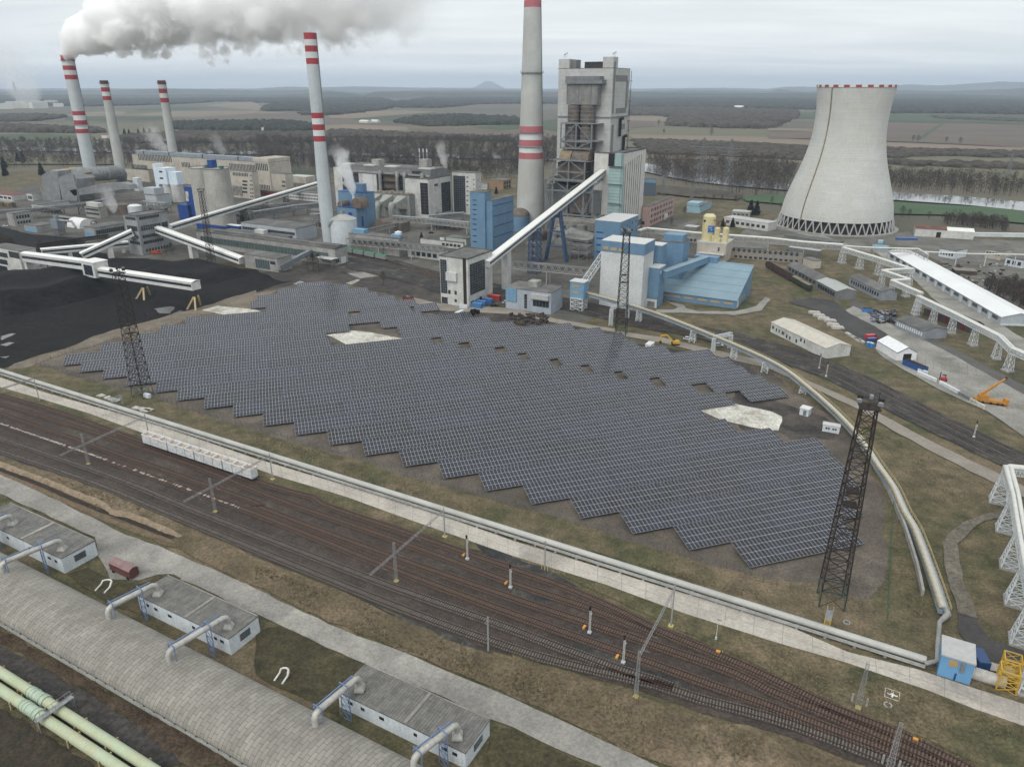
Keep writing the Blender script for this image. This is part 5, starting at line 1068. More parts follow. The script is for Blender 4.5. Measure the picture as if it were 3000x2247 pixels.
# blue A-frame trestle of the inclined gallery
def gallery(lab,p,q,wd,ht,grp=None,wallm=None,roofm=None,name='conveyor_gallery',sup=(),strip=True,supm=conc_w,supw=2.4,lat=False,peak=.35,cat='conveyor'):
 p,q=np.array(p,float),np.array(q,float); d=q-p; l=np.linalg.norm(d); u=d/l; x=np.cross(u,UP); x/=np.linalg.norm(x); y=np.cross(x,u)
 r=thing(name,lab,cat,(p+q)/2*V3(1,1,0),grp); m=MB(); m.par(p-x*wd/2,x*wd,y*ht,d); m.build('body',wallm or whiteclad,r)
 m=MB()
 A=[-x*(wd/2+.15)+y*(ht+.02),y*(ht+peak+.02),x*(wd/2+.15)+y*(ht+.02),x*(wd/2+.15)+y*(ht+.2),y*(ht+peak+.22),-x*(wd/2+.15)+y*(ht+.2)]
 vs=[p-u*.3+a for a in A]+[q+u*.3+a for a in A]; m.add(vs,[(i,(i+1)%6,6+(i+1)%6,6+i) for i in range(6)]+[tuple(range(6))[::-1],tuple(range(6,12))]); m.build('roof',roofm or flat('white_roof_sheet',(.74,.735,.70)),r)
 if strip:
  for sg in (-1,1):
   m=MB(); m.par(p+x*sg*(wd/2+.0)-x*.05+y*ht*.42+u*.6,x*.1,y*ht*.33,u*(l-1.2)); m.build('window_strip',glass,r)
 for t in sup:
  if isinstance(t,tuple): t,kind=t
  else: kind=None
  c=p+d*t; b=c*V3(1,1,0); uh=u*V3(1,1,0); uh/=np.linalg.norm(uh)
  m=MB()
  if lat: lattice(m,b,supw*1.3,supw,c[2],max(3,int(c[2]/4)),.28,math.atan2(uh[1],uh[0])); m.build('trestle',supm,r)
  else: m.par(b-uh*supw*.3-x*wd*.42,uh*supw*.6,x*wd*.84,UP*c[2]); m.build('pier',supm,r)
 return r
# white transfer tower and inclined gallery to the boiler house
TT=Bld('transfer_tower','white transfer tower with dark glazed stair strips beside the blue containers','building',P('c6',1838,1393),P('c6',1828,978),P('c6',1584,945),P('c6',2040,906),conc_w,felt,par=.5)
TT.win('L',P('c6',1600,1262),P('c6',1645,978),glass,name='glazed_strip',grid=(3,14),fr=steel_grey); TT.win('R',P('c6',1850,1285),P('c6',1975,970),glass,name='glazed_wall',grid=(6,12),fr=steel_grey)
for (x0,y0,x1,y1) in ((1660,1270,1680,1240),(1715,1277,1734,1247),(1605,1350,1655,1303),(1715,1340,1735,1320)): TT.win('L',P('c6',x0,y0),P('c6',x1,y1))
for (x0,y0,x1,y1) in ((1855,1352,1885,1325),(1895,1330,1925,1308),(1990,1290,2040,1262),(1930,1340,1950,1290)): TT.win('R',P('c6',x0,y0),P('c6',x1,y1))
TT.win('L',P('c6',1652,1150),P('c6',1738,1090),whiteclad,name='hoist_box',d=1.6); TT.win('L',P('c6',1798,1385),P('c6',1812,965),rust,name='downpipe',d=.4)
# inclined gallery: lower end at tower right wall, upper end at bunker block front
sR,zR=TT.on('R',P('c6',2043,1052)); pl=TT.a+NN*(TT.D*.72)+EE*.2; zl=zat(pl,P('c6',2043,1040))
pe=lwall(0,P('c7',780,230)); A=RB.a-NN*.3
r_=ray(P('c7',783,240)); t_=np.dot(NN,A-V3(0,0,HC))/np.dot(NN,r_); pe=V3(0,0,HC)+r_*t_
pl=np.array([pl[0],pl[1],zl])
gallery('long white inclined conveyor gallery rising to the boiler house',pl,pe,4.6,3.4,sup=((.13,'p'),),supw=9,name='inclined_conveyor')
bt_=flat('trestle_blue',(.045,.085,.165)); r=thing('conveyor_trestle','blue A-frame trestle carrying the inclined conveyor','trestle',(pl+(pe-pl)*.5)*V3(1,1,0)); m=MB(); c=pl+(pe-pl)*.52; x=EE
for sg in (-1,1):
 m.bar((c+x*sg*8)*V3(1,1,0),c+x*sg*2,1.3); m.bar((c+x*sg*8)*V3(1,1,0)+NN*3,c+x*sg*2+NN*3,1.0)
for t in (.3,.6): m.bar((c+x*8)*V3(1,1,0)*(1-t)+(c+x*2)*t,(c-x*8)*V3(1,1,0)*(1-t)+(c-x*2)*t,.9)
m.build('a_frame',bt_,r); m=MB(); c2=pl+(pe-pl)*.34; lattice(m,c2*V3(1,1,0),6.5,5.5,c2[2],7,.55,ANG); m.build('lattice_leg',bt_,r)
m=MB(); truss(m,pl+(pe-pl)*.45-UP*2.6,pl+(pe-pl)*.98-UP*2.6,3.6,2.5,16,.35); m.build('under_truss',bt_,r)
# blue buildings, centre
B=Bld('ash_silo_building','tall blue clad building left of the huge chimney','building',P('c6',2045,930),P('c6',2045,470),P('c6',1986,455),P('c7',14,440),blue,felt)
for y in (520,610,700,790): B.rect('R',B.D*.05,zat(B.a,P('c6',2045,y)),B.D*.95,zat(B.a,P('c6',2045,y))+.5,blue_dk,'seam')
for x in (2100,2150,2185): B.win('R',P('c6',x-12,500),P('c6',x+14,487),steel_grey,name='louvre')
B2=Bld('stair_tower','blue clad stair tower on the left flank of the tall blue building','building',None,zat(B.a,P('c6',1990,415))+1,P('c6',1846,432),9.,blue,felt,base=(B.a-EE*B.W-EE*.05-NN*1.5)*V3(1,1,0))
for y in (463,503,545,585,627,670,715,770,820): B2.win('L',P('c6',1872,y+3),P('c6',1905,y-2),glass,name='window')
b0=G('c7',62,718); m=MB(); hh=zat(b0,P('c7',62,530)); m.lathe([(9,0),(9,hh-6)],b0,24,cap=False); tank=thing('blue_tank','blue cladded tank with rounded top beside the huge chimney','tank',b0); m.build('shell',blue,tank); m=MB(); m.lathe([(9,hh-6)]+[(9*math.cos(t),hh-6+6*math.sin(t)) for t in np.linspace(.2,1.5,6)],b0,24); m.build('dome',rustclad,tank)
FB=Bld('filter_building','blue filter building with arched ducts behind the white silo','building',P('c6',880,738),P('c6',868,537),P('c6',700,535),P('c6',946,512),blue,blue_dk)
FT=Bld('filter_tower','taller blue block behind the arched ducts','building',None,zat(FB.a+NN*FB.D,P('c6',945,405)),P('c6',706,388),P('c6',1021,383),blue,blue_dk,base=(FB.a+NN*(FB.D+.1)+EE*.3)*V3(1,1,0))
FT.rbox(.2,.55,.35,.8,6.5,blue,'penthouse')
FB.win('L',P('c6',800,597),P('c6',830,570),blue_dk,name='door_panel'); FB.win('R',P('c6',917,690),P('c6',925,600),blue_dk,name='window_strip')
for k,(x0,x1) in enumerate(((688,765),(800,935))):
 s0,z0=FB.on('L',P('c6',x0,500)); s1,_=FB.on('L',P('c6',x1-30,505)); cx=(s0+s1)/2; rr=abs(s0-s1)*.42; o=FB.a-EE*cx+NN*1.5+UP*(FB.h+.3); m=MB(); pr=[(-rr,0)]+[(rr*math.cos(t),rr*1.3*math.sin(t)+1) for t in np.linspace(math.pi,0,12)]+[(rr,0)]
 q=[o+EE*x_+UP*z_ for x_,z_ in pr]; n_=len(q); m.add(q+[v+NN*(FB.D-2) for v in q],[tuple(range(n_)),tuple(range(n_,2*n_))[::-1]]+[(i,n_+i,n_+(i+1)%n_,(i+1)%n_) for i in range(n_)]); m.build('arched_duct',rustclad,FB.root)
o=FB.a-EE*FB.W*.22+NN*3+UP*FB.h; m=MB(); m.path([o,o+UP*10],.9,12); m.build('vent_stack',steel_white,FB.root); STEAM1=o+UP*10.5
sb=G('c6',770,848); r=thing('white_silo','white cylindrical silo with conical ribbed roof','silo',sb); rr=112*_s*pxm(sb); hh=zat(sb,P('c6',757,622)); m=MB(); m.lathe([(rr,0),(rr,hh)],sb,44,cap=False); m.build('shell',mat('white_silo_paint',(.60,.64,.67),(.54,.58,.61),scale=.15,rough=.6,streak=.1),r)
m=MB(); m.lathe([(rr*1.02,hh),(rr*.5,hh+2.2),(.4,hh+4)],sb,44); m.build('cone_roof',ribmat('ribbed_cone',(.40,.40,.38),(.30,.30,.28),1/44,'X',.2,.6,.6),r)
m=MB(); m.box(sb+UP*(hh+5),(2.5,2.5,2.4),ANG); m.bar(sb+UP*(hh+5),sb+UP*(hh+12),.25); m.build('roof_cabin',grating,r)
m=MB()
for k in range(20): a=math.pi*.75+k*.09; q=sb+V3(math.cos(a)*(rr+.7),math.sin(a)*(rr+.7),hh*(.3+.7*k/19)); m.box(q,(1.4,1.2,.25),a)
m.build('spiral_stair',grating,r)
# precipitators
EP=Bld('electrostatic_precipitator','grey precipitator box with funnel ducts in the centre','precipitator',P('c6',1332,628),P('c6',1330,425),P('c6',1000,385),P('c6',1437,385),ribmat('ribbed_precipitator',(.30,.31,.295),(.22,.225,.215),2.4,'X',.15,.65,.7),rustclad)
for i,x in enumerate((1050,1150,1265)):
 s,_=EP.on('L',P('c6',x,500)); o=EP.a-EE*s; wz=EP.h; w_=5.2; m=MB(); q=[o-EE*w_+UP*wz*.98,o+EE*w_+UP*wz*.98,o+EE*w_+UP*wz*.42,o-EE*w_+UP*wz*.42]; c=o-NN*13+UP*wz*.62; q2=[c-EE*2.2+UP*2.2,c+EE*2.2+UP*2.2,c+EE*2.2-UP*2.2,c-EE*2.2-UP*2.2]
 m.add(q+q2,[(i_,(i_+1)%4,4+(i_+1)%4,4+i_) for i_ in range(4)]+[(4,5,6,7)]); m.build('inlet_funnel',mat('funnel_sheet',(.36,.37,.34),(.27,.275,.255),scale=.3,streak=.2),EP.root)
 m=MB(); m.path([c+NN*.5+UP*1,c-NN*2.5+UP*1.4,c-NN*4.2-UP*1.5,c-NN*4.4-UP*6,c-NN*4.4-UP*(wz*.62-1)],[2.3,2.5,2.5,2.4,2.3],14); m.build('elbow_duct',MATS['funnel_sheet'],EP.root)
m=MB()
for i in range(60): q=EP.a-EE*random.uniform(2,EP.W-2)+NN*random.uniform(2,EP.D-2)+UP*(EP.h+.3+random.uniform(.3,.7)); m.box(q,(random.uniform(1,4),random.uniform(.6,1.6),random.uniform(.5,1.5)),ANG)
m.build('roof_equipment',mat('roof_clutter',(.20,.185,.16),(.30,.28,.24),scale=1),EP.root)
# long boiler-row building behind
X=Bld('boiler_row_end_block','white end block with tall dark glazed strip, behind the tall blue building','building',P('c6',1500,628),P('c6',1490,287),26.,P('c6',1682,234),conc_w,felt,par=.5)
X.win('R',P('c6',1607,572),P('c6',1676,300),glass,name='glazed_strip',grid=(4,12),fr=steel_grey); X.win('R',P('c6',1540,345),P('c6',1570,318),glass); X.win('R',P('c6',1545,590),P('c6',1575,570),glass)
X.rect('L',.5,4,9,X.h-3,dark,'glazed_strip',grid=(2,10),fr=steel_grey)
yb=(X.a+NN*(X.D+.2))*V3(1,1,0); hY=zat(yb,P('c6',1690,222)); aY=gp(P('c6',1895,233),hY)*V3(1,1,0)
Y=Bld('office_tower','white stair tower with dark glazed strip and a column of small windows','building',None,hY,float(np.dot(aY-yb,EE)),10.,conc_w,felt,base=aY)
Y.win('L',P('c6',1712,562),P('c6',1806,256),glass,name='glazed_strip',grid=(6,16),fr=steel_grey)
for y in (265,305,345,385,425,465,505): Y.win('L',P('c6',1818,y+4),P('c6',1834,y-4),glass); Y.win('L',P('c6',1876,y+26),P('c6',1887,y+18),glass)
zb_=(X.a-EE*4+NN*10)*V3(1,1,0); hZ=zat(zb_,P('c6',1470,205))
Z_=Bld('boiler_row_building','long dark-glazed boiler row building behind the precipitators','building',None,hZ,P('c6',735,152),28.,greyclad,felt,base=zb_)
for i,(x0,x1,m_) in enumerate(((740,835,glass),(840,885,glass),(888,915,conc_w),(918,1010,whiteclad),(1012,1040,conc_w),(1042,1100,glass),(1225,1290,glass),(1350,1430,glass))): Z_.rect('L',Z_.on('L',P('c6',x0,250))[0],2,Z_.on('L',P('c6',x1,250))[0],Z_.h*(.97 if m_ is glass and i in (0,7) else .84),m_,'wall_bay',grid=(3,8) if m_ is glass else None,fr=steel_grey,d=.3)
for x in (1090,1235,1300,1450):
 s,_=Z_.on('L',P('c6',x,250)); o=Z_.a-EE*s; m=MB(); m.path([o-NN*.2+UP*Z_.h*.86,o-NN*2.2+UP*Z_.h*.9,o-NN*3.2+UP*Z_.h*.8,o-NN*3.2+UP*3],1.7,12); m.build('steam_duct',ductg,Z_.root)
for (x0,x1) in ((1105,1215),(1320,1425)):
 m=MB(); s0,_=Z_.on('L',P('c6',x0,300)); s1,_=Z_.on('L',P('c6',x1,300));
 for k in range(5): o=Z_.a-EE*s0-NN*4+UP*Z_.h*(.25+.15*k); m.par(o,EE*(s0-s1),NN*3.8,UP*.6)
 m.build('open_platforms',rust,Z_.root); Z_.rect('L',s0,2,s1,Z_.h*.8,rustclad,'boiler_front',d=.6)
for x0,x1,h_ in ((965,1032,5.5),(1375,1443,8)):
 s0,_=Z_.on('L',P('c6',x0,170)); s1,_=Z_.on('L',P('c6',x1,170)); o=Z_.a-EE*s0+NN*6+UP*(Z_.h+.35); m=MB(); m.par(o,EE*(s0-s1),NN*8,UP*h_); m.build('roof_cabin',conc,Z_.root)
 if h_>6:
  m=MB()
  for k in range(3): q=o+EE*(1+k*4.2)+UP*h_; m.bar(q,q+UP*9,.3); m.bar(q+UP*6.5,q+UP*9.5,.9)
  m.build('antenna',steel_white,Z_.root)
Z_.rect('L',.5,Z_.h*.86,Z_.W-.5,Z_.h*.9,conc,'cornice',d=1.2)
for t0,t1 in ((.0,.13),(.38,.5),(.62,.74),(.9,1)): Z_.rbox(t0,t1,.0,.3,1.0,flat('pale_roof_patch',(.5,.5,.48)),'roof_light')
STEAM2=Z_.a+UP*(Z_.h)+EE*4+NN*20
Bld('small_white_block','low white block at the left end of the boiler row','building',None,hZ*.93,12.,10.,conc_w,felt,base=(Z_.a-EE*(Z_.W+.2)+NN*2)*V3(1,1,0))
# cream power house
H1=Bld('cream_power_house','long cream power house with rows of narrow windows at the far left','building',P('c6',137,388),P('c6',121,141),P('c5',1135,58),34.,cream,felt)
def wrow(b,c,x0,y0,x1,y1,n,fx=.55,m_=glass,face='L'): b.win(face,P(c,x0,y0),P(c,x1,y1),m_,nx=n,ny=1,fx=fx)
wrow(H1,'c5',1198,118,1480,85,22); wrow(H1,'c5',1570,175,1640,140,6); wrow(H1,'c5',1985,200,2205,160,18); wrow(H1,'c6',0,205,100,150,7,.6); wrow(H1,'c6',0,380,120,335,9,.6);
H1.rbox(.0,.1,.0,1.,zat(H1.a,P('c6',121,108))-H1.h,cream,'end_tower')
H1.rbox(.1,.97,.02,.3,4.2,mat('clerestory_blue_grey',(.26,.29,.32),(.2,.23,.26),scale=.2,rough=.5),'clerestory')
for t in (.2,.45,.7,.9): H1.rbox(t,t+.006,.015,.31,4.4,dark,'clerestory_joint')
H2=Bld('cream_annex','low cream annex in front of the power house left end','building',None,H1.h*.45,46.,9.,cream,felt,base=(H1.a-EE*(H1.W-40)-NN*9.2)*V3(1,1,0)); wrow(H2,'c5',1140,190,1300,165,12,.6)
H3=Bld('cream_stair_block','cream stair block beside the concrete silos, with stacked windows','building',P('c5',2200,455),P('c5',2195,222),P('c5',1990,228),9.,cream,felt)
for y in (250,295,330,365,400,430): wrow(H3,'c5',2160,y+8,2192,y-4,2,.6)
wrow(H3,'c5',2010,250,2140,232,10,.6); wrow(H3,'c5',2010,420,2090,345,8,.5);
for y in (300,330,360,392): H3.win('L',P('c5',2095,y+7),P('c5',2135,y-5))
H4=Bld('cream_annex','cream annex with small windows right of the power house','building',P('c6',268,420),P('c6',263,240),P('c6',131,245),12.,cream,felt);
for x,y in ((238,305),(238,340)): H4.win('L',P('c6',x-13,y+8),P('c6',x+15,y-8),nx=3)
H5=Bld('cream_low_annex','lowest cream annex with a row of windows, next to the far field','building',P('c6',440,382),P('c6',435,265),P('c6',270,275),16.,cream,flat('pale_roof_patch',(.5,.5,.48))); wrow(H5,'c6',315,345,425,318,10,.6)
Bld('red_shed','low dark red shed in front of the cream power house','building',P('c6',225,440),P('c6',225,395),P('c6',0,415),8.,mat('dark_red_sheet',(.20,.045,.05),(.15,.04,.042),scale=.3),felt)
# ---- concrete silos
cs=mat('silo_concrete',(.44,.43,.395),(.36,.35,.32),scale=.07,rough=.9,streak=.16,c3=(.33,.315,.285),scale2=.06)
r=None
sb2=G('c5',1935,672); r=thing('concrete_silos','pair of fused tall concrete silos beside the deep blue building','silo',sb2); rr=106*_s*pxm(sb2); hs=zat(sb2,P('c5',1885,190)); c2=sb2; c1=sb2-EE*rr*1.62
for c_ in (c1,c2): m=MB(); m.lathe([(rr,0),(rr,hs)],c_,36); m.build('silo_shell',cs,r)
m=MB();
for c_ in (c1,c2):
 m.lathe([(rr+.3,hs),(rr+.3,hs+.5),(rr,hs+.5)],c_,36,cap=False)
 for k in range(24): a=k*math.pi/12; q=c_+V3(math.cos(a)*rr,math.sin(a)*rr,hs+.5); m.bar(q,q+UP*1.2,.15); q2=c_+V3(math.cos(a+.26)*rr,math.sin(a+.26)*rr,hs+.5); m.bar(q+UP*1.2,q2+UP*1.2,.12)
m.build('roof_railing',steel_grey,r); m=MB(); m.box(c2-EE*4+UP*(hs+4),(6,5,6),ANG); m.build('blue_head_house',blue_dk,r)
for dx in (-10,8): m=MB(); m.box(c2+EE*dx-NN*1+UP*(hs+1.5),(3,2.5,2.2),ANG); m.build('green_filter',flat('dark_green_paint',(.03,.13,.09)),r)
b1_=Bld('deep_blue_building','deep blue clad stair building left of the concrete silos','building',P('c5',1700,640),P('c5',1655,355),P('c5',1588,345),11.,blue_dk,blue_dk);
for y in (410,450,570): b1_.win('L',P('c5',1605,y+20),P('c5',1625,y-20),pad,name='panel')
Bld('deep_blue_annex','low deep blue annex below the stair building','building',P('c5',1640,640),P('c5',1610,512),P('c5',1532,515),9.,blue_dk,blue_dk)
# ---- white and pale block on cylinders
wb_=G('c5',1475,478); hw1=zat(wb_,P('c5',1450,330)); hw2=zat(wb_,P('c5',1430,192))
W=Bld('white_gypsum_tower','white boxy tower standing on white cylinders, left of the concrete silos','building',None,hw2-hw1,P('c5',1345,178),P('c5',1520,180),mat('bluish_white_cladding',(.60,.68,.75),(.54,.62,.69),scale=.2,rough=.6),flat('white_rim',(.7,.71,.71)),base=(wb_*V3(1,1,0)+UP*hw1),z0=hw1)
bw=MATS['bluish_white_cladding']
for (x,y) in ((1388,217),(1395,273)): W.win('L',P('c5',x-13,y+7),P('c5',x+13,y-5),dark)
m=MB(); m.par(W.a*V3(1,1,0)+UP*hw1*1.02+NN*2+EE*.1,EE*13,NN*9,UP*(hw2-hw1)*.78); m.build('side_box',bw,W.root); m=MB(); m.par(W.a*V3(1,1,0)-EE*(W.W+5)+UP*0,EE*5,NN*9,UP*(hw2+4)); m.build('stair_shaft',bw,W.root)
for dx in (-7,6): m=MB(); q=wb_*V3(1,1,0)+EE*dx+NN*6; m.lathe([(6,0),(6,hw1*1.02)],q,28); m.build('cylinder',conc_w,W.root)
m=MB(); m.par(wb_*V3(1,1,0)-EE*.5+NN*5,EE*3,NN*3,UP*hw1); m.build('blue_riser',blue_dk,W.root)
G2=Bld('grey_clad_block','pale grey clad block on legs below the white boxy tower','building',P('c5',1365,520),P('c5',1360,425),P('c5',1250,420),P('c5',1465,395),mat('pale_grey_cladding',(.40,.43,.46),(.34,.37,.40),scale=.2,rough=.6),felt)
G2.rbox(.35,1.3,.2,.9,6,MATS['pale_grey_cladding'],'upper_block')
Bld('white_slim_tower','slim white cabin tower right of the big curved duct','building',P('c5',1200,385),P('c5',1190,275),P('c5',1140,272),6.,whitew,flat('white_rim',(.7,.71,.71)))
# ---- far-left desulphurisation plant with big curved duct
fd=thing('desulphurisation_plant','grey absorber plant with a big ringed duct bending to the slender chimney','duct plant',G('c5',560,480)); metal_g=mat('galvanised_sheet',(.34,.35,.355),(.25,.26,.27),scale=.2,rough=.4,metal=.4,streak=.15)
def fz(x,y,yg): # point above ground row yg (zoom c5) at picture (x,y)
 g0=G('c5',x,yg); zq=zat(g0,P('c5',x,y)); return gp(P('c5',x,y),zq)
yg=475
a=fz(520,205,440); pth=[fz(600,235,440),fz(720,240,430),fz(900,235,400),fz(1000,222,370),fz(1040,240,345),fz(1035,290,330)]
m=MB(); m.path(pth,[6.5,7,7,7.2,7,6.5],22); m.build('main_duct',metal_g,fd); m=MB()
for k in range(18): q,d=along(pth,arcl(pth)[-1]*(.25+.7*k/18)); m.path([q-d*.4,q+d*.4],7.8,22)
m.build('duct_rings',metal_g,fd)
def slab3(pts,m_,name,dep=14):
 q=[fz(x,y,yg) for x,y in pts]; k=len(q); m=MB(); m.add(q+[v+NN*dep for v in q],[tuple(range(k)),tuple(range(k,2*k))[::-1]]+[(i,(i+1)%k,k+(i+1)%k,k+i) for i in range(k)]); return m.build(name,m_,fd)
slab3([(365,245),(430,205),(500,210),(505,300),(540,470),(370,470)],metal_g,'absorber_block'); slab3([(500,265),(620,225),(665,280),(665,470),(530,470)],metal_g,'absorber_block',20); slab3([(600,380),(850,325),(1040,310),(1110,330),(1130,370),(1040,370),(850,400),(640,425)],metal_g,'cross_duct',9)
m=MB()
for x in range(360,560,32): q=fz(x,360,yg-2); m.path([q*V3(1,1,0),q+UP*(6*(x%3)),q+UP*(6*(x%3)+2)+NN*4],1.3,10)
m.build('slurry_pipes',mat('olive_pipe',(.20,.20,.15),(.15,.15,.11)),fd)
m=MB()
for (x,y) in ((600,195),(740,220),(760,270),(800,350),(560,300)): q=fz(x,y,yg-20); m.box(q,(14,8,.4),ANG); m.box(q+UP*1.2,(14,.2,.2),ANG); m.bar(q*V3(1,1,0),q,.5)
m.build('yellow_platform',mat('dull_yellow_paint',(.36,.26,.08),(.27,.2,.07)),fd)
m=MB(); q=fz(690,480,482)*V3(1,1,0); m.path([q,q+UP*zat(q,P('c5',660,240))],.8,8); m.build('mast_pipe',steel_grey,fd)
Bld('grey_low_hall','low pale hall in front of the absorber plant','building',P('c5',340,540),P('c5',340,505),P('c5',262,470),P('c5',600,485),MATS['pale_grey_cladding'],felt)
for i,(A,t,L_,R_,lab,rf) in enumerate((((110,470),(110,425),(-120,400),(235,420),'white shed with rust-red gabled roof edge at the far left','x'),((290,470),(270,410),(225,395),(370,395),'small cream office with dark windows at the far left','y'))):
 q=Bld('far_left_shed',lab,'shed',P('c5',*A),P('c5',*t),P('c5',*L_),P('c5',*R_),conc_w,mat('rust_red_roof',(.17,.06,.05),(.13,.06,.055),scale=.2) if i==0 else felt); q.rect('L',1,1.5,q.W-1,q.h*.7,glass,nx=6)
# ---- mid-left buildings
q=Bld('control_building','grey control building with stepped terraces behind the coal conveyors','building',P('c5',870,620),P('c5',855,530),P('c5',735,540),P('c5',915,505),conc,felt); q.rect('L',1,q.h*.3,q.W-1,q.h*.45,glass,'window_band',d=.2); q.rect('L',1,q.h*.7,q.W-1,q.h*.85,glass,'window_band',d=.2); q.rbox(.1,.9,.1,.8,3.5,conc_w,'upper_storey')
q=Bld('beige_block','beige block with small windows left of the dust filter','building',P('c5',135,690),P('c5',105,580),10.,P('c5',272,575),conc,felt); q.rect('R',2,q.h*.55,q.D-2,q.h*.8,glass,nx=5); q.rect('R',2,q.h*.15,q.D-2,q.h*.35,glass,nx=5)
q=Bld('low_grey_garage','low grey garage with pale blue doors at the coal yard','building',P('c5',325,745),P('c5',320,690),P('c5',205,675),P('c5',475,660),conc,felt); q.rect('L',1,.2,q.W-1,q.h*.7,blue_lt,'garage_door',nx=3,fx=.9)
q=Bld('workshop_building','long grey workshop with window band left of the grey transfer tower','building',P('c5',830,790),P('c5',825,705),P('c5',715,680),P('c5',1080,690),conc,felt); q.rect('R',1,q.h*.3,q.D-1,q.h*.75,glass,'window_band',grid=(14,1),fr=grating,d=.15); q.rect('L',.5,.3,q.W-.5,q.h*.5,blue_lt,'blue_panel')
ds=G('c5',520,765); r=thing('dust_filter','grey steel dust filter tower with hopper on the coal yard edge','filter',ds); m=MB(); hh=zat(ds,P('c5',505,620))
lattice(m,ds,6,6,hh*.45,2,.5,ANG); m.build('frame',steel_grey,r); m=MB(); m.box(ds+UP*hh*.7,(9,6,hh*.5),ANG); m.box(ds+UP*(hh+1),(3,3,3),ANG); m.build('filter_housing',mat('bluish_grey_steel',(.22,.26,.29),(.17,.2,.23)),r); m=MB(); m.path([ds+UP*hh*.9+EE*4,ds+UP*hh*.95+EE*20,ds+UP*hh*.6+EE*24],.9,10); m.build('duct',grating,r)
q=G('c5',700,690); m=MB(); rr=7.5; pr=[(rr*math.cos(t),rr*math.sin(t)) for t in np.linspace(0,math.pi,14)]; vs=[q+EE*-8+NN*x_+UP*z_ for x_,z_ in pr]; n_=14; m.add(vs+[v+EE*18 for v in vs],[tuple(range(n_)),tuple(range(n_,2*n_))[::-1]]+[(i,i+1,n_+i+1,n_+i) for i in range(n_-1)],sm=False); tag(m.build('arched_shelter',flat('white_tarpaulin',(.68,.68,.67))),'white arched shelter behind the dust filter','shelter')
for i,(x,y,yt,rz_,mt,lab) in enumerate(((1170,580,510,60,whitew,'white storage tank with shallow dome behind the grey transfer tower'),(1065,585,500,55,rustclad,'rust-grey storage tank left of the white domed tank'),(955,575,505,45,rustclad,'small rust-grey tank by the control building'))):
 c_=G('c5',x,y); hh=zat(c_,P('c5',x,yt)); rr=rz_*_s*pxm(c_); r=thing('storage_tank',lab,'tank',c_,'storage tanks behind the transfer tower'); m=MB(); m.lathe([(rr,0),(rr,hh)],c_,28,cap=False); m.build('shell',mt,r); m=MB(); m.lathe([(rr*1.02,hh),(rr*.6,hh+1),(.2,hh+1.5)],c_,28); m.build('roof',mt if i else flat('white_tarpaulin',(.68,.68,.67)),r)
STEAM3=G('c5',985,575,6.)
def rack(lab,pts,wd,ht,z0,m_=steel_grey,leg=14,th=.32,roofm=None,pipes=2,pm=None,name='pipe_bridge',grp=None,latlegs=False):
 r=thing(name,lab,'pipe bridge',np.array(pts[0])*V3(1,1,0),grp)
 for k,(p,q) in enumerate(zip(pts[:-1],pts[1:])):
  p,q=np.array(p,float),np.array(q,float); p[2]=p[2] or z0; q[2]=q[2] or z0; l=np.linalg.norm(q-p); x=np.cross((q-p)/l,UP); x/=np.linalg.norm(x)
  m=MB(); truss(m,p,q,wd,ht,max(2,int(l/(ht*1.2))),th); m.build('truss',m_,r)
  if roofm is not None: m=MB(); m.par(p-x*(wd/2+.3)+UP*(ht+.15),x*(wd+.6),q-p,UP*.2); m.build('cover',roofm,r)
  for i in range(pipes):
   m=MB(); o_=x*(-wd*.32+wd*.64*i/max(1,pipes-1)) if pipes>1 else x*0; zz_=UP*(ht+.75 if roofm is None else .5); m.path([p+o_+zz_,q+o_+zz_],.55,10); m.build('pipe',pm or grating,r)
  n=max(1,int(l/leg))
  for i in range(n+(1 if k==len(pts)-2 else 0)):
   c_=p+(q-p)*(i+.04)/n if i<n else q-(q-p)*.04/n; b_=c_*V3(1,1,0); m=MB()
   if latlegs: lattice(m,b_,wd*1.5,wd*.9,c_[2],max(3,int(c_[2]/2.2)),th*.8,math.atan2((q-p)[1],(q-p)[0]));
   else:
    m.bar(b_-x*wd*.6,c_-x*wd*.5,th*1.4); m.bar(b_+x*wd*.6,c_+x*wd*.5,th*1.4); m.bar(b_-x*wd*.6,c_+x*wd*.5,th*.7); m.bar(b_+x*wd*.6,c_-x*wd*.5,th*.7)
   m.build('leg',m_,r)
   if latlegs: m=MB(); m.box(b_+UP*.3,(wd*2,wd*1.8,.6),math.atan2((q-p)[1],(q-p)[0])); m.build('footing',conc,r)
 return r
def GZ(c,x,yb,yt): b=G(c,x,yb); return V3(b[0],b[1],zat(b,P(c,x,yt)))
def on_row(c,x,y,p0,dirv=EE): # point on the vertical plane through p0 along dirv seen at picture point
 r=ray(P(c,x,y)); n=V3(-dirv[1],dirv[0],0); o=V3(0,0,HC); t=np.dot(n,p0-o)/np.dot(n,r); return o+r*t
rack('dark steel pipe bridge crossing behind the coal conveyors at the left',[GZ('c5',-150,640,590),GZ('c5',300,620,560),GZ('c5',700,590,520),GZ('c5',960,540,470)],6,2.6,9,steel_grey,24,.5,felt,0)
rack('brown steel conveyor bridge beside the coal yard, left of the transfer tower',[GZ('c5',330,900,870),GZ('c5',640,850,825),GZ('c5',940,800,785)],3.4,1.6,4,rust,16,.3,None,1,rust)
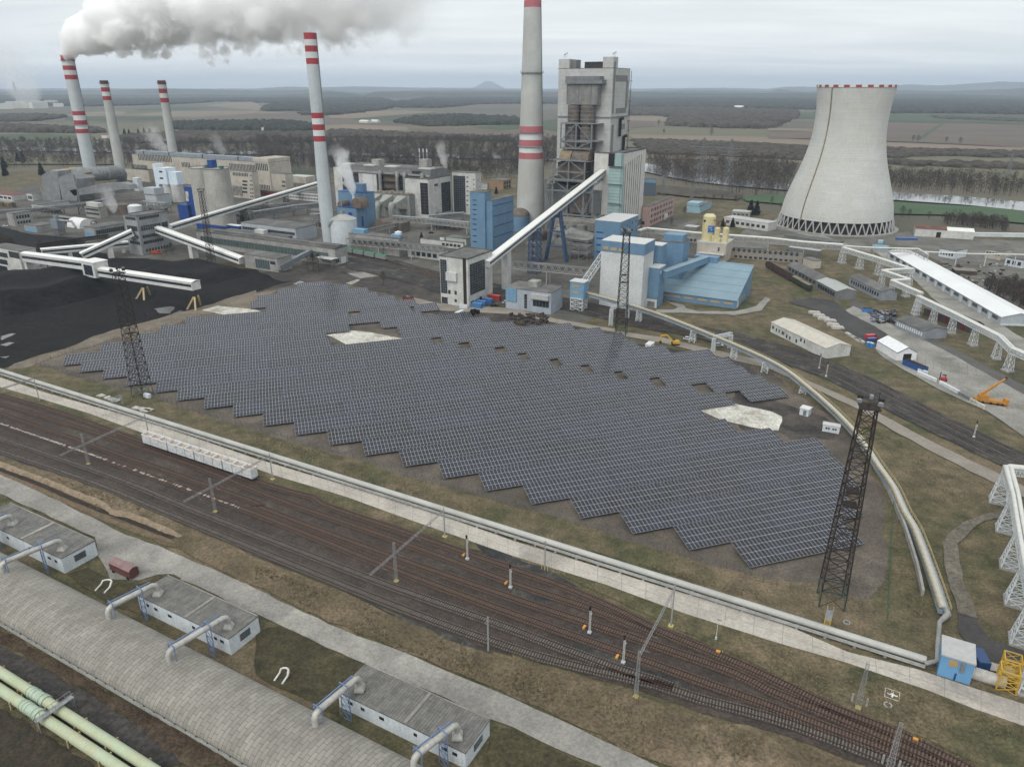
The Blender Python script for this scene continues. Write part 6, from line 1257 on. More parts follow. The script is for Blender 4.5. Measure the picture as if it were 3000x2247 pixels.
# grey transfer tower
GT=Bld('grey_transfer_tower','grey seven-storey transfer tower with window bands where white conveyors meet','building',P('c5',1237,940),P('c5',1185,606),P('c5',1062,590),P('c5',1445,566),mat('grey_concrete_tower',(.33,.34,.345),(.26,.268,.275),scale=.2,rough=.9,streak=.2,c3=(.22,.22,.22),scale2=.1),felt,par=.5)
for (y0,y1) in ((640,612),(735,690),(798,770),(850,822)):
 GT.rect('R',GT.D*.08,zat(GT.a,P('c5',1190,y0)),GT.D*.72,zat(GT.a,P('c5',1190,y1)),glass,'window_band',grid=(9,1),fr=grating,d=.15); GT.rect('L',GT.W*.06,zat(GT.a,P('c5',1190,y0)),GT.W*.85,zat(GT.a,P('c5',1190,y1)),glass,'window_band',grid=(6,1),fr=grating,d=.15)
GT.rect('R',GT.D*.1,2.,GT.D*.95,4,glass,nx=9,fx=.6); GT.rect('R',GT.D*.75,zat(GT.a,P('c5',1190,735)),GT.D*.95,zat(GT.a,P('c5',1190,690)),glass,'window_band')
# white coal conveyors
GC='white coal conveyors at the coal yard'
e0_=GZ('c5',1712,1395,1232); w0_=GZ('c5',262,1100,985)
mid2=e0_+(w0_-e0_)*.545
fz1=on_row('c5',880,1100,e0_)
gallery('white overhead conveyor with a cut-off end above the coal heap',mid2-UP*1.2,e0_+EE*1.5,5.6,4.4,GC,sup=(),peak=.7)
gallery('white overhead conveyor from the left corner tower to the cabin above the coal',w0_,mid2+UP*1.5,5.6,5.2,GC,sup=((.02,'p'),),supw=5,peak=.7)
tb=thing('transfer_cabin','white transfer cabin midway on the overhead conveyor above the coal','transfer cabin',mid2*V3(1,1,0)); m=MB(); m.box(mid2+UP*2.6,(12,9,9),math.atan2((w0_-e0_)[1],(w0_-e0_)[0])); m.build('cabin',whiteclad,tb); m=MB(); m.box(mid2+UP*7.3,(12.6,9.6,.4),math.atan2((w0_-e0_)[1],(w0_-e0_)[0])); m.build('roof',MATS['white_roof_sheet'],tb); m=MB(); m.box(mid2+UP*2.4-NN*4.55,(8,.2,6),ANG); m.build('window_panel',glass,tb)
ylg=mat('ochre_leg_paint',(.50,.40,.22),(.40,.31,.17),scale=.5)
for i,t in enumerate((.0,.27,.57,.62,.86)):
 c_=e0_+(w0_-e0_)*t; r=thing('conveyor_trestle','ochre A-leg trestle under the overhead coal conveyor, %s from its cut-off end'%ORD[i],'trestle',c_*V3(1,1,0),'ochre trestles under the coal conveyor')
 for sg in (-1,1):
  for s2 in (-1,1):
   if sg==1 and s2==1: continue
   m=MB(); m.bar(c_*V3(1,1,0)+NN*sg*4.5+EE*s2*3.5,c_+NN*sg*1.5+EE*s2*.4-UP*4,.9); m.build('leg',ylg,r)
 m=MB(); m.bar(c_-UP*4.2,c_,.5); m.build('head',rust,r)
lt_=Bld('corner_tower','white concrete corner tower at the left end of the overhead conveyor','building',P('c5',205,1095),P('c5',190,905),P('c5',-90,900),11.,conc_w,felt)
for y in (940,1000,1055): lt_.win('L',P('c5',0,y+10),P('c5',60,y-18),glass,name='window_band')
lt_.win('L',P('c5',85,955),P('c5',180,920),glass,name='window_band')
Bld('concrete_shelter','low concrete shelter at the foot of the white overhead conveyor','shelter',P('c5',425,1085),P('c5',420,1055),P('c5',270,1075),6.,conc_w,felt)
p_=V3(*(GT.a-EE*GT.W*.4-NN*.2)[:2],zat(GT.a,P('c5',1175,770))); q_=GZ('c5',725,985,965)
gallery('white conveyor sloping from the grey tower down to the overhead conveyor',p_,q_,5.2,4.,GC,sup=(.5,),supw=6,peak=.7)
p_=V3(*(GT.a+NN*GT.D*.6+EE*.2)[:2],zat(GT.a+NN*GT.D*.6,P('c5',1360,742))); q_=GZ('c5',2100,1040,1010)
gallery('white conveyor sloping from the grey tower right down to the low glazed building',p_,q_,5.4,4.,GC,sup=(.42,),supw=7,peak=.7)
p_=V3(*(GT.a+NN*GT.D*.95+EE*.2)[:2],zat(GT.a+NN*GT.D,P('c5',1480,725))); pm_=GZ('c5',1995,690,610); d_=(pm_-p_); d_/=np.linalg.norm(d_); q_=on_row('c6',560,330,p_,d_*V3(1,1,0)/np.linalg.norm(d_*V3(1,1,0)))
gallery('long white conveyor rising from the grey tower behind the banded chimney',p_,q_,5.0,4.0,GC,sup=(.38,.52,.68,.84),supm=rust,lat=True,supw=4,peak=.7)
p_=GZ('c5',375,985,930); q_=GZ('c5',1140,905,860); gallery('low white conveyor passing behind the sloping one to the grey tower',p_,q_,4.6,3.6,GC,sup=(.3,.9),supw=4,peak=.6)
# ---- low buildings right of coal yard
LB=Bld('long_glazed_hall','long low concrete hall with dark glazed side, between coal yard and banded chimney','hall',P('c6',693,1028),P('c6',658,888),P('c5',1690,722),P('c6',787,880),conc,felt,par=.6)
LB.rect('L',6,LB.h*.3,LB.W-4,LB.h*.72,mat('greenish_glazing',(.06,.085,.085),(.09,.12,.115),scale=.3,rough=.25),'glazing',grid=(40,1),fr=grating,d=.15); LB.rbox(.0,.9,.3,.6,1.6,felt,'raised_roof'); LB.win('R',P('c6',690,1005),P('c6',718,970),dark,name='doorway'); LB.win('R',P('c6',738,1010),P('c6',775,945),whiteclad,name='door')
LB2=Bld('low_glazed_building','low flat-roofed building with glazed wall at the conveyor foot','building',P('c6',195,1088),P('c6',205,972),P('c5',2105,930),P('c6',305,955),conc,felt)
LB2.win('L',P('c6',0,1045),P('c6',115,985),MATS['greenish_glazing'],name='glazing',grid=(6,1)); LB2.win('L',P('c6',125,1015),P('c6',165,995),glass); LB2.win('L',P('c6',38,1070),P('c6',62,1040),blue_lt,name='door')
p_=GZ('c6',200,1088,1068); q_=GZ('c6',480,1000,925); r=thing('covered_stair','grey sloping conveyor bridge with stairs at the low glazed building','stair',p_*V3(1,1,0)); m=MB(); d_=q_-p_; x=np.cross(d_/np.linalg.norm(d_),UP); x/=np.linalg.norm(x); m.par(p_-x*1.5,x*3,UP*3,d_); m.build('bridge',mat('blue_grey_concrete',(.20,.22,.24),(.15,.165,.18)),r)
m=MB()
for k in range(14): m.box(p_+d_*.32*k/14-x*2.2+UP*(.2+0),(1.2,1.6,.3),math.atan2(d_[1],d_[0]))
m.build('steps',conc,r)
q=G('c6',625,1030); r=thing('canopy','small white canopy before the long glazed hall entrance','canopy',q); m=MB(); m.par(q-EE*9+UP*5.2-NN*3,EE*15,NN*7,UP*.3); m.build('roof',flat('pale_roof_patch',(.5,.5,.48)),r); m=MB(); [m.bar(q-EE*9+EE*a_-NN*2.6+NN*b_,q-EE*9+EE*a_-NN*2.6+NN*b_+UP*5.2,.25) for a_ in (.5,14.5) for b_ in (0,6)]; m.build('posts',steel_grey,r)
WS=Bld('blue_band_workshop','pale workshop with a deep blue lower band, left of the banded chimney','building',P('c6',352,825),P('c6',365,712),P('c5',2080,660),P('c6',520,685),mat('pale_grey_cladding',(.40,.43,.46),(.34,.37,.40)),felt)
WS.rect('L',1,WS.h*.5,WS.W-1,WS.h*.72,glass,'window_band',d=.15,grid=(20,1),fr=grating)
q=Bld('blue_lean_to','low lean-to with deep blue band and square windows','building',None,WS.h*.42,WS.W*1.15,9.,blue_dk,felt,base=(WS.a-NN*9.1-EE*4)*V3(1,1,0)); q.rect('L',1.5,1.6,q.W-1,3.2,steel_white,nx=9,fx=.25); q.rbox(.35,.5,.3,.8,3,conc_w,'roof_cabin')
Bld('blue_cabin','small bright blue cabin with white door near the conveyor','cabin',P('c5',2070,740),P('c5',2070,690),P('c5',1955,695),5.,blue_dk,flat('white_rim',(.7,.71,.71)))
Bld('deep_blue_wall','deep blue low wall of the yard behind the coal conveyor','wall',P('c5',1955,740),P('c5',1955,700),P('c5',1700,690),3.,blue_dk,blue_dk)
# pipe bridges left-centre
rack('grey pipe bridge left of the banded chimney base',[GZ('c6',-20,650,600),GZ('c6',330,600,545),GZ('c6',575,560,520)],4,3,8,steel_grey,16,.4,None,2)
rack('upper dark pipe bridge behind the blue-banded workshop',[GZ('c6',-250,600,560),GZ('c6',0,590,545),GZ('c6',300,560,515)],5,3,8,steel_grey,18,.4,felt,1)
# hall with roofed truss bridge
TB0,TB1=GZ('c6',800,905,840),GZ('c6',1640,1005,915)
rack('roofed truss conveyor bridge running in front of the green-topped wagons',[TB0,TB1],4.2,4.0,9,mat('pale_steel',(.40,.40,.385),(.3,.3,.29)),22,.35,felt,0,latlegs=False)
q=Bld('low_hall','low hall with pale blue roof boxes behind the roofed truss bridge','hall',P('c6',1240,950),P('c6',1215,800),P('c6',800,755),P('c6',1305,775),conc,felt); q.rbox(.72,.95,.2,.7,3,blue_lt,'roof_box'); q.rbox(.02,.2,.3,.6,2,blue_lt,'roof_box')
c_=q.a-EE*q.W*.1+NN*q.D*.6+UP*(q.h+.4); m=MB(); m.lathe([(2.6,0),(2.6,3.4),(.3,4.2)],c_,20); m.build('roof_tank',whitew,q.root)
q=Bld('low_office','low flat-roofed office with white walls beside the white transfer tower','building',P('c6',1790,890),P('c6',1785,835),P('c6',1420,805),P('c6',1800,812),conc_w,felt); q.rect('L',2,q.h*.3,q.W*.5,q.h*.7,glass,nx=5); q.rbox(.45,.55,.5,.7,2,whitew,'roof_unit')
q=Bld('ground_hall','low white hall behind the roofed truss bridge legs','building',P('c6',1590,985),P('c6',1580,915),P('c6',1310,895),10.,conc_w,felt); q.rect('L',2,q.h*.25,q.W-2,q.h*.75,glass,nx=5,fx=.7)
# right fan housing near blue filter
c_=G('c6',1060,725); r=thing('fan_house','brown rounded fan housing beside the blue filter building','fan housing',c_); m=MB(); pr=[(8*math.cos(t),9*math.sin(t)) for t in np.linspace(0,math.pi,12)]; vs=[c_+EE*x_+UP*z_ for x_,z_ in pr]; m.add(vs+[v+NN*14 for v in vs],[tuple(range(12)),tuple(range(12,24))[::-1]]+[(i,12+i,12+(i+1)%12,(i+1)%12) for i in range(12)]); m.build('housing',rustclad,r); m=MB(); m.par(c_+EE*8,EE*16,NN*12,UP*8); m.build('inlet_box',rustclad,r)
rack('grey pipe bridge from the fan housing toward the tall blue building',[GZ('c6',1190,690,640),GZ('c6',1520,720,665),GZ('c6',1850,760,700)],4.5,3.4,9,mat('pale_steel',(.4,.4,.385)),22,.36,None,2)
rack('slim pipe bridge joining the fan housing and the roofed truss bridge',[GZ('c6',950,800,745),GZ('c6',1310,720,665)],3,2.4,9,MATS['pale_steel'],18,.3,felt,0)
rack('low pipe bridge beside the white end block',[GZ('c6',1500,655,630),GZ('c6',1800,640,605)],3.5,3,6,steel_grey,16,.35,None,2)
q=Bld('pale_green_hall','pale green low hall under the pipe bridge','hall',P('c6',1815,855),P('c6',1810,800),P('c6',1640,735),9.,mat('pale_green_wall',(.42,.47,.42),(.36,.40,.36)),felt)
# brick building and white offices behind
q=Bld('brick_building','tan brick building left of the huge chimney, far side','building',P('c6',2135,378),P('c6',2130,295),P('c6',2012,285),P('c6',2205,275),mat('tan_brick',(.29,.19,.115),(.24,.16,.10),scale=.3),felt); q.rect('R',1,1,q.D-1,q.h-1,glass,nx=3,ny=2)
q=Bld('white_office','white office block with rows of windows, far behind the white stair tower','building',P('c6',1992,372),P('c6',1990,322),P('c6',1898,312),10.,conc_w,felt); q.rect('L',1,1,q.W-1,q.h-.8,glass,nx=8,ny=3,fx=.6,fz=.5)
q=Bld('white_office','long white office block with window rows beneath the rising conveyor','building',P('c6',560,480),P('c6',555,410),P('c6',255,375),10.,conc_w,felt); q.rect('L',1,1,q.W-1,q.h-.8,glass,nx=22,ny=2,fx=.6,fz=.5)
q=Bld('low_grey_hall','low grey hall with black roof between office block and pipe bridge','hall',P('c6',570,560),P('c6',570,530),P('c6',40,510),P('c6',575,470),conc,felt)
# more steelwork between boiler house and blue towers, and pipe racks of the old plant
def lat_rack(lab,c,x0,x1,yb,yt,dep,lv,mt=steel_grey):
 a,b=G(c,x0,yb),G(c,x1,yb); b=a+EE*np.dot(b-a,EE); h=zat(a,P(c,x0,yt)); n=max(2,int(np.linalg.norm(b-a)/5)); r=thing('pipe_rack',lab,'pipe rack',a); m=MB()
 for d in (0,dep):
  for i in range(n+1):
   q=a+(b-a)*i/n+NN*d; m.bar(q,q+UP*h,.4)
   if i<n and i%2==0:
    for j in range(lv): m.bar(q+UP*h*j/lv,q+(b-a)/n+UP*h*(j+1)/lv,.25)
  for j in range(1,lv+1): m.bar(a+NN*d+UP*h*j/lv,b+NN*d+UP*h*j/lv,.45)
 m.build('frame',mt,r); m=MB()
 for j in range(1,lv+1):
  for k in range(4): q=NN*(dep*(k+.5)/4)+UP*(h*j/lv+.7); m.path([a+q,b+q],.45+.15*(k%2),8)
 m.build('pipes',ductg,r); m=MB()
 for i in range(n): q=a+(b-a)*(i+.5)/n+NN*random.uniform(1,dep)+UP*.1; m.par(q,EE*random.uniform(1.5,3.5),NN*random.uniform(1.5,3),UP*random.uniform(1.5,4))
 m.build('pumps',rustclad,r)
lat_rack('tall pipe rack under the flue ducts, right of the inclined conveyor','c7',430,700,965,800,10,3)
lat_rack('pipe rack between the white transfer tower and the blue A-frame trestle','c7',120,250,1000,840,8,3)
lat_rack('dark pipe rack left of the tall blue building','c6',1480,1840,700,640,7,2)
lat_rack('long pipe rack below the white boxy tower','c5',1230,1560,560,480,8,2)
lat_rack('long brown pipe rack in front of the absorber plant','c5',300,700,560,525,6,1,rust)
lat_rack('rusty pipe rack behind the workshop with blue panel','c5',480,1060,650,610,5,1,rust)
lat_rack('pipe rack between concrete silos and long glazed hall','c5',2040,2200,640,560,7,2)
lat_rack('pipe rack behind the white cylindrical silo','c6',470,570,690,590,7,2)
lat_rack('low pipe rack at the far left edge of the plant','c5',-60,260,510,470,6,1,MATS['dull_yellow_paint'] if 'dull_yellow_paint' in MATS else rust)
# ================================================================ right-hand half of the plant
def Lp_(b,c,x,y): return P(c,x,y)
slabyard=mat('slab_yard',(.30,.29,.265),(.225,.215,.197),scale=.08,rough=.95,c3=(.16,.155,.135),scale2=.05,fine=.3)
patch('works_yard',GL('c8',[(-100,640),(0,700),(300,720),(560,740),(760,770),(1200,740),(1800,800),(2211,820),(2400,1100),(2211,1400),(1900,1250),(1500,1000),(1250,900),(1000,870),(640,900),(300,860),(0,850),(-300,800)]),Z(),yard,step=8,jit=1)
band('dirt_road',GL('c6',[(1300,1290),(1590,1360)])+GL('c7',[(0,1400),(400,1495),(900,1580)])+GL('d3',[(900,60),(1300,118),(1700,215),(2211,325)])+GL('d4',[(400,515),(800,690),(1100,850),(1500,1060),(2000,1300),(2400,1500)]),GL('c6',[(1300,1340),(1590,1420)])+GL('c7',[(0,1450),(400,1530),(900,1610)])+GL('d3',[(900,95),(1300,165),(1700,265),(2211,385)])+GL('d4',[(400,560),(800,750),(1100,935),(1500,1150),(2000,1400),(2400,1600)]),Z(),mat('pale_dirt_road',(.27,.24,.205),(.21,.187,.16),scale=.08,rough=.95,fine=.2),step=5,jit=.3)
band('plant_ballast',GL('c6',[(780,960),(1200,990),(1600,1090)])+GL('c7',[(440,1300),(1000,1415),(1500,1530),(2000,1625)])+GL('d4',[(0,145),(450,275),(1000,520),(1600,830),(2300,1160)]),GL('c6',[(780,1030),(1200,1150),(1590,1260)])+GL('c7',[(440,1410),(900,1520),(1300,1610)])+GL('d3',[(1500,60),(2000,180)])+GL('d4',[(0,300),(450,450),(900,680),(1500,980),(2300,1370)]),Z(),ballast_dk,step=5,jit=.5)
G2_='plant tracks right of the solar field'
track('plant railway track nearest the long white shed',GL('c6',[(1200,985),(1590,1095)])+GL('c7',[(440,1322),(1000,1440),(1500,1552)])+GL('d4',[(0,172),(450,302),(1000,562),(1600,868),(2300,1200)]),G2_,slp_g,ballast_dk,.7)
track('middle plant railway track below the long white shed',GL('c6',[(1150,1000),(1590,1130)])+GL('c7',[(440,1348),(1000,1470),(1600,1620)])+GL('d4',[(0,215),(450,352),(1000,612),(1600,922),(2300,1262)]),G2_,slp_g,ballast_dk,.7)
track('plant railway track nearest the pale dirt road',GL('c6',[(1100,1020),(1590,1165)])+GL('c7',[(440,1378),(900,1485),(1500,1630)])+GL('d4',[(0,262),(450,405),(900,632),(1500,932),(2250,1310)]),G2_,slp_g,ballast_dk,.7)
track('plant railway track with the green-topped wagons',GL('c6',[(700,915),(800,932),(1180,1010),(1590,1120)]),G2_,slp_g,ballast_dk,.7)
patch('paved_yard',GL('d4',[(560,-60),(700,60),(860,150),(1000,300),(1500,580),(1900,760),(2300,1040),(2300,600),(1900,400),(1500,180),(1150,0),(1000,-80),(750,-160)]),Z(),slabyard,step=5,jit=.2)
gy=MB()
for i in range(-40,60):
 a=G('d4',1500,400)+EE*i*3.2
 gy.bar(a-NN*1+UP*(z+.004),a+NN*16+UP*(z+.004),.12,.012)
for j in range(7): gy.bar(G('d4',1500,400)-EE*60+NN*j*2.7+UP*(z+.006),G('d4',1500,400)+EE*80+NN*j*2.7+UP*(z+.006),.12,.012)
tag(gy.build('yard_joints',MATS['dark_trough']),kind='structure')
band('service_road',GL('d4',[(750,-200),(1100,-20),(1500,160),(1900,370),(2300,580)]),GL('d4',[(700,-170),(1050,0),(1500,215),(1900,440),(2300,660)]),Z(),mat('dark_service_road',(.11,.105,.10),(.085,.082,.078),scale=.1,fine=.3,rough=.95),step=5,jit=.3)
patch('asphalt_road',GL('c8',[(170,1340),(370,1310),(560,1330),(700,1440),(1000,1600),(1100,1700),(900,1740),(600,1560),(430,1420),(250,1370)]),Z(),asph,step=4,jit=.5)
band('concrete_path',GL('c8',[(960,870),(1250,1030),(1500,1250),(1900,1470),(2300,1720)]),GL('c8',[(900,900),(1200,1090),(1440,1330),(1800,1570),(2200,1830)]),Z(),slabyard,step=5,jit=.4)
patch('concrete_path',GL('c7',[(1310,1335),(1480,1372),(1500,1400),(1600,1425),(1930,1425),(2110,1380),(2190,1300),(2230,1320),(2150,1420),(1930,1460),(1500,1440),(1250,1440),(1240,1410),(1400,1410),(1430,1390)]),Z(),slabyard,step=3,jit=.3)
patch('works_road',GL('c7',[(1210,690),(1340,730),(1600,620),(1620,650),(1460,760),(1700,800),(2211,840),(2211,890),(1600,850),(1250,760)]),Z(),yard,step=6,jit=.4)
band('ring_road',GL('c8',[(30,665),(250,715),(500,780),(700,850),(900,880)]),GL('c8',[(0,690),(240,745),(480,810),(680,880),(880,905)]),Z(),slabyard,step=6,jit=.3)
patch('curved_track',GL('e4',[(1620,30),(1400,55),(1230,110),(1130,190),(1105,290),(1140,480),(1200,690),(1320,720),(1250,520),(1210,330),(1200,250),(1290,150),(1420,90),(1620,70)]),Z(),mat('gravel_track',(.17,.15,.125),(.12,.108,.09),scale=.15,rough=.95,fine=.5),step=3,jit=.5)
patch('asphalt_yard',GL('e4',[(1200,690),(1310,720),(1400,850),(1620,930),(1620,1060),(1400,990),(1310,985),(1200,800)]),Z(),asph,step=3,jit=.3)
patch('pale_slab_strip',GL('e4',[(1310,985),(1420,1000),(1620,1060),(1620,1120),(1450,1060),(1305,1030)]),Z(),road,step=3,jit=.2)
# blue/white limestone complex
gl=G('c7',705,985); hB=zat(gl,P('c7',718,650)); aB=gp(P('c7',940,655),hB)*V3(1,1,0)
BT=Bld('blue_block_tower','tall blue clad tower with white roof edge behind the lattice mast','building',None,hB,P('c7',718,650),P('c7',1092,600),blue,flat('pale_roof_sheet',(.55,.56,.55)),base=aB)
for y in (740,793,850,910,962): BT.win('L',P('c7',728,y+3),P('c7',790,y-3),blue_dk,name='louvre')
for x,y in ((955,690),(995,680),(1040,655),(1070,640),(1075,720)): BT.win('R',P('c7',x-3,y+12),P('c7',x+3,y-8),glass)
WH_=Bld('white_blue_hall','tall white rendered hall with blue clad top behind the lattice mast','building',P('c7',1108,1418),P('c7',1108,848),P('c7',776,812),16.,mat('white_panel_wall',(.58,.60,.60),(.51,.53,.53),scale=.1,rough=.7,streak=.1),flat('pale_roof_sheet',(.55,.56,.55)))
zbd=zat(WH_.a,P('c7',1108,940)); m=MB(); m.par(WH_.a-EE*(WH_.W+.25)-NN*.25+UP*zbd,EE*(WH_.W+.5),NN*(WH_.D+.5),UP*(WH_.h-zbd+.1)); m.build('blue_cladding_top',blue,WH_.root)
och=flat('ochre_window_panel',(.42,.30,.14))
def wb2(b,f,c,x0,y0,x1,y1,m_,name,**k):
 a0=b.on(f,P(c,x0,y0)); a1=b.on(f,P(c,x1,y1)); return b.rect(f,a0[0],a0[1],a1[0],a1[1],m_,name,d=.35,**k)
for x0,x1,y in ((790,835,870),(852,905,882),(920,965,892)): wb2(WH_,'L','c7',x0,y+12,x1,y-8,och,'ochre_panel')
T2=Bld('blue_stair_tower','blue stair tower with ochre panels at the corner of the white hall','building',P('c7',1250,1393),P('c7',1268,1055),P('c7',1185,1040),P('c7',1325,1050),blue,flat('pale_roof_sheet',(.55,.56,.55)))
for y in (1160,1210,1305,1360): T2.win('R',P('c7',1275,y+12),P('c7',1310,y-10),och,name='ochre_panel')
T2.win('R',P('c7',1280,1100),P('c7',1292,1070),steel_white,name='hatch')
T1=Bld('blue_lift_tower','blue lift tower between white hall and stair tower','building',None,zat(T2.a-EE*T2.W+NN*6,P('c7',1240,868)),10.,9.,blue,flat('pale_roof_sheet',(.55,.56,.55)),base=(T2.a-EE*(T2.W*.5)+NN*(T2.D+.2))*V3(1,1,0));
for y in (930,990): T1.win('R',P('c7',1210,y+12),P('c7',1228,y-12),steel_grey,name='louvre')
q=Bld('blue_roof_block','blue block with penthouse behind the lift tower','building',None,zat((T1.a+EE*6+NN*(T1.D+12)),P('c7',1200,835)),14.,12.,blue,felt,base=(T1.a+EE*6+NN*(T1.D+12))*V3(1,1,0)); q.rbox(.1,.9,.2,.9,3.5,blue,'penthouse')
q=Bld('low_white_annex','low white annex with dark roof and gate at the foot of the white hall','building',P('c7',1245,1395),P('c7',1240,1320),P('c7',1030,1240),5.,MATS['white_panel_wall'],felt); q.rect('L',1,.2,q.W*.35,q.h*.7,steel_grey,'gate')
q=Bld('white_annex_block','white annex block under the blue stair tower','building',None,11.,13.,8.,MATS['white_panel_wall'],felt,base=(T2.a-EE*(T2.W+1)-NN*1)*V3(1,1,0))
# storage hall with sloping roof
sa=G('c7',1932,1402); hA=zat(sa,P('c7',1940,1335)); SHW=float(np.dot(sa-G('c7',1305,1325),EE)); rB=G('c7',2024,1272); SHD=float(np.dot(rB-sa,NN)); hP=zat(sa+NN*SHD,P('c7',2037,1030))
r=thing('storage_hall','big blue storage hall with one long sloping pale blue roof','hall',sa-EE*SHW/2+NN*SHD/2);
roofb=mat('pale_blue_roof',(.20,.285,.335),(.17,.25,.295),scale=.12,rough=.5,c3=(.22,.29,.325),scale2=.05,fine=.1)
W0=SHW+22
pr=[(0,0),(SHD,0),(SHD,hP),(0,hA)]; vs=[sa-EE*W0+NN*x+UP*zz_ for x,zz_ in pr]+[sa+NN*x+UP*zz_ for x,zz_ in pr]; m=MB(); m.add(vs,[(0,1,2,3),(7,6,5,4)]+[(i,4+i,4+(i+1)%4,(i+1)%4) for i in range(4)]); m.build('wall',blue,r)
m=MB(); up_=NN*SHD+UP*(hP-hA); m.par(sa-EE*W0-NN*.5+UP*(hA+.05),EE*(W0+.4),up_*1.02,UP*.25); m.build('roof',roofb,r)
m=MB()
for t in (.2,.4,.6,.8,.985): m.par(sa-EE*W0-NN*.5+up_*t+UP*(hA+.3),EE*(W0+.4),up_*.006,UP*.1)
m.build('roof_seams',flat('roof_seam_blue',(.12,.22,.30)),r)
for x in (1330,1410,1520,1640,1755,1870):
 s_=float(np.dot(sa-gp(P('c7',x,1360)),EE));
 rr_=ray(P('c7',x,1345)); t_=np.dot(NN,sa-V3(0,0,HC))/np.dot(NN,rr_); q=V3(0,0,HC)+rr_*t_; m=MB(); m.par(V3(q[0],q[1],hA*.48)-EE*2.6-NN*.12,EE*5.2,NN*.2,UP*hA*.22); m.build('ochre_panel',och,r)
m=MB(); m.par(sa+NN*1.5-EE*.05,EE*.2,NN*4,UP*4); m.build('gate',steel_white,r)
for k in range(3): m=MB(); m.par(sa+NN*(8+k*4.5)-EE*.05+UP*(2.8),EE*.2,NN*2.6,UP*1.4); m.build('ochre_panel',och,r)
th_=sa-EE*SHW*.62+NN*(SHD*.93); m=MB(); m.par(th_-EE*9+UP*(hP-3),EE*14,NN*5,UP*6); m.build('ridge_house',blue,r)
tp=T2.a+NN*T2.D*.5+EE*.3+UP*(T2.h*.72); gallery('blue inclined conveyor from the stair tower to the storage hall ridge',tp,th_-EE*2+UP*(hP-.5),4.2,3.6,wallm=blue,roofm=roofb,strip=False)
# sampling hut on legs and lattice conveyor to the hall
hb=G('c7',575,1405); zt1=zat(hb,P('c7',560,1300)); zt2=zat(hb,P('c7',575,1160)); r=thing('conveyor_hut','small blue hut on lattice legs where two conveyors meet','hut',hb); m=MB(); m.box(hb+UP*(zt1+zt2)/2,(8,6.5,zt2-zt1),ANG); m.build('cabin',blue_lt,r); m=MB(); m.box(hb+UP*(zt2+.2),(8.6,7.1,.4),ANG); m.build('roof',flat('pale_roof_sheet',(.55,.56,.55)),r); m=MB(); lattice(m,hb,6.8,6.8,zt1,3,.4,ANG); m.build('legs',steel_white,r)
for zf in (.3,.68): m=MB(); m.par(hb-EE*2.6-NN*3.35+UP*(zt1+(zt2-zt1)*zf),EE*4,NN*.15,UP*1.2); m.build('ochre_panel',och,r)
hp=WH_.a-EE*(WH_.W+.2)+NN*5+UP*zat(WH_.a-EE*WH_.W,P('c7',768,960)); p0_=hb+UP*(zt2-5)+NN*3.5; r=thing('lattice_conveyor','white lattice conveyor climbing from the blue hut to the white hall','conveyor',(p0_+hp)/2*V3(1,1,0)); m=MB(); truss(m,p0_,hp,3.2,3.,9,.35); m.build('truss',steel_white,r); m=MB(); m.bar(p0_+UP*.3,hp+UP*.3,2.4,.3); m.build('belt',dark,r)
# curved belt conveyor
def sweep(mb,pts,prof,closed=True):
 rings=[]
 for i,p in enumerate(pts):
  d=(pts[min(i+1,len(pts)-1)]-pts[max(i-1,0)])*V3(1,1,0); d/=np.linalg.norm(d); x=V3(d[1],-d[0],0); rings.append([p+x*a+UP*b for a,b in prof])
 k=len(prof); mb.add([v for g_ in rings for v in g_],[(i*k+j,i*k+(j+1)%k,(i+1)*k+(j+1)%k,(i+1)*k+j) for i in range(len(rings)-1) for j in range(k)]); mb.add(rings[0],[tuple(range(k))]); mb.add(rings[-1],[tuple(range(k))[::-1]]); return mb
cv=[GZ('c7',625,1402,1268),GZ('c7',995,1480,1372),GZ('c7',1375,1612,1500),GZ('f',2240,1090,1055),GZ('f',2368,1163,1141),G('f',2500,1262,3.),G('f',2578,1372,2.2),G('d4',1090,1420,1.8),G('d4',1190,1640,1.6),G('e4',930,150,1.4),G('e4',1000,330,1.4),G('e4',1060,500,1.4),G('e4',1115,670,1.4)]
cv=smooth(cv,4); r=thing('belt_conveyor','long curved covered belt conveyor with pale lid and yellow railings','conveyor',cv[len(cv)//2]*V3(1,1,0))
m=MB(); sweep(m,cv,[(-1.35,-.9),(1.15,-.9),(1.15,0),(-1.35,0)]); m.build('support_beam',mat('blue_grey_beam',(.24,.29,.34),(.19,.23,.27),scale=.2,rough=.6),r)
m=MB(); sweep(m,cv,[(-.5,.9),(-.5,1.0),(.1,1.4),(.8,1.25),(1.2,.9),(.7,.8)]); m.build('belt_cover',flat('pale_belt_cover',(.44,.42,.37)),r)
m=MB(); L_=arcl(cv)[-1]; k=int(L_/2)
for i in range(k):
 p,d=along(cv,(i+.5)*2); x=V3(d[1],-d[0],0); x/=np.linalg.norm(x); m.bar(p-x*0+x*1.2,p+x*1.2+UP*1.3,.12); m.bar(p+x*1.2,p+x*.9+UP*.9,.1); m.bar(p-x*1.35,p-x*1.35+UP*1.1,.1)
o=m.build('railing_posts',mat('faded_yellow',(.40,.33,.16),(.33,.27,.14)),r); o['kind']='stuff'
for sx in (1.2,-1.35):
 m=MB()
 for zz_ in (.7,1.25): sweep(m,[p+UP*zz_ for p in cv],[(sx-.06,0),(sx+.06,0),(sx+.06,.12),(sx-.06,.12)])
 m.build('handrail',MATS['faded_yellow'],r)
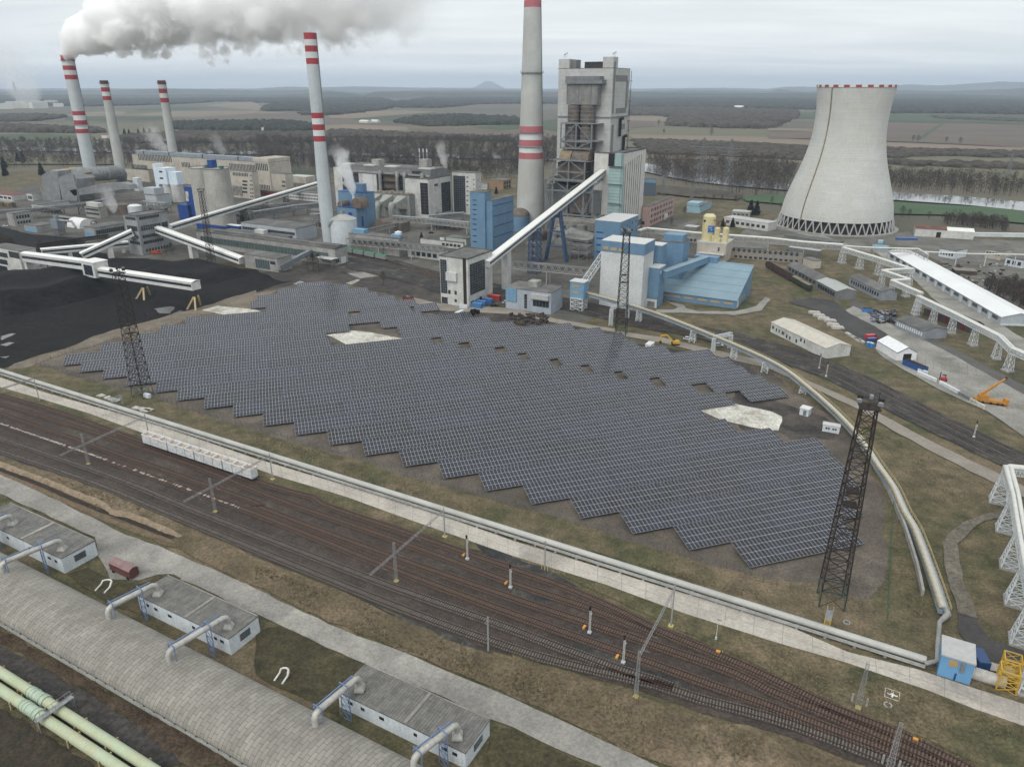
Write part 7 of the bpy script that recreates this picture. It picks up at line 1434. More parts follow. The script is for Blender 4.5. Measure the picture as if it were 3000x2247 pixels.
for i,(pb,) in enumerate(((cv[int(len(cv)*.13)],),(cv[int(len(cv)*.27)],),(cv[int(len(cv)*.44)],),(cv[int(len(cv)*.53)],),(cv[int(len(cv)*.36)],))):
 m=MB(); b_=pb*V3(1,1,0)
 lattice(m,b_,2.6,2.,max(1.,pb[2]-.9),max(2,int(pb[2]/2)),.25,ANG); m.build('lattice_leg',steel_white,r)
for c,x0,y0,x1,y1,yt in (('c7',852,1545,995,1482,1405),('d3',1735,238,1880,205,125)):
 b_=G(c,x0,y0); zt0=zat(b_,P(c,x0,yt)); rr_=thing('pipe_portal','white lattice pipe portal beside the %s'%('lattice mast foot' if c=='c7' else 'white cars and curved conveyor'),'pipe portal',b_); m=MB(); lattice(m,b_,1.6,1.4,zt0,7,.2,ANG); b2_=G(c,x1,y1); truss(m,b_+UP*zt0,b2_+UP*zt0,1.4,1.3,8,.2); lattice(m,b2_,1.6,1.4,zt0,7,.2,ANG); m.build('lattice',steel_white,rr_)
wl_=smooth([G('f',2570,1375),G('d4',1060,1440),G('d4',1150,1657),G('e4',880,150),G('e4',960,400),G('e4',1000,580)],5); m=MB(); sweep(m,[p-EE*.8 for p in wl_],[(-.3,0),(.3,0),(.3,1.6),(-.3,1.6)]); tag(m.build('retaining_wall',conc),'concrete retaining wall along the lower curved conveyor','wall')
BH=Bld('blue_conveyor_house','blue corrugated house at the end of the curved conveyor by the road','building',P('e4',1273,1140),P('e4',1308,1012),P('e4',1100,952),P('e4',1303,900),ribmat('blue_corrugated',(.15,.33,.55),(.125,.29,.49),.35,'X',.3,.85,.5),flat('pale_grey_roof',(.42,.42,.41)))
BH.win('L',P('e4',1170,1105),P('e4',1195,1065),blue_dk,name='door'); BH.win('L',P('e4',1138,1010),P('e4',1208,992),och,name='ochre_panel'); BH.win('L',P('e4',1213,1045),P('e4',1252,1000),steel_grey,name='hatch',d=.6)
p=G('e4',1115,675,1.4); m=MB(); m.path([p+UP*1,G('e4',1140,690,1.5),G('e4',1085,740,1.6),G('e4',1075,880,1.8),G('e4',1070,985,1.8),G('e4',990,1000,1.2)],.5,8); tag(m.build('pipe_bundle',MATS['grey_thin_pipe']),'grey pipe bundle from the curved conveyor end to the road pipeline','pipes')
p=G('e4',1500,1150); r=thing('yellow_cage','yellow steel cage frame beside the blue conveyor house','cage',p); m=MB(); lattice(m,p,3.4,3.2,4.8,3,.22,ANG); lattice(m,p+EE*.5+NN*3,3,3,5.5,3,.18,ANG); m.build('frame',flat('cage_yellow',(.55,.35,.05)),r)
p=G('e4',1370,1105); m=MB(); m.path([p-EE*5+UP*.9,p+EE*3.5+UP*.9],1.3,18); [m.path([p+EE*o_+UP*.9,p+EE*(o_+.12)+UP*.9],1.38,18) for o_ in (-4,-2,0,2)]; tag(m.build('concrete_pipe',slab),'big concrete pipe between blue house and yellow cage','pipe')
# white lattice pipe bridge at the right edge
wp=[GZ('d4',2320,1560,1330),GZ('d4',1985,1530,1300),GZ('e4',1500,160,0),GZ('e4',1530,390,195),GZ('e4',1563,620,415),GZ('e4',1600,868,640),GZ('e4',1650,1180,900)]
zz0=float(np.mean([q[2] for q in wp])); wp=[V3(q[0],q[1],zz0) for q in wp]; PB='white lattice pipe bridges on the right'
r=thing('pipe_bridge','white lattice pipe bridge on splayed legs at the lower right edge','pipe bridge',wp[2]*V3(1,1,0),PB)
for i in range(1,len(wp)-1):
 m=MB(); truss(m,wp[i],wp[i+1],2.2,1.6,max(2,int(np.linalg.norm(wp[i+1]-wp[i])/1.8)),.17); m.build('truss',steel_white,r)
m=MB(); truss(m,wp[0],wp[1],2.2,1.6,10,.17); m.build('truss',steel_white,r)
for o_ in (-.6,.6):
 m=MB(); m.path([q+EE*o_+UP*2.2+NN*o_ for q in wp],.55,12); m.build('pipe',flat('pale_pipe_wrap',(.60,.60,.56)),r)
for q in wp[1:]:
 m=MB(); lattice(m,q*V3(1,1,0),4.2,1.8,q[2],5,.2,ANG); m.build('leg',steel_white,r); m=MB(); m.box(q*V3(1,1,0)+UP*.25,(4.8,4.8,.5),ANG); m.build('footing',conc,r)
# zigzag pipe rack
z8=8.; big=flat('pale_pipe_wrap',(.60,.60,.56))
rack('grey pipe bridge crossing behind the blue tower to the zigzag pipes',[G('c7',1090,765,z8),G('c7',1160,742,z8),G('c7',1600,785,z8),G('c7',2211,830,z8),G('c8',300,865,z8),G('c8',640,890,z8)],3.2,2.8,z8,mat('pale_steel',(.4,.4,.385)),24,.3,None,2,big,grp=PB,latlegs=False)
rack('zigzag pipe bridge, first straight run on lattice legs past the long white hangar',[G('c8',645,905,z8),G('c8',960,1000,z8),G('c8',1215,1088,z8)],2.6,2.0,z8,steel_white,15,.22,None,2,big,grp=PB,latlegs=True)
rack('zigzag pipe bridge, folded middle loops on lattice legs',[G('c8',1245,1085,z8),G('c8',985,1100,z8),G('c8',1215,1180,z8),G('c8',1065,1188,z8),G('c8',1320,1300,z8)],2.,1.6,z8,steel_white,14,.22,None,2,big,grp=PB,latlegs=True)
rack('zigzag pipe bridge, last run down toward the yellow crane',[G('c8',1290,1325,z8),G('c8',1600,1475,z8),G('c8',2000,1680,z8),G('d4',2100,250,z8),G('d4',2330,350,z8)],2.,1.6,z8,steel_white,13,.22,None,2,big,grp=PB,latlegs=True)
rack('slim pipe bridge toward the white sheds at the right edge',[G('c8',640,890,z8),G('c8',900,905,z8),G('c8',1290,915,z8),G('c8',1370,960,z8)],2.4,1.8,z8,MATS['pale_steel'],18,.22,None,1,big,grp=PB)
m=MB(); q=[G('c8',1290,905,9),G('c8',1700,925,9),G('c8',2300,935,9)]; m.path(q,.5,8); r=thing('overhead_pipe','slim overhead pipe across the white sheds at the right','pipe',q[0]*V3(1,1,0)); m.build('pipe',big,r)
for t in (.1,.35,.6,.85): c_=q[0]+(q[2]-q[0])*t; m=MB(); m.bar(c_*V3(1,1,0),c_,.4); m.build('post',steel_white,r)
# yellow silos
ys=mat('pale_yellow_silo',(.62,.56,.33),(.55,.49,.28),scale=.15,rough=.5,streak=.1)
SBs=Bld('silo_base_building','beige loading building under the pale yellow silos','building',P('c7',1835,1005),P('c7',1830,850),P('c7',1600,840),P('c7',1912,828),cream,flat('pale_roof_patch',(.5,.5,.48)),par=.6)
SBs.win('L',P('c7',1775,905),P('c7',1795,870),glass,grid=(2,2),fr=grating); SBs.rect('L',.5,SBs.h*.45,SBs.W-2,SBs.h*.5,flat('pale_roof_patch',(.5,.5,.48)),'canopy',d=4); SBs.rect('L',3,.2,SBs.W*.6,SBs.h*.4,steel_grey,'gate',nx=2,fx=.8)
r=thing('yellow_silos','cluster of pale yellow silos, one tall with a blue emblem sign','silo',SBs.c)
def silo(x,y0,y1,rp,nm='silo'):
 o_=V3(0,0,HC); rr_=ray(P('c7',x,y0)); A=SBs.a+NN*SBs.D*(.35 if rp<30 else .5); t_=np.dot(NN,A-o_)/np.dot(NN,rr_); c_=o_+rr_*t_; zb=SBs.h+.3; c_=c_*V3(1,1,0); ra=rp*_s*pxm(c_+UP*zb); zt3=zat(c_,P('c7',x,y1)); m=MB(); m.lathe([(ra,zb),(ra,zt3),(ra*.7,zt3+ra*.3),(.2,zt3+ra*.4)],c_,28); m.build(nm,ys,r)
 m=MB()
 for k in range(6): zq=zb+(zt3-zb)*(k+1)/7; m.lathe([(ra+.02,zq),(ra+.1,zq+.05),(ra+.02,zq+.1)],c_,28,cap=False)
 m.build('hoop',ys,r); return c_,ra,zt3
c_,ra,zt3=silo(1686,825,600,53)
m=MB(); q=c_+V3(math.cos(ANG-.9)*ra,math.sin(ANG-.9)*ra,zt3*.72); m.box(q,(.5,4.5,4.5),ANG-.9); m.build('emblem_sign',flat('emblem_blue',(.04,.15,.45)),r); m=MB(); q2=q+V3(math.cos(ANG-.9),math.sin(ANG-.9),0)*.28; x_=V3(-math.sin(ANG-.9),math.cos(ANG-.9),0)
for a_,b_ in ((-1.2,.9),(-.2,.9),(.2,-.6)): m.box(q2+x_*a_+UP*b_,(.06,.8,.5),ANG-.9)
m.build('emblem_bars',flat('emblem_white',(.6,.6,.5)),r)
q=c_+UP*zt3*.9+V3(math.cos(ANG-2.)*ra,math.sin(ANG-2.)*ra,0); m=MB(); m.box(q,(2.2,.3,1.4),ANG); m.build('window',glass,r)
for x,y1,rp in ((1765,705,24),(1838,705,26),(1738,775,20),(1780,790,20),(1825,795,21)): silo(x,830,y1,rp)
m=MB()
for x_,s_ in ((0,1),(5,.8),(9,.9)): q=SBs.a-EE*(4+x_)+NN*SBs.D*.4+UP*SBs.h; m.path([q+UP*8,q+UP*14,q+EE*3+UP*15],.35,6)
m.build('fill_pipes',flat('maroon_paint',(.16,.05,.05)),r)
# buildings behind
PK=Bld('pink_office_building','long pink three-storey office building right of the boiler house','building',P('c7',1170,698),P('c7',1178,520),P('c7',1130,512),P('c7',1405,440),mat('pink_render',(.46,.32,.285),(.41,.28,.25),scale=.2,rough=.9,streak=.08),felt)
n_=10
for j,(z0,z1) in enumerate(((.14,.28),(.42,.56),(.7,.84))): PK.rect('R',PK.D*.08,PK.h*z0,PK.D*.97,PK.h*z1,glass,nx=13,fx=.62)
for k in range(9): PK.rect('R',PK.D*(.07+.108*k),PK.h*.1,PK.D*(.07+.108*k)+.6,PK.h*.9,mat('pale_pink_pier',(.55,.43,.40),(.5,.39,.36)),'pier',d=.25)
PK.rect('L',3,2,6,5,glass,nx=1); PK.rect('R',PK.D*.62,0,PK.D*.68,5,steel_white,'porch',d=2)
GB=Bld('glazed_office_block','dark glazed block with a blue band behind the pink building','building',P('c7',1238,430),P('c7',1246,283),P('c7',1140,292),P('c7',1250,265),ribmat('dark_curtain_wall',(.09,.12,.15),(.07,.10,.125),1.6,'Y',.2,.6,.3),felt)
GB.rect('L',.1,GB.h*.78,GB.W-.1,GB.h*.98,blue,'blue_band',d=.2); GB.rect('R',.05,GB.h*.78,GB.D-.05,GB.h*.98,blue,'blue_band',d=.2)
q=Bld('pale_blue_workshop','pale blue flat-roofed workshop behind the yellow silos','building',P('c7',1620,577),P('c7',1620,520),P('c7',1510,510),P('c7',1722,490),mat('light_blue_render',(.30,.46,.55),(.26,.41,.49)),felt); q.rbox(.1,1.,.0,.35,3,MATS['light_blue_render'],'raised_part')
BL='low buildings right of the boiler house'
def low(lab,A,t,L_,R_,wm,rm,win=None,cat='building',gable=None,name='low_building'):
 q=Bld(name,lab,cat,P(*A),P(*t),P(*L_) if isinstance(L_,tuple) else L_,P(*R_) if isinstance(R_,tuple) else R_,wm,rm,gable=gable,fit=('R' if isinstance(R_,tuple) else 'L'))
 if win:
  f,n,z0,z1=win; l=q.W if f=='L' else q.D; q.rect(f,l*.04,q.h*z0,l*.96,q.h*z1,glass,nx=n,fx=.6)
 return q
low('long pale low workshop behind the yellow silos, near the dark conifers',('c7',2205,735),('c7',2205,665),('c7',1830,610),14.,conc_w,flat('pale_grey_roof',(.42,.42,.41)),('L',8,.35,.7))
low('white-roofed shed beside the two dark conifers',('c7',2050,610),('c7',2050,570),('c7',1900,560),12.,conc,flat('pale_grey_roof',(.42,.42,.41)),('L',4,.3,.6))
low('low dark shed with open front, left of the pale workshop',('c7',1600,830),('c7',1600,785),('c7',1440,775),8.,conc,felt,('L',5,.2,.7))
low('grey shed with ribbed roof behind the pipe bridge',('c7',1590,725),('c7',1590,700),('c7',1490,690),9.,greyclad,flat('pale_grey_roof',(.42,.42,.41)))
low('grey-brown two-storey office between silos and zigzag pipes',('c8',290,1012),('c8',302,935),('c7',1895,872),('c8',305,922),mat('greybrown_render',(.27,.25,.22),(.23,.21,.19)),felt,('L',13,.12,.36)).rect('L',2,5,50,7.2,glass,nx=13,fx=.5)
low('small beige block beside the two-storey office',('c8',385,1055),('c8',385,990),('c8',305,970),('c8',462,985),cream,felt)
low('long grey gravel-roofed shed left of the cooling tower road',('c8',600,855),('c8',600,835),('c8',135,770),12.,greyclad,felt)
low('low white hall with pale roof behind the blue roof block',('c7',1480,935),('c7',1480,905),('c7',1370,880),('c7',1490,880),whitew,flat('pale_roof_patch',(.5,.5,.48)))
low('grey trailer-like shed under the pipe bridge',('c8',440,945),('c8',440,905),('c8',180,870),5.,greyclad,flat('pale_grey_roof',(.42,.42,.41)))
HSE=low('small blue-grey house with dark roof in front of the pipe truss',('c7',335,1452),('c7',342,1268),('c7',-55,1225),('c7',440,1212),mat('blue_grey_render',(.36,.40,.45),(.30,.335,.38),scale=.2,streak=.1),felt,cat='house',name='control_house')
HSE.win('L',P('c7',105,1395),P('c7',132,1275),glass,name='tall_window',grid=(1,5),fr=grating); HSE.win('L',P('c7',180,1375),P('c7',320,1340),glass,name='window',grid=(5,1),fr=grating); HSE.win('L',P('c7',172,1305),P('c7',322,1285),flat('pale_grey_roof',(.42,.42,.41)),name='awning',d=2); HSE.win('L',P('c7',-50,1325),P('c7',40,1225),blue_lt,name='blue_panel',d=.5); HSE.rbox(.42,.62,.4,.8,3,conc,'roof_hut')
rack('roofed steel conveyor truss in front of the small blue-grey house',[GZ('c7',-40,1130,1040),GZ('c7',660,1240,1110)],4,4,9,mat('pale_steel',(.4,.4,.385)),26,.35,felt,0)
# pale warehouses right
q=low('old pale warehouse with half rusty red, half white roof right of the cooling tower',('c8',1770,808),('c8',1778,742),('c8',1270,732),('c8',1760,712),conc_w,flat('white_roof_sheet',(.74,.735,.70)),None,gable=(1.6,'L'),name='warehouse'); q.rect('L',q.W*.55,.2,q.W*.63,q.h*.75,dark,'gate')
m=MB(); g_=1.6
for sg in (0,1):
 b0_=q.a-q.e*(q.W+.16); lo_=b0_+(q.n*-.2 if sg==0 else q.n*(q.D+.2))+UP*(q.h+.24-.1); hi_=b0_+q.n*q.D/2+UP*(q.h+g_+.24); m.par(lo_,q.e*q.W*.55,hi_-lo_,UP*.05)
m.build('rusty_roof_half',mat('rusty_roof_sheet',(.15,.055,.04),(.11,.05,.04),scale=.2,c3=(.2,.13,.1),scale2=.1),q.root)
low('small pale blue flat-roofed hut in front of the cooling tower',('c8',895,893),('c8',900,838),9.,('c8',1043,850),mat('light_blue_render',(.30,.46,.55)),felt).rbox(.1,.7,.3,.6,2,MATS['light_blue_render'],'roof_unit')
low('white house with row of windows, left of the right-hand white sheds',('c8',1600,975),('c8',1600,905),('c8',1490,860),('c8',1725,885),whitew,felt,('L',5,.35,.7))
low('cream house with four windows near the right edge',('c8',2000,985),('c8',2005,910),('c8',1890,860),('c8',2110,890),cream,felt,('L',5,.5,.8))
low('white house with slit windows cut by the right edge',('c8',2190,1055),('c8',2195,985),('c8',2060,945),('c8',2330,960),whitew,felt,('L',3,.3,.75))
low('rusty open shed with plank stacks in the scrap yard',('c8',1800,1115),('c8',1800,1080),('c8',1620,1070),8.,mat('dark_plank',(.08,.06,.045),(.05,.04,.035)),mat('brown_plank',(.22,.20,.18),(.17,.15,.135)))
low('pale wall-like long shed running to the right edge',('c8',2300,785),('c8',2300,760),('c8',1775,752),5.,whitew,flat('pale_roof_patch',(.5,.5,.48)),name='boundary_wall',cat='wall')
# long white hangar: own direction
ha=G('c8',2000,1545); hh_=zat(ha,P('c8',2010,1470)); hbv=G('c8',1250,1095,0); dd=hbv-ha; an=math.atan2(-dd[1],-dd[0])
HG=Bld('long_white_hangar','very long white-roofed shed with grey gable at the right edge','hangar',None,hh_,float(np.linalg.norm(G('c8',995,960)-ha)),17.,mat('pale_blue_grey_wall',(.42,.46,.49),(.36,.40,.43),scale=.2,streak=.08),mat('white_hangar_roof',(.70,.71,.71),(.64,.65,.65),scale=.05,rough=.5,fine=.05),gable=(2.2,'L'),ang=an,base=ha,ov=.5)
for k in range(14):
 s_=HG.W*(.02+.07*k); HG.rect('L',s_,hh_*.42,s_+HG.W*.035,hh_*.8,glass,'window_band',grid=(6,1),fr=grating); HG.rect('L',s_+HG.W*.042,.1,s_+HG.W*.06,hh_*.78,steel_white,'sliding_door')
HG.rect('R',.3,.3,HG.D-.3,1.2,whitew,'base_band')
# white long shed
ws=G('d4',488,298); h_=zat(ws,P('d4',496,210)); far=P('c8',18,1600); an=math.atan2(*( -(G('c8',20,1598)-ws))[[1,0]])
WSH=Bld('long_white_shed','long weathered white shed with pale low gable roof beside the plant tracks','shed',None,h_,float(np.linalg.norm(G('c8',20,1598)-ws)),float(np.linalg.norm(G('d4',700,272)-ws)),conc_w,mat('cream_roof_sheet',(.44,.42,.37),(.52,.48,.41),scale=.3,rough=.8,streak=0),gable=(1.7,'L'),ang=an,base=ws,ov=.25)
for x,y,w_ in ((245,143,8),(285,135,7),(315,148,6),(162,103,7),(190,117,7),(45,25,12),(130,75,14),(73,48,6),(97,58,5)):
 s_,zq=WSH.on('L',P('d4',x,y)); WSH.rect('L',s_-w_*.07,max(.5,zq-.9),s_+w_*.07,zq+.7,glass,'window',grid=(2,2) if w_>10 else None,fr=grating)
# grey sheds near the train
def shed(lab,A,t,L_,R_,wm,rm,gab,ang=None,**k):
 a=G(*A); an=ang if ang is not None else ANG
 return Bld('grey_shed',lab,'shed',P(*A),P(*t),P(*L_),P(*R_),wm,rm,gable=(gab,'L'),ang=an,ov=.3)
def angof(p,q): v=G(*p)-G(*q); return math.atan2(v[1],v[0])
aS=angof(('c8',580,1325),('c8',420,1235))
q=shed('long dark-roofed grey shed beside the brown wagons',('c8',420,1215),('c8',425,1165),('c8',165,1040),('c8',580,1150),greyclad,felt,2.,aS); q.rect('L',2,q.h*.3,q.W-2,q.h*.8,glass,'window',nx=8,fx=.7)
q=shed('small grey shed with pale roof in front of the dark-roofed shed',('c8',583,1325),('c8',590,1250),('c8',420,1170),('c8',765,1250),greyclad,flat('pale_green_roof',(.36,.38,.36)),1.6,aS); q.rect('L',2,q.h*.3,q.W-2,q.h*.75,glass,'window',nx=7,fx=.8)
q=shed('blue-grey shed with row of windows beneath the zigzag pipes',('c8',965,1330),('c8',970,1255),('c8',700,1165),('c8',1125,1240),mat('blue_grey_shed',(.26,.28,.31),(.21,.225,.25)),felt,1.6,aS); q.rect('L',q.W*.05,q.h*.35,q.W*.95,q.h*.75,glass,'window',nx=12,fx=.55)
q=shed('grey-roofed shed with strip windows nearest the pipe loops',('d4',1335,135),('d4',1345,60),('c8',1105,1500),('d4',1550,50),MATS['blue_grey_shed'],felt,1.5,angof(('d4',1335,135),('c8',1110,1570))); q.rect('L',q.W*.04,q.h*.35,q.W*.96,q.h*.75,steel_white,'window',nx=12,fx=.55)
q=shed('dark shed with rust-red gates behind the lattice pipe legs',('c8',1740,1610),('c8',1750,1545),('c8',1350,1400),('c8',1870,1530),mat('dark_brown_wall',(.08,.07,.065),(.06,.052,.05)),felt,2.,angof(('c8',1740,1610),('c8',1360,1460))); q.rect('L',2,.2,q.W-2,q.h*.75,mat('rust_red_door',(.16,.03,.03),(.12,.028,.028)),'gate',nx=5,fx=.4)
# white tent garage
tg=Bld('tent_garage','white fabric garage with dark edge trim and open front','garage',P('d4',1103,318),P('d4',1110,248),P('d4',940,165),P('d4',1290,243),flat('white_fabric',(.72,.73,.74)),flat('white_fabric',(.72,.73,.74)),gable=(2.4,'L'),ang=angof(('d4',1103,318),('d4',935,215)),ov=.1)
tg.rect('R',tg.D*.33,.05,tg.D*.74,tg.h*.85,dark,'opening'); m=MB(); a_=tg.a+UP*(tg.h+.05)+tg.e*.15
m.bar(a_,a_+tg.n*tg.D/2+UP*2.4,.22); m.bar(a_+tg.n*tg.D/2+UP*2.4,a_+tg.n*tg.D,.22); m.bar(a_,a_-tg.e*tg.W,.22); m.build('edge_trim',flat('navy_trim',(.03,.045,.10)),tg.root)
# cooling tower
ctb=G('c8',568,690); r=thing('cooling_tower','huge pale concrete cooling tower with red and white rim','cooling tower',ctb)
prof=[]; hCT=zat(ctb,(0,256.2)); zsh=zat(G('c8',640,738),P('c8',640,634));
for y,w_ in ((P('c8',0,600)[1],897),(P('c8',0,450)[1],860),(P('c8',0,300)[1],785),(P('c8',0,130)[1],700),(P('c4',0,1450)[1],668),(P('c4',0,1250)[1],612),(P('c4',0,1100)[1],588),(P('c4',0,950)[1],590),(P('c4',0,850)[1],610),(257.,638)):
 zq=zat(ctb,(0,y)); prof.append((w_*_s/2*pxm(V3(ctb[0],ctb[1],zq)),zq))
zz_=np.array([p[1] for p in prof]); rr_=np.array([p[0] for p in prof]); cf=np.polyfit(zz_,rr_,4); zl=np.linspace(zsh,hCT,40); pf=[(float(np.polyval(cf,q)),float(q)) for q in zl]
ctm=mat('cooling_tower_shell',(.55,.555,.53),(.50,.505,.48),scale=.07,rough=.9,streak=.12,c3=(.51,.505,.465),scale2=.025,fine=.1,rings=.07)
m=MB(); m.lathe(pf,ctb,96,cap=False); m.lathe([(a-.9,b) for a,b in pf[::-3]]+[(pf[0][0]-.9,zsh)],ctb,64,cap=False); m.build('shell',ctm,r)
m=MB()
for k in range(2,40):
 pass
for k in range(60):
 zq=zsh+(hCT-zsh)*k/60; rq=float(np.polyval(cf,zq)); m.lathe([(rq-.05,zq),(rq+.10,zq+.12),(rq-.05,zq+.24)],ctb,96,cap=False)
m.build('lift_joints',mat('joint_concrete',(.47,.475,.455),(.42,.425,.405),scale=.07,rough=.9,streak=.12),r)
rt=pf[-1][0]
for nm,par_,mt in (('red_rim_blocks',0,flat('rim_red',(.30,.05,.05))),('white_rim_blocks',1,flat('rim_white',(.62,.62,.6)))):
 m=MB()
 for k in range(par_,44,2):
  a0,a1=k*math.pi*2/44,(k+1)*math.pi*2/44; q=[]
  for a_ in np.linspace(a0,a1,4):
   for rq,zq in ((rt-.7,hCT),(rt+.5,hCT),(rt+.5,hCT+1.8),(rt-.7,hCT+1.8)): q.append(ctb+V3(math.cos(a_)*rq,math.sin(a_)*rq,zq))
  m.add(q,[(4*i+j,4*i+(j+1)%4,4*i+4+(j+1)%4,4*i+4+j) for i in range(3) for j in range(4)])
 o=m.build(nm,mt,r)
r0=pf[0][0]; r1=47.5; nleg=44
for k in range(nleg):
 a0=k*2*math.pi/nleg
 for da in (-.5,.5):
  a1=a0+da*2*math.pi/nleg; m=MB(); m.bar(ctb+V3(math.cos(a0)*r1,math.sin(a0)*r1,0),ctb+V3(math.cos(a1)*r0,math.sin(a1)*r0,zsh+.3),.8); m.build('leg',mat('pale_leg_concrete',(.38,.385,.375),(.31,.315,.305),scale=.3),r)
m=MB(); m.lathe([(r1+3,0),(r1+3,1.2),(r1-1,1.2),(r1-1,.2)],ctb,80,cap=False); m.build('basin_rim',conc,r)
m=MB(); m.lathe([(r1-6,0),(r1-6,zsh*.85),(1,zsh*.9)],ctb,48,cap=False); m.build('fill_pack',mat('dark_fill',(.03,.028,.027),(.045,.04,.037)),r)
m=MB(); pl_=[]
for i,zq in enumerate(np.linspace(zsh-1,hCT,40)):
 a_=math.atan2(-ctb[1],-ctb[0])-.62; rq=float(np.polyval(cf,zq))+.3; pl_.append(ctb+V3(math.cos(a_)*rq,math.sin(a_)*rq,zq))
for p,q in zip(pl_[:-1],pl_[1:]): m.bar(p,q,.8,.7)
m.build('ladder',mat('rusty_ladder',(.28,.235,.16),(.2,.17,.12)),r)
# trains and vehicles
bm=mat('brown_wagon_steel',(.085,.048,.04),(.06,.038,.034),scale=.5,rough=.8,streak=.3)
def hopper(lab,c,rz,l,h,w_,bodym,loadm,roofm=None,grp=None,tank=False):
 r=thing('freight_wagon',lab,'wagon',c,grp); u=V3(math.cos(rz),math.sin(rz),0); x=V3(-u[1],u[0],0); m=MB()
 if tank: m.path([c-u*l/2+UP*(1.3+h/2),c+u*l/2+UP*(1.3+h/2)],h*.5,16)
 else: m.par(c-u*l/2-x*w_/2+UP*1.2,u*l,x*w_,UP*h); [m.par(c-u*l/2+u*l*i/8-x*(w_/2+.06)+UP*1.2,u*.12,x*.06,UP*h) for i in range(1,8)]
 m.build('body',bodym,r); m=MB()
 if roofm is not None:
  pr=[(w_/2*1.02*math.cos(t),.55*math.sin(t)) for t in np.linspace(0,math.pi,9)]; vs=[c-u*l/2*1.01+x*a+UP*(1.2+h+b+.02) for a,b in pr]; m.add(vs+[v+u*l*1.02 for v in vs],[tuple(range(9)),tuple(range(9,18))[::-1]]+[(i,9+i,9+(i+1)%9,(i+1)%9) for i in range(9)]); m.build('roof',roofm,r)
 elif not tank: m.par(c-u*(l/2-.15)-x*(w_/2-.15)+UP*(1.2+h+.01),u*(l-.3),x*(w_-.3),UP*.06); m.build('coal_load',loadm,r)
 m=MB(); m.box(c+UP*1.05,(l+1,w_*.8,.3),rz); m.build('underframe',dark,r)
 for s_ in (-.33,.33):
  m=MB()
  for dx in (-.9,.9):
   for sg in (-.75,.75): q=c+u*(l*s_+dx)+x*sg+UP*.46; m.path([q-x*.08,q+x*.08],.46,12)
  m.build('wheels',rust,r)
 return r
tr_=smooth(GL('c8',[(-10,1045),(60,1085),(130,1125),(210,1170),(290,1215),(360,1250),(440,1285)]),2); g_='goods wagons beside the dark-roofed shed'
for i,(d0,lab,h,bmm,rm) in enumerate(((6,'brown open coal wagon, farthest of three',2.6,bm,None),(19.5,'brown open coal wagon, middle of three',2.6,bm,None),(33,'brown open coal wagon, nearest of three',2.6,bm,None),(46,'dark green covered wagon with tan roof behind the coal wagons',2.5,mat('dark_green_wagon',(.03,.055,.04),(.025,.045,.035)),mat('tan_wagon_roof',(.22,.17,.11),(.18,.14,.095))),(57,'short dark green wagon with arched tan roof at the train end',2.3,MATS['dark_green_wagon'],MATS['tan_wagon_roof']))):
 p,d=along(tr_,min(d0,arcl(tr_)[-1]-1)); hopper(lab,p+UP*.3,math.atan2(d[1],d[0]),12 if i<3 else 10.5,h,2.8,bmm,coal,rm,g_)
p0_=G('c6',800,925); p1_=G('c6',1185,1003); d=(p1_-p0_); l=np.linalg.norm(d); u=d/l; gr=flat('bright_green_roof',(.02,.20,.10))
for i in range(4):
 hopper('grey wagon with bright green arched roof, %s from the left under the truss bridge'%ORD[i],p0_+d*((i+.5)/4-.12)+UP*.3,math.atan2(u[1],u[0]),l/4-1.6,2.3,2.8,mat('grey_wagon',(.25,.25,.245),(.2,.2,.195)),coal,gr,'green-roofed wagons')
def car(lab,c,rz,col,name='car',van=False,l=4.4,w_=1.8,grp=None):
 r=thing(name,lab,'van' if van else 'car',c,grp); u=V3(math.cos(rz),math.sin(rz),0); x=V3(-u[1],u[0],0); k=l/4.4
 def ext(pr,wd,m_,nm):
  vs=[c+u*a*k-x*wd/2+UP*b for a,b in pr]; n=len(pr); MB().add(vs+[v+x*wd for v in vs],[tuple(range(n)),tuple(range(n,2*n))[::-1]]+[(i,n+i,n+(i+1)%n,(i+1)%n) for i in range(n)]).build(nm,m_,r)
 pt=flat('car_paint_%s'%('%d%d%d'%tuple(int(q*99) for q in col)),col,.3)
 if van: ext([(-2.2,.4),(2.2,.4),(2.2,1.1),(1.6,1.3),(1.2,2.2),(-2.2,2.25)],w_,pt,'body'); ext([(1.65,1.32),(1.27,2.1),(.5,2.1),(.5,1.35)],w_*1.02,glass,'windows')
 else: ext([(-2.2,.35),(2.2,.35),(2.2,.8),(1.2,.95),(-2.1,1.0)],w_,pt,'body'); ext([(-1.9,1.0),(1.1,.96),(.4,1.45),(-1.4,1.48)],w_*.9,glass,'windows'); ext([(-1.35,1.48),(.35,1.455),(.3,1.52),(-1.3,1.54)],w_*.86,pt,'roof')
 for a in (-1.35,1.4):
  for s_ in (-1,1): q=c+u*a*k+x*s_*(w_/2-.1)+UP*.33; MB().path([q-x*.1,q+x*.1],.33,12).build('wheel',dark,r)
 return r
car('white car on the dirt road by the yellow excavator',G('d3',1518,135),R(-15),(.6,.61,.62)); car('silver car parked under the curved conveyor',G('d3',1783,190),R(-12),(.45,.46,.47))
car('white pickup-like car by the small blue-grey house',G('c6',2160,1350),R(35),(.6,.61,.62)); car('black car parked beside the blue containers',G('c6',2055,1378),R(20),(.02,.02,.022)); car('dark car in the yard behind the pipe bridge',G('c6',1515,750),R(0),(.03,.03,.035))
car('white car at the edge of the coal yard, far left',G('c5',45,690),R(10),(.6,.61,.62)); car('red van in the slab yard near the white fabric garage',G('d4',890,125),R(15),(.45,.03,.045),'van',True,6.2,2.1); car('dark blue pickup beside the red van',G('d4',900,155),R(12),(.03,.07,.2),'van',True,5.6,2.)
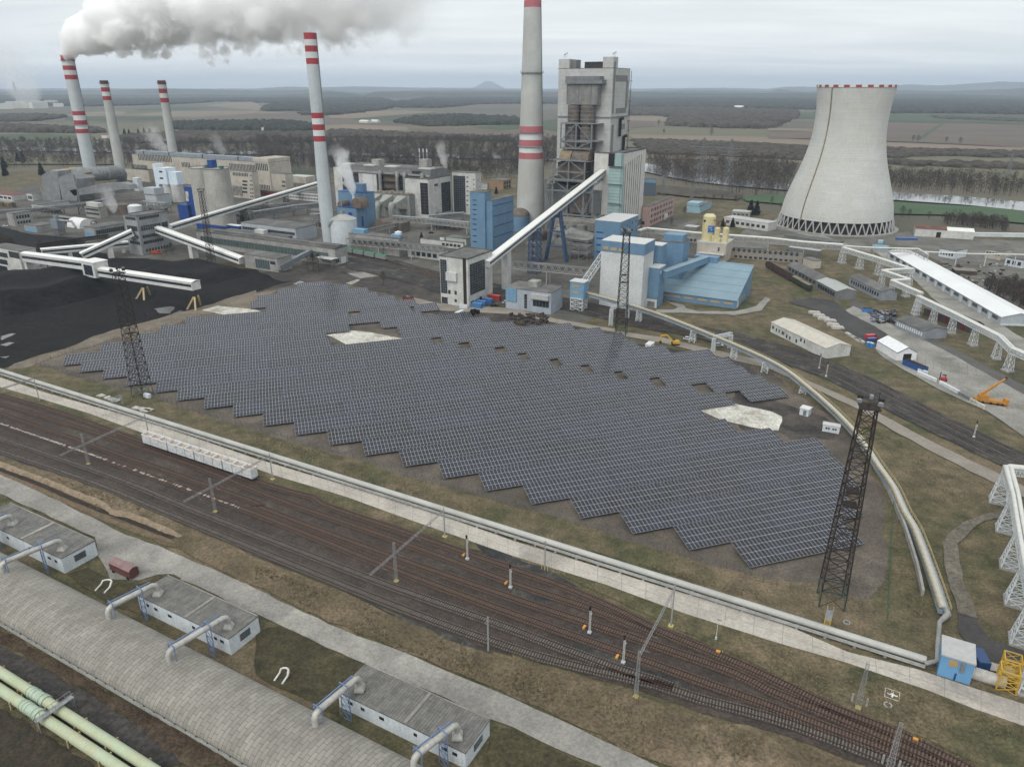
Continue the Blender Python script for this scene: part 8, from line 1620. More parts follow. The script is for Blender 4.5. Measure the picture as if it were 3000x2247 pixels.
car('orange tanker truck at the foot of the grey transfer tower',G('c5',1355,925),R(20),(.50,.08,.03),'truck',True,7,2.4); car('orange truck at the foot of the cooling tower',G('c8',200,700),R(-12),(.55,.14,.02),'truck',True,7.5,2.4); car('blue-cab lorry beside the pipe bridge',G('c8',205,905),R(5),(.03,.08,.3),'truck',True,6,2.4); car('blue truck behind the blue conveyor house',G('e4',1325,985),R(80),(.02,.06,.16),'truck',True,6,2.3)
def cont(lab,c,rz,l,w_,h,col,grp=None,open_=False):
 r=thing('container',lab,'container',c,grp); n='container_%s'%('%d%d%d'%tuple(int(q*99) for q in col)); m=MB(); m.box(c+UP*h/2,(l,w_,h),rz); u=V3(math.cos(rz),math.sin(rz),0); x=V3(-u[1],u[0],0)
 for i in range(int(l/.7)): m.par(c-u*l/2+u*(.3+.7*i)-x*(w_/2+.05)+UP*.2,u*.3,x*.05,UP*(h-.4))
 m.build('body',flat(n,col),r); m=MB(); m.box(c+UP*(h+.03),(l-.2,w_-.2,.06),rz); m.build('roof',dark if open_ else flat(n+'r',tuple(min(.8,q*1.25+.03) for q in col)),r); m=MB(); m.box(c+u*(l/2+.03)+UP*h/2,(.06,w_*.9,h*.9),rz); m.build('doors',flat(n+'d',tuple(q*.8 for q in col)),r)
bc='containers beside the white transfer tower'
for i,(x,y,col,lab) in enumerate(((1912,1392,(.06,.17,.36),'blue container nearest the solar tables, in front of its twin'),(1945,1372,(.06,.17,.36),'blue container standing behind its twin at the transfer tower'),(2000,1352,(.05,.14,.36),'brighter blue container, rearmost of three, next to the red one'),(2062,1322,(.38,.05,.035),'red container behind the blue ones'))): cont(lab,G('c6',x,y),ANG,6 if i!=3 else 7,2.4,2.8,col,bc)
cont('dull red open skip by the solar field far edge',G('c6',1315,1330),R(5),6.5,2.6,1.9,(.28,.05,.05),None,True); cont('blue open container in front of the white fabric garage',G('d4',1265,385),angof(('d4',1330,410),('d4',1190,350)),11,3,2.6,(.025,.08,.25),None,True); cont('blue skip row before the rusty-roofed warehouse',G('c8',1195,808),R(-5),16,3,2.,(.05,.11,.28))
cont('blue waste skip beside the scrap pile',G('c8',855,1430),R(-10),5,2.5,2.2,(.06,.2,.42),None,True)
for i,(x,y) in enumerate(((862,195),(880,198),(893,203))):
 c_=G('d4',x,y); r=thing('portable_toilet','blue portable toilet with white roof by the white fabric garage' if i==1 else 'blue portable toilet at the %s end of the row'%('near' if i else 'far'),'portable toilet',c_,'portable toilets'); MB().box(c_+UP*1.1,(1.2,1.2,2.2),R(10)).build('cabin',flat('toilet_blue',(.04,.22,.50)),r); MB().box(c_+UP*2.3,(1.25,1.25,.2),R(10)).build('roof',flat('white_rim',(.7,.71,.71)),r)
for i in range(4): b=G('c6',1770+i*16,1398+i); tag(MB().box(b+UP*1.2,(1.1,1.1,2.4),ANG).build('white_tank_box',whitew),'small white tank box, %s from the left at the transfer tower foot'%ORD[i],'tank','white boxes at the transfer tower')
# yellow excavator
def excavator(c,rz):
 r=thing('excavator','yellow tracked excavator with raised arm behind the solar rows','excavator',c); u=V3(math.cos(rz),math.sin(rz),0); x=V3(-u[1],u[0],0); y_=flat('machine_yellow',(.55,.33,.03))
 for s_ in (-1,1): MB().par(c-u*1.8+x*(s_*1.1-.3),u*3.6,x*.6,UP*.9).build('crawler',dark,r)
 m=MB(); m.par(c-u*1.7-x*1.3+UP*1,u*3,x*2.6,UP*1.2); m.build('engine_body',y_,r); m=MB(); m.par(c+u*.3-x*1.2+UP*1.1,u*1.4,x*1.1,UP*1.8); m.build('cab',glass,r)
 m=MB(); p=c+u*1+UP*1.8; q=p+u*3.2+UP*3; e_=q+u*2.8-UP*.5; m.bar(p,q,.55); m.bar(q,e_,.5); m.bar(e_,e_-UP*2.6,.4); m.build('boom',y_,r); MB().box(e_-UP*3,(1,1.1,.9),rz).build('bucket',dark,r)
excavator(G('d3',1410,180),R(172))
# crane
c_=G('d4',1930,690); rz=R(-25); u=V3(math.cos(rz),math.sin(rz),0); x=V3(-u[1],u[0],0); r=thing('mobile_crane','orange mobile crane with its boom raised in the slab yard','crane',c_); oy=flat('crane_orange',(.42,.19,.03))
MB().par(c_-u*6-x*1.3+UP*.9,u*11,x*2.6,UP*1.0).build('chassis',oy,r); MB().par(c_+u*3.6-x*1.2+UP*1.9,u*1.6,x*2.4,UP*1.1).build('driver_cab',oy,r)
MB().par(c_-u*5-x*1.2+UP*1.95,u*3.6,x*2.4,UP*1.6).build('turntable_body',oy,r); m=MB(); p=c_-u*4+UP*3.6; bd=V3(.88,.3,.42); bd/=np.linalg.norm(bd); m.bar(p,p+bd*7,.75); m.bar(p+bd*6.5,p+bd*12,.55); m.build('boom',oy,r); MB().box(p+bd*12,(.7,.7,1),R(40)).build('boom_head',dark,r)
for a in (-4.6,-3.2,-.5,1.8,3.2):
 for s_ in (-1,1): q=c_+u*a+x*s_*1.1+UP*.62; MB().path([q-x*.22,q+x*.22],.62,14).build('wheel',dark,r)
m=MB()
for a in (-5.6,4.9): m.bar(c_+u*a-x*3+UP*.35,c_+u*a+x*3+UP*.35,.3); [m.bar(c_+u*a+x*s_*3,c_+u*a+x*s_*3+UP*.5,.45) for s_ in (-1,1)]
m.build('outriggers',oy,r)
c_=G('d4',1515,490); r=thing('forklift','red forklift carrying a mast in the slab yard','forklift',c_); MB().par(c_-EE*1.4-NN*.9+UP*.4,EE*2.6,NN*1.8,UP*1.1).build('body',flat('machine_red',(.38,.03,.03)),r); m=MB(); [m.bar(c_-EE*1.5+NN*s_*.6,c_-EE*1.5+NN*s_*.6+UP*3.6,.2) for s_ in (-1,1)]; [m.bar(c_+EE*.6+NN*s_*.8+UP*1.4,c_+EE*.2+NN*s_*.8+UP*2.6,.12) for s_ in (-1,1)]; m.build('mast',dark,r)
for a in (-.9,.9):
 for s_ in (-1,1): q=c_+EE*a+NN*s_*.9+UP*.4; MB().path([q-NN*.15,q+NN*.15],.4,12).build('wheel',dark,r)
MB().box(c_+UP*2.6,(1.4,1.3,.12),ANG).build('roof_guard',dark,r)
# stacked pipes and slabs in the yard
for i,(p0,p1,lab,mt) in enumerate((((1290,415),(1375,440),'bundle of white pipes beside the blue open container',steel_white),((1290,435),(1450,505),'long white pipe bundle on the yard edge',steel_white),((1480,520),(1650,610),'wrapped white pipe stack past the forklift',steel_white),((1640,610),(1740,665),'open dark pipe rack on the yard edge',steel_grey),((1740,670),(1870,740),'wrapped pale stack nearest the orange crane',pad))):
 a,b=G('d4',*p0),G('d4',*p1); m=MB()
 for j in range(4):
  for k in range(3 if j<3 else 2): o_=NN*(.45*j)+UP*(.35+.5*k); m.path([a+o_,b+o_],.24,8)
 d=(b-a)/np.linalg.norm(b-a)
 for t in (.1,.4,.7,.95): m.bar(a+(b-a)*t-NN*.5,a+(b-a)*t-NN*.5+UP*1.8,.12)
 tag(m.build('pipe_stack',mt),lab,'pipe stack','pipe stacks along the slab yard')
for i,(x,y) in enumerate(((700,95),(740,120),(770,140),(800,150))): b=G('d4',x,y); tag(MB().box(b+UP*.4,(5.5,1.6,.8),angof(('d4',800,155),('d4',700,95))).build('slab_stack',slab),'low stack of pale concrete beams, %s from the tracks end of the yard'%ORD[i],'slab stack','beam stacks in the slab yard')
for i,(x,y) in enumerate(((400,1440),(440,1465),(480,1490),(535,1510),(560,1545),(600,1570))): b=G('c8',x,y); m=MB(); m.box(b+UP*.4,(6,3,.8),ANG+.3); m.box(b+UP*1.0,(5,2.6,.4),ANG+.3); tag(m.build('slab_stack',slab),'stack of pale slabs along the asphalt, %s from its far end'%ORD[i],'slab stack','slab stacks along the asphalt')
# scrap heap and cable drums
def heap(lab,c,x0,x1,y0,y1,n,cols):
 m=MB()
 for i in range(n): b=G(c,random.uniform(x0,x1),random.uniform(y0,y1)); m.box(b+UP*random.uniform(.2,1.2),(random.uniform(.6,3.4),random.uniform(.4,1.6),random.uniform(.3,1.2)),random.uniform(0,3),random.randrange(len(cols)))
 o=m.build('scrap_heap',cols); tag(o,lab,'scrap heap',kind='stuff')
heap('heap of mixed scrap metal beside the blue waste skip','c8',880,1100,1420,1530,110,[rust,dark,grating,flat('scrap_rust',(.16,.08,.05)),flat('scrap_blue',(.05,.1,.2))])
heap('untidy stacks of planks and beams in the right-hand scrap yard','c8',1480,2100,1010,1250,120,[rust,slab,MATS['brown_plank'],grating])
heap('dark pile of loose earth behind the solar rows','c7',-40,300,1455,1545,90,[soil_dk,ballast])
for i,(x,y) in enumerate(((1865,1440),(1890,1436),(1918,1444),(1878,1458))): c_=G('c6',x,y); m=MB(); m.path([c_+UP*1.2-EE*.5,c_+UP*1.2-EE*.4],1.2,16); m.path([c_+UP*1.2+EE*.4,c_+UP*1.2+EE*.5],1.2,16); m.path([c_+UP*1.2-EE*.5,c_+UP*1.2+EE*.5],.7,12); tag(m.build('cable_drum',dark),'black cable drum, %s from the left by the blue containers'%ORD[i],'cable drum','cable drums')
# people by the excavator
hv=flat('hi_vis_yellow',(.45,.55,.03)); c_=G('d3',1365,185)
def person(lab,c,topm):
 me=bpy.data.meshes.new('person'); P_=[(0,0,.92),(0,0,1.2),(0,0,1.45),(0,0,1.56),(0,0,1.72),(-.1,0,.9),(-.12,0,.48),(-.12,.02,.05),(.1,0,.9),(.12,0,.48),(.12,-.02,.05),(-.2,0,1.42),(-.28,.04,1.12),(-.26,.1,.85),(.2,0,1.42),(.28,.04,1.12),(.26,.1,.85)]
 E_=[(0,1),(1,2),(2,3),(3,4),(0,5),(5,6),(6,7),(0,8),(8,9),(9,10),(2,11),(11,12),(12,13),(2,14),(14,15),(15,16)]; R_=[.17,.16,.18,.06,.11,.1,.075,.05,.1,.075,.05,.07,.05,.04,.07,.05,.04]
 me.from_pydata(P_,E_,[]); o=bpy.data.objects.new('person',me); COL.objects.link(o); o.location=tuple(c); me.materials.append(topm); m=o.modifiers.new('skin','SKIN');
 for i,v in enumerate(me.skin_vertices[0].data if me.skin_vertices else []): v.radius=(R_[i],)*2; v.use_root=(i==0)
 s_=o.modifiers.new('sub','SUBSURF'); s_.levels=1; s_.render_levels=1; return tag(o,lab,'person')
try:
 o=person('person in yellow high-visibility clothing beside the excavator',c_,hv)
 if not o.data.skin_vertices:
  bm_=__import__('bmesh').new(); bm_.from_mesh(o.data); bm_.verts.layers.skin.verify(); bm_.to_mesh(o.data); bm_.free()
  R_=[.17,.16,.18,.06,.11,.1,.075,.05,.1,.075,.05,.07,.05,.04,.07,.05,.04]
  for i,v in enumerate(o.data.skin_vertices[0].data): v.radius=(R_[i],)*2; v.use_root=(i==0)
except Exception as ex: print('person',ex)
track('disused railway track before the long glazed hall',GL('c6',[(790,1040),(1100,1120),(1590,1220)]),G2_,slp_g,ballast_dk,.7)
track('dark railway track behind the white transfer tower',GL('c6',[(830,985),(1200,1055),(1590,1150)]),G2_,slp_g,ballast_dk,.7)
# ================================================================ landscape beyond the plant
zf=[.0]
def FP(name,m,*parts):
 zf[0]+=.05; pts=[]
 for c,l in parts: pts+=GL(c,l)
 return patch(name,pts,zf[0],m)
olive=mat('olive_meadow',(.105,.105,.062),(.13,.118,.078),scale=.01,rough=1,fine=.25)
scrubm=mat('scrubland',(.06,.052,.043),(.085,.072,.056),scale=.02,rough=1,fine=.5)
FP('meadow',olive,('c1',[(-300,1060),(700,1065),(1450,1075),(2211,1060)]),('c2',[(640,1075),(1300,1085),(2211,1080)]),('c3',[(1000,1100),(2211,1105)]),('c4',[(300,1140),(1100,1240),(2400,1260),(2400,1640),(980,1560)]),('c3',[(2211,1400),(1150,1360)]),('c2',[(2211,1300),(0,1240)]),('c1',[(2211,1240),(900,1220),(-300,1260)]))
FP('field',field_y,('c1',[(520,1003),(700,975),(1000,962),(1095,970),(1060,995),(800,1007)])); FP('field',field_y,('c1',[(1190,985),(1500,965),(2200,958)]),('c2',[(0,965),(300,975),(0,990)]),('c1',[(1800,1010),(1300,1018)])); FP('field',field_b,('c1',[(1500,1030),(1900,1000),(2211,980)]),('c2',[(480,985),(900,1050),(500,1075),(0,1060)]),('c1',[(2000,1060),(1520,1050)]))
FP('field',field_y,('c1',[(1780,915),(1950,893),(2200,885)]),('c2',[(60,935),(20,960)]),('c1',[(2000,935)])); FP('field',field_g,('c1',[(0,1165),(400,1158),(700,1180),(740,1215),(300,1230),(0,1225)])); FP('field',field_g,('c1',[(560,1010),(1400,1005),(1420,1035),(900,1050),(560,1040)])); FP('field',field_g,('c1',[(1150,945),(1500,925),(1800,935),(1600,955),(1200,960)]))
FP('field',mat('tan_field',(.20,.155,.115),(.17,.135,.10),scale=.006,rough=1),('c2',[(620,1000),(900,965),(1300,958),(1560,970),(1100,1005),(850,1025),(640,1020)])); FP('field',field_g,('c2',[(820,1030),(1200,1000),(1560,975),(1560,1020),(1300,1045),(950,1052)])); FP('field',MATS['tan_field'],('c2',[(450,1095),(800,1080),(1300,1100),(1320,1125),(900,1140),(500,1120)]))
FP('field',field_b,('c2',[(1880,905),(2211,895)]),('c3',[(60,905),(60,950)]),('c2',[(2000,945),(1700,940)])); FP('field',field_g,('c2',[(1850,1105),(2211,1080)]),('c3',[(60,1075),(60,1120)]),('c2',[(2100,1130)])); FP('field',field_b,('c2',[(1320,1120),(1800,1110),(2211,1140)]),('c3',[(390,1150),(390,1190)]),('c2',[(2100,1190),(1600,1165)]))
FP('field',field_g,('c3',[(250,1050),(390,1030),(390,1135),(260,1120)])); FP('field',field_y,('c3',[(1000,1010),(1300,1008),(1380,1025),(1360,1055),(1000,1050)])); FP('field',field_b,('c3',[(1000,1045),(1230,1050),(1230,1095),(1000,1115)])); FP('field',MATS['tan_field'],('c3',[(1000,1165),(2211,1190)]),('c4',[(380,1220),(370,1260)]),('c3',[(2211,1240),(1050,1200)])); FP('field',MATS['tan_field'],('c3',[(1160,1345),(2211,1380)]),('c4',[(320,1400),(300,1420)]),('c3',[(2211,1405),(1160,1375)]))
FP('field',field_g,('c4',[(250,985),(430,965),(420,1030),(250,1030)])); FP('field',field_g,('c4',[(1010,985),(1400,985),(2400,1005),(2400,1085),(1900,1070),(1010,1055)])); FP('orchard_field',field_b,('c4',[(990,1060),(1480,1068),(2400,1090),(2400,1290),(1300,1235),(985,1225)])); FP('field',MATS['tan_field'],('c4',[(980,1235),(1500,1255),(2400,1290),(2400,1335),(980,1295)])); FP('field',field_g,('c4',[(1490,1070),(1530,1070),(1320,1215),(1270,1215)]))
FP('field',field_b,('c4',[(0,1145),(380,1140),(380,1205),(0,1205)])); FP('field',field_y,('c4',[(0,1110),(390,1120),(390,1140),(0,1135)]))
FP('river_meadow',mat('bright_green_field',(.05,.092,.045),(.065,.10,.05),scale=.02,rough=1,fine=.3),('c8',[(1000,480),(1650,520),(2400,565),(2400,690),(2000,655),(1500,600),(1030,590)])); FP('river_meadow',MATS['bright_green_field'],('c7',[(1980,450),(2211,415)]),('c8',[(180,430),(150,510)]),('c7',[(2211,495),(2020,480)]))
FP('bank_meadow',olive,('c5',[(0,100),(1100,110),(1100,160),(0,160)])); FP('bank_meadow',field_g,('c6',[(130,200),(560,225),(560,310),(440,270),(140,235)]))
FP('ploughed_strip',scrubm,('c7',[(1250,340),(1800,390),(2000,430),(1950,470),(1500,440),(1250,410)]))
river_m=mat('river_water',(.10,.105,.105),(.13,.135,.135),scale=.02,rough=.08,fine=0,spec=1.)
rc=[(3300,640),(2960,605),(2820,592),(2600,577),(2300,550),(2080,530),(1900,495),(1700,472),(1300,460),(900,452),(500,447),(100,441),(-250,437)]
rp_=smooth([gp(p) for p in rc],40); zf[0]+=.05; A_=[]
for i,p in enumerate(rp_): d=rp_[min(i+1,len(rp_)-1)]-rp_[max(i-1,0)]; d/=np.linalg.norm(d); A_.append((p,V3(-d[1],d[0],0)))
band('river',[p+x*34 for p,x in A_],[p-x*34 for p,x in A_],zf[0],river_m)
# ---- hills
fm=mat('wooded_hill',(.035,.042,.033),(.05,.052,.038),scale=.002,rough=1,fine=.4,c3=(.09,.085,.06),scale2=.0008)
def ridge(D,dep,*parts):
 q=[]
 for c,l in parts: q+=[P(c,x,y) for x,y in l]
 xs=np.array([a for a,_ in q]); ys=np.array([b for _,b in q]); X=np.arange(-700,3701,12); top=[]
 wob=np.interp(X,X,rng.normal(0,.45,len(X)))
 for i,x in enumerate(X):
  y=np.interp(x,xs,ys)+wob[i]; r=ray((x,y)); t=D/math.hypot(r[0],r[1]); top.append(V3(0,0,HC)+r*t)
 m=MB(); vs=[]
 for p in top:
  d=p*V3(1,1,0); d/=np.linalg.norm(d); h=max(p[2],5.)
  for o_,f in ((-dep,0),(-dep*.5,.55),(0,1),(dep*.8,.4),(dep*1.2,0)): vs.append(V3(p[0],p[1],0)+d*o_+UP*(h*f-.5*(f==0)))
 m.add(vs,[(i*5+j,(i+1)*5+j,(i+1)*5+j+1,i*5+j+1) for i in range(len(top)-1) for j in range(4)],sm=True); tag(m.build('hills',fm,org=(0,0,0)),kind='structure')
ridge(20000,2500,('c1',[(-900,775),(0,770),(700,765),(1500,768),(2211,768)]),('c2',[(300,750),(500,757),(900,748),(1400,760),(2100,765)]),('c3',[(0,768),(1000,770),(1800,761),(2211,770)]),('c4',[(200,750),(430,753),(1080,745),(1200,731),(1500,741),(2000,707),(2211,713),(3000,720)]))
ridge(12500,1500,('c1',[(-900,800),(0,795),(900,780),(1500,768),(2211,785)]),('c2',[(300,782),(500,775),(700,790),(900,800),(1500,780),(2211,780)]),('c3',[(300,785),(1000,790),(1500,780),(2211,792)]),('c4',[(100,772),(300,795),(1100,778),(1500,790),(2211,765),(3000,765)]))
ridge(8500,900,('c1',[(-900,835),(0,825),(600,818),(1200,825),(1600,818),(2211,822)]),('c2',[(300,818),(560,800),(640,792),(800,806),(920,822),(1040,792),(1500,792),(2211,795)]),('c3',[(200,797),(1000,795),(1700,805),(2211,808)]),('c4',[(200,800),(700,815),(1300,812),(2211,830),(3000,840)]))
m=MB(); q=[]
for x,y in ((1870,765),(1925,735),(1985,703),(2035,707),(2090,735),(2150,762)):
 r=ray(P('c2',x,y)); q.append(V3(0,0,HC)+r*(28000/math.hypot(r[0],r[1])))
vs=[p*V3(1,1,0)+V3(0,-900,-1) for p in q]+q+[p*V3(1,1,0)+V3(0,900,-1) for p in q]; n_=len(q); m.add(vs,[(j*n_+i,j*n_+i+1,(j+1)*n_+i+1,(j+1)*n_+i) for j in range(2) for i in range(n_-1)],sm=True); tag(m.build('hills',fm,org=(0,0,0)),kind='structure')
# ---- far forests: bumpy canopy sheets
def inpoly(x,y,pl):
 r=np.zeros(x.shape,bool); n=len(pl); j=n-1
 for i in range(n):
  xi,yi=pl[i][:2]; xj,yj=pl[j][:2]; c_=((yi>y)!=(yj>y))&(x<(xj-xi)*(y-yi)/(yj-yi+1e-9)+xi); r^=c_; j=i
 return r
wood_e=mat('conifer_wood',(.020,.028,.022),(.035,.04,.03),scale=.02,rough=1,fine=.5,c3=(.05,.043,.034),scale2=.004)
wood_b=mat('bare_wood',(.052,.043,.036),(.075,.062,.052),scale=.03,rough=1,fine=.5,c3=(.045,.045,.035),scale2=.006)
def canopy(label,m_,h,*parts):
 pts=[]
 for c,l in parts: pts+=GL(c,l)
 pl=np.array(pts); D=np.linalg.norm(pl.mean(0)); cell=max(7.,D/330); x0,y0=pl[:,0].min(),pl[:,1].min(); nx=int((pl[:,0].max()-x0)/(cell*2.2))+2; ny=int((pl[:,1].max()-y0)/(cell*2.2))+2
 if nx*ny>90000: k=math.sqrt(nx*ny/90000); cell*=k; nx=int(nx/k)+1; ny=int(ny/k)+1
 gx,gy_=np.meshgrid(x0+np.arange(nx)*cell*2.2,y0+np.arange(ny)*cell*2.2); gx=gx+rng.uniform(-.8,.8,gx.shape)*cell; gy_=gy_+rng.uniform(-.8,.8,gy_.shape)*cell
 ok=inpoly(gx,gy_,pl); X,Y=gx[ok],gy_[ok]; n=len(X); hh=h*rng.uniform(.65,1.15,n); rr=cell*1.55*rng.uniform(.8,1.25,n)
 # every crown: a squat 6-sided cone-dome; they interlock into one mass
 k=6; a=np.linspace(0,2*np.pi,k,endpoint=False)[None,:]+rng.uniform(0,6,n)[:,None]
 ring=lambda f,zf_: np.stack([X[:,None]+np.cos(a)*rr[:,None]*f*rng.uniform(.75,1.2,(n,k)),Y[:,None]+np.sin(a)*rr[:,None]*f*rng.uniform(.75,1.2,(n,k)),hh[:,None]*zf_*np.ones((n,k))],-1)
 V=np.concatenate([ring(1,.0),ring(1,.55),ring(.55,.88),np.stack([X,Y,hh],-1)[:,None,:]],1).reshape(-1,3); F_=[]
 base=np.arange(n)*(3*k+1); fs=[]
 for j in range(2):
  for i in range(k): fs.append(np.stack([base+j*k+i,base+j*k+(i+1)%k,base+(j+1)*k+(i+1)%k,base+(j+1)*k+i],1))
 q4=np.concatenate(fs); t3=np.concatenate([np.stack([base+2*k+i,base+2*k+(i+1)%k,base+3*k],1) for i in range(k)])
 me=bpy.data.meshes.new('woodland'); me.vertices.add(len(V)); me.vertices.foreach_set('co',V.ravel()); nl=q4.size+t3.size; me.loops.add(nl); me.polygons.add(len(q4)+len(t3))
 me.loops.foreach_set('vertex_index',np.concatenate([q4.ravel(),t3.ravel()])); me.polygons.foreach_set('loop_start',np.concatenate([np.arange(len(q4))*4,q4.size+np.arange(len(t3))*3])); me.polygons.foreach_set('loop_total',np.concatenate([np.full(len(q4),4),np.full(len(t3),3)])); me.update(calc_edges=True); me.materials.append(m_)
 o=bpy.data.objects.new('woodland',me); COL.objects.link(o); return tag(o,label,'woods',kind='stuff')
canopy('dark far forest filling the plain behind boiler house and cooling tower',wood_e,16,('c2',[(1150,900),(1500,850),(2211,830)]),('c3',[(1000,828),(2211,835)]),('c4',[(1300,840),(2500,880),(2500,1000),(1800,985),(1050,980),(430,950),(0,948)]),('c3',[(2211,940),(1000,940),(390,900),(0,900)]),('c2',[(1880,905),(1600,935),(1250,935)]))
canopy('brownish far wood between fields right of the boiler house',wood_b,14,('c3',[(1000,950),(1500,945),(2211,960)]),('c4',[(0,962),(250,970),(240,1020),(0,1120)]),('c3',[(2211,1115),(1800,1110),(1350,1090),(1380,1020),(1250,1000),(1000,1000)]))
canopy('dark far forest left of the banded chimney',wood_e,15,('c1',[(1700,840),(2211,835)]),('c2',[(600,830),(1000,835),(1160,880),(1150,940),(900,975),(600,1000),(410,1000),(430,965),(300,960),(90,965),(100,915),(500,900),(0,890)]),('c1',[(2211,880),(1800,880)]))
canopy('dark far forest behind the left chimneys',wood_e,15,('c1',[(-500,880),(0,855),(700,850),(1700,845),(1900,880),(1500,905),(700,925),(0,900),(-500,930)]))
canopy('dark copse among the fields in the middle distance',wood_e,13,('c2',[(1200,1060),(1400,1025),(1700,1005),(2211,1030)]),('c3',[(50,1040),(50,1080)]),('c2',[(1900,1085),(1500,1095)])); canopy('brown copse at the left edge in the middle distance',wood_b,13,('c1',[(-400,1000),(0,1010),(400,1000),(560,1020),(300,1050),(0,1055),(-400,1060)])); canopy('dark hedge wood running behind the tallest left chimney',wood_b,13,('c1',[(-200,1095),(200,1100),(600,1125),(880,1130),(870,1155),(400,1150),(-200,1145)]))
canopy('dark pine strip behind the slender chimneys',wood_e,14,('c1',[(1500,1080),(1900,1070),(2211,1065)]),('c2',[(300,1070),(520,1095),(520,1140),(0,1130)]),('c1',[(2211,1130),(1700,1130),(1500,1120)])); canopy('scrub woods on the slope behind the cream power house',wood_b,7,('c1',[(1050,1185),(1500,1145),(2211,1150)]),('c2',[(540,1150),(540,1230),(0,1240)]),('c1',[(2211,1240),(1100,1240)]))
for pts,lab in ((('c3',[(1050,1215),(1500,1225),(2211,1255)],[(2211,1370),(1160,1330)]),'dark scrub belt right of the boiler house'),(('c4',[(0,1265),(340,1280)],[(310,1385),(0,1370)]),'dark scrub belt left of the cooling tower'),(('c4',[(980,1295),(1500,1305),(2400,1325)],[(2400,1375),(1500,1350),(980,1370)]),'upper scrub belt right of the cooling tower'),(('c4',[(980,1400),(1500,1415),(2400,1435)],[(2400,1475),(1700,1450),(980,1425)]),'lower scrub belt right of the cooling tower'),(('c2',[(640,1130),(900,1135),(1500,1165),(2211,1200)],[(2211,1230),(640,1190)]),'scrub belt right of the banded chimney'),(('c4',[(1430,1010),(1900,1025),(2400,1045)],[(2400,1062),(1500,1032)]),'hedge between the green fields')): canopy(lab,wood_b,7,(pts[0],pts[1]+pts[2]))
# ---- bare woods by the river: fuzzy twig trees merged in one mass
twig=mat('bare_twigs',(.05,.040,.034),(.078,.063,.053),scale=.05,rough=1,fine=.3); bark=mat('tree_bark',(.055,.047,.04),(.08,.07,.06),scale=.5,rough=1)
def twigtree(n,h,w_,seed,wid=.16,up=.5):
 g_=np.random.default_rng(seed); z_=h*(.28+.72*g_.beta(1.6,1.3,n)); f=np.sin(np.clip((z_/h-.2)/.8,0,1)*np.pi*.93+.12); r=w_*f*np.sqrt(g_.uniform(0,1,n)); a=g_.uniform(0,6.283,n)
 p=np.stack([np.cos(a)*r,np.sin(a)*r,z_],1); d=np.stack([np.cos(a)*.8,np.sin(a)*.8,np.full(n,up)+.5*g_.uniform(0,1,n)],1)+g_.normal(0,.35,(n,3)); d/=np.linalg.norm(d,axis=1)[:,None]; l=g_.uniform(.09,.2,n)[:,None]*h; s_=np.cross(d,g_.normal(0,1,(n,3))); s_/=np.linalg.norm(s_,axis=1)[:,None]+1e-9
 return np.stack([p-d*l*.5-s_*wid,p-d*l*.5+s_*wid,p+d*l*.5],1)
def trunkv(h):
 t=[]
 for k in range(3): a,b=k*2.1,(k+1)*2.1; t+= [[(math.cos(a)*.28,math.sin(a)*.28,0),(math.cos(b)*.28,math.sin(b)*.28,0),(0,0,h*.9)]]
 return np.array(t)
def bare_mass(label,num,h,poly,den=76,wid=.24):
 pts=[]
 for c,l in poly: pts+=GL(c,l)
 pl=np.array(pts); T=[np.concatenate([twigtree(den,1.,.36,s,wid/h),trunkv(1.)*np.array([1/h,1/h,1])]) for s in range(6)]; out_=[]; k=0
 lo_,hi_=pl.min(0),pl.max(0)
 while k<num:
  xs=rng.uniform(lo_[0],hi_[0],4000); ys=rng.uniform(lo_[1],hi_[1],4000); ok=inpoly(xs,ys,pl)
  for x,y in zip(xs[ok],ys[ok]):
   a=rng.uniform(0,6.28); s_=h*rng.uniform(.6,1.2); t=T[k%6]*s_; c_,n_=math.cos(a),math.sin(a); q=t.copy(); q[...,0]=t[...,0]*c_-t[...,1]*n_+x; q[...,1]=t[...,0]*n_+t[...,1]*c_+y; out_.append(q); k+=1
   if k>=num: break
 V=np.concatenate(out_).reshape(-1,3); n=len(V)//3; me=bpy.data.meshes.new('bare_woods'); me.vertices.add(len(V)); me.vertices.foreach_set('co',V.ravel()); me.loops.add(len(V)); me.loops.foreach_set('vertex_index',np.arange(len(V))); me.polygons.add(n); me.polygons.foreach_set('loop_start',np.arange(n)*3); me.polygons.foreach_set('loop_total',np.full(n,3)); me.update(calc_edges=True); me.materials.append(twig)
 o=bpy.data.objects.new('bare_woods',me); COL.objects.link(o); return tag(o,label,'woods',kind='stuff')
bare_mass('leafless grey-brown riverside woods behind the central plant',2600,15,[('c2',[(0,1215),(500,1225),(1200,1225),(2211,1215)]),('c3',[(390,1230),(390,1440)]),('c2',[(2211,1560),(1900,1560),(1500,1500),(600,1490),(0,1440)])])
bare_mass('leafless woods along the river behind the left chimneys',1300,13,[('c1',[(-300,1235),(800,1235),(1500,1240),(2211,1245),(2211,1400),(1000,1450),(400,1440),(-300,1470)])])
bare_mass('leafless tall trees before the river right of the boiler house',520,19,[('c3',[(1160,1400),(1500,1410),(2211,1430)]),('c4',[(250,1470),(150,1700)]),('c3',[(2100,1700),(1700,1650),(1250,1560)])],60)
bare_mass('leafless bushes and trees on the far river bank at the right',420,14,[('c8',[(980,240),(1500,270),(2400,330),(2400,440),(1650,420),(1000,385)])],52)
bare_mass('leafless thicket at the right picture edge behind the long hangar',240,7,[('c8',[(1850,1200),(2100,1180),(2350,1250),(2400,1480),(2150,1380),(1950,1290)])],60,.14)
bare_mass('leafless thicket behind the rusty-roofed warehouse',150,9,[('c8',[(1500,640),(1800,640),(2050,680),(2060,740),(1800,700),(1550,680)])],60,.16)
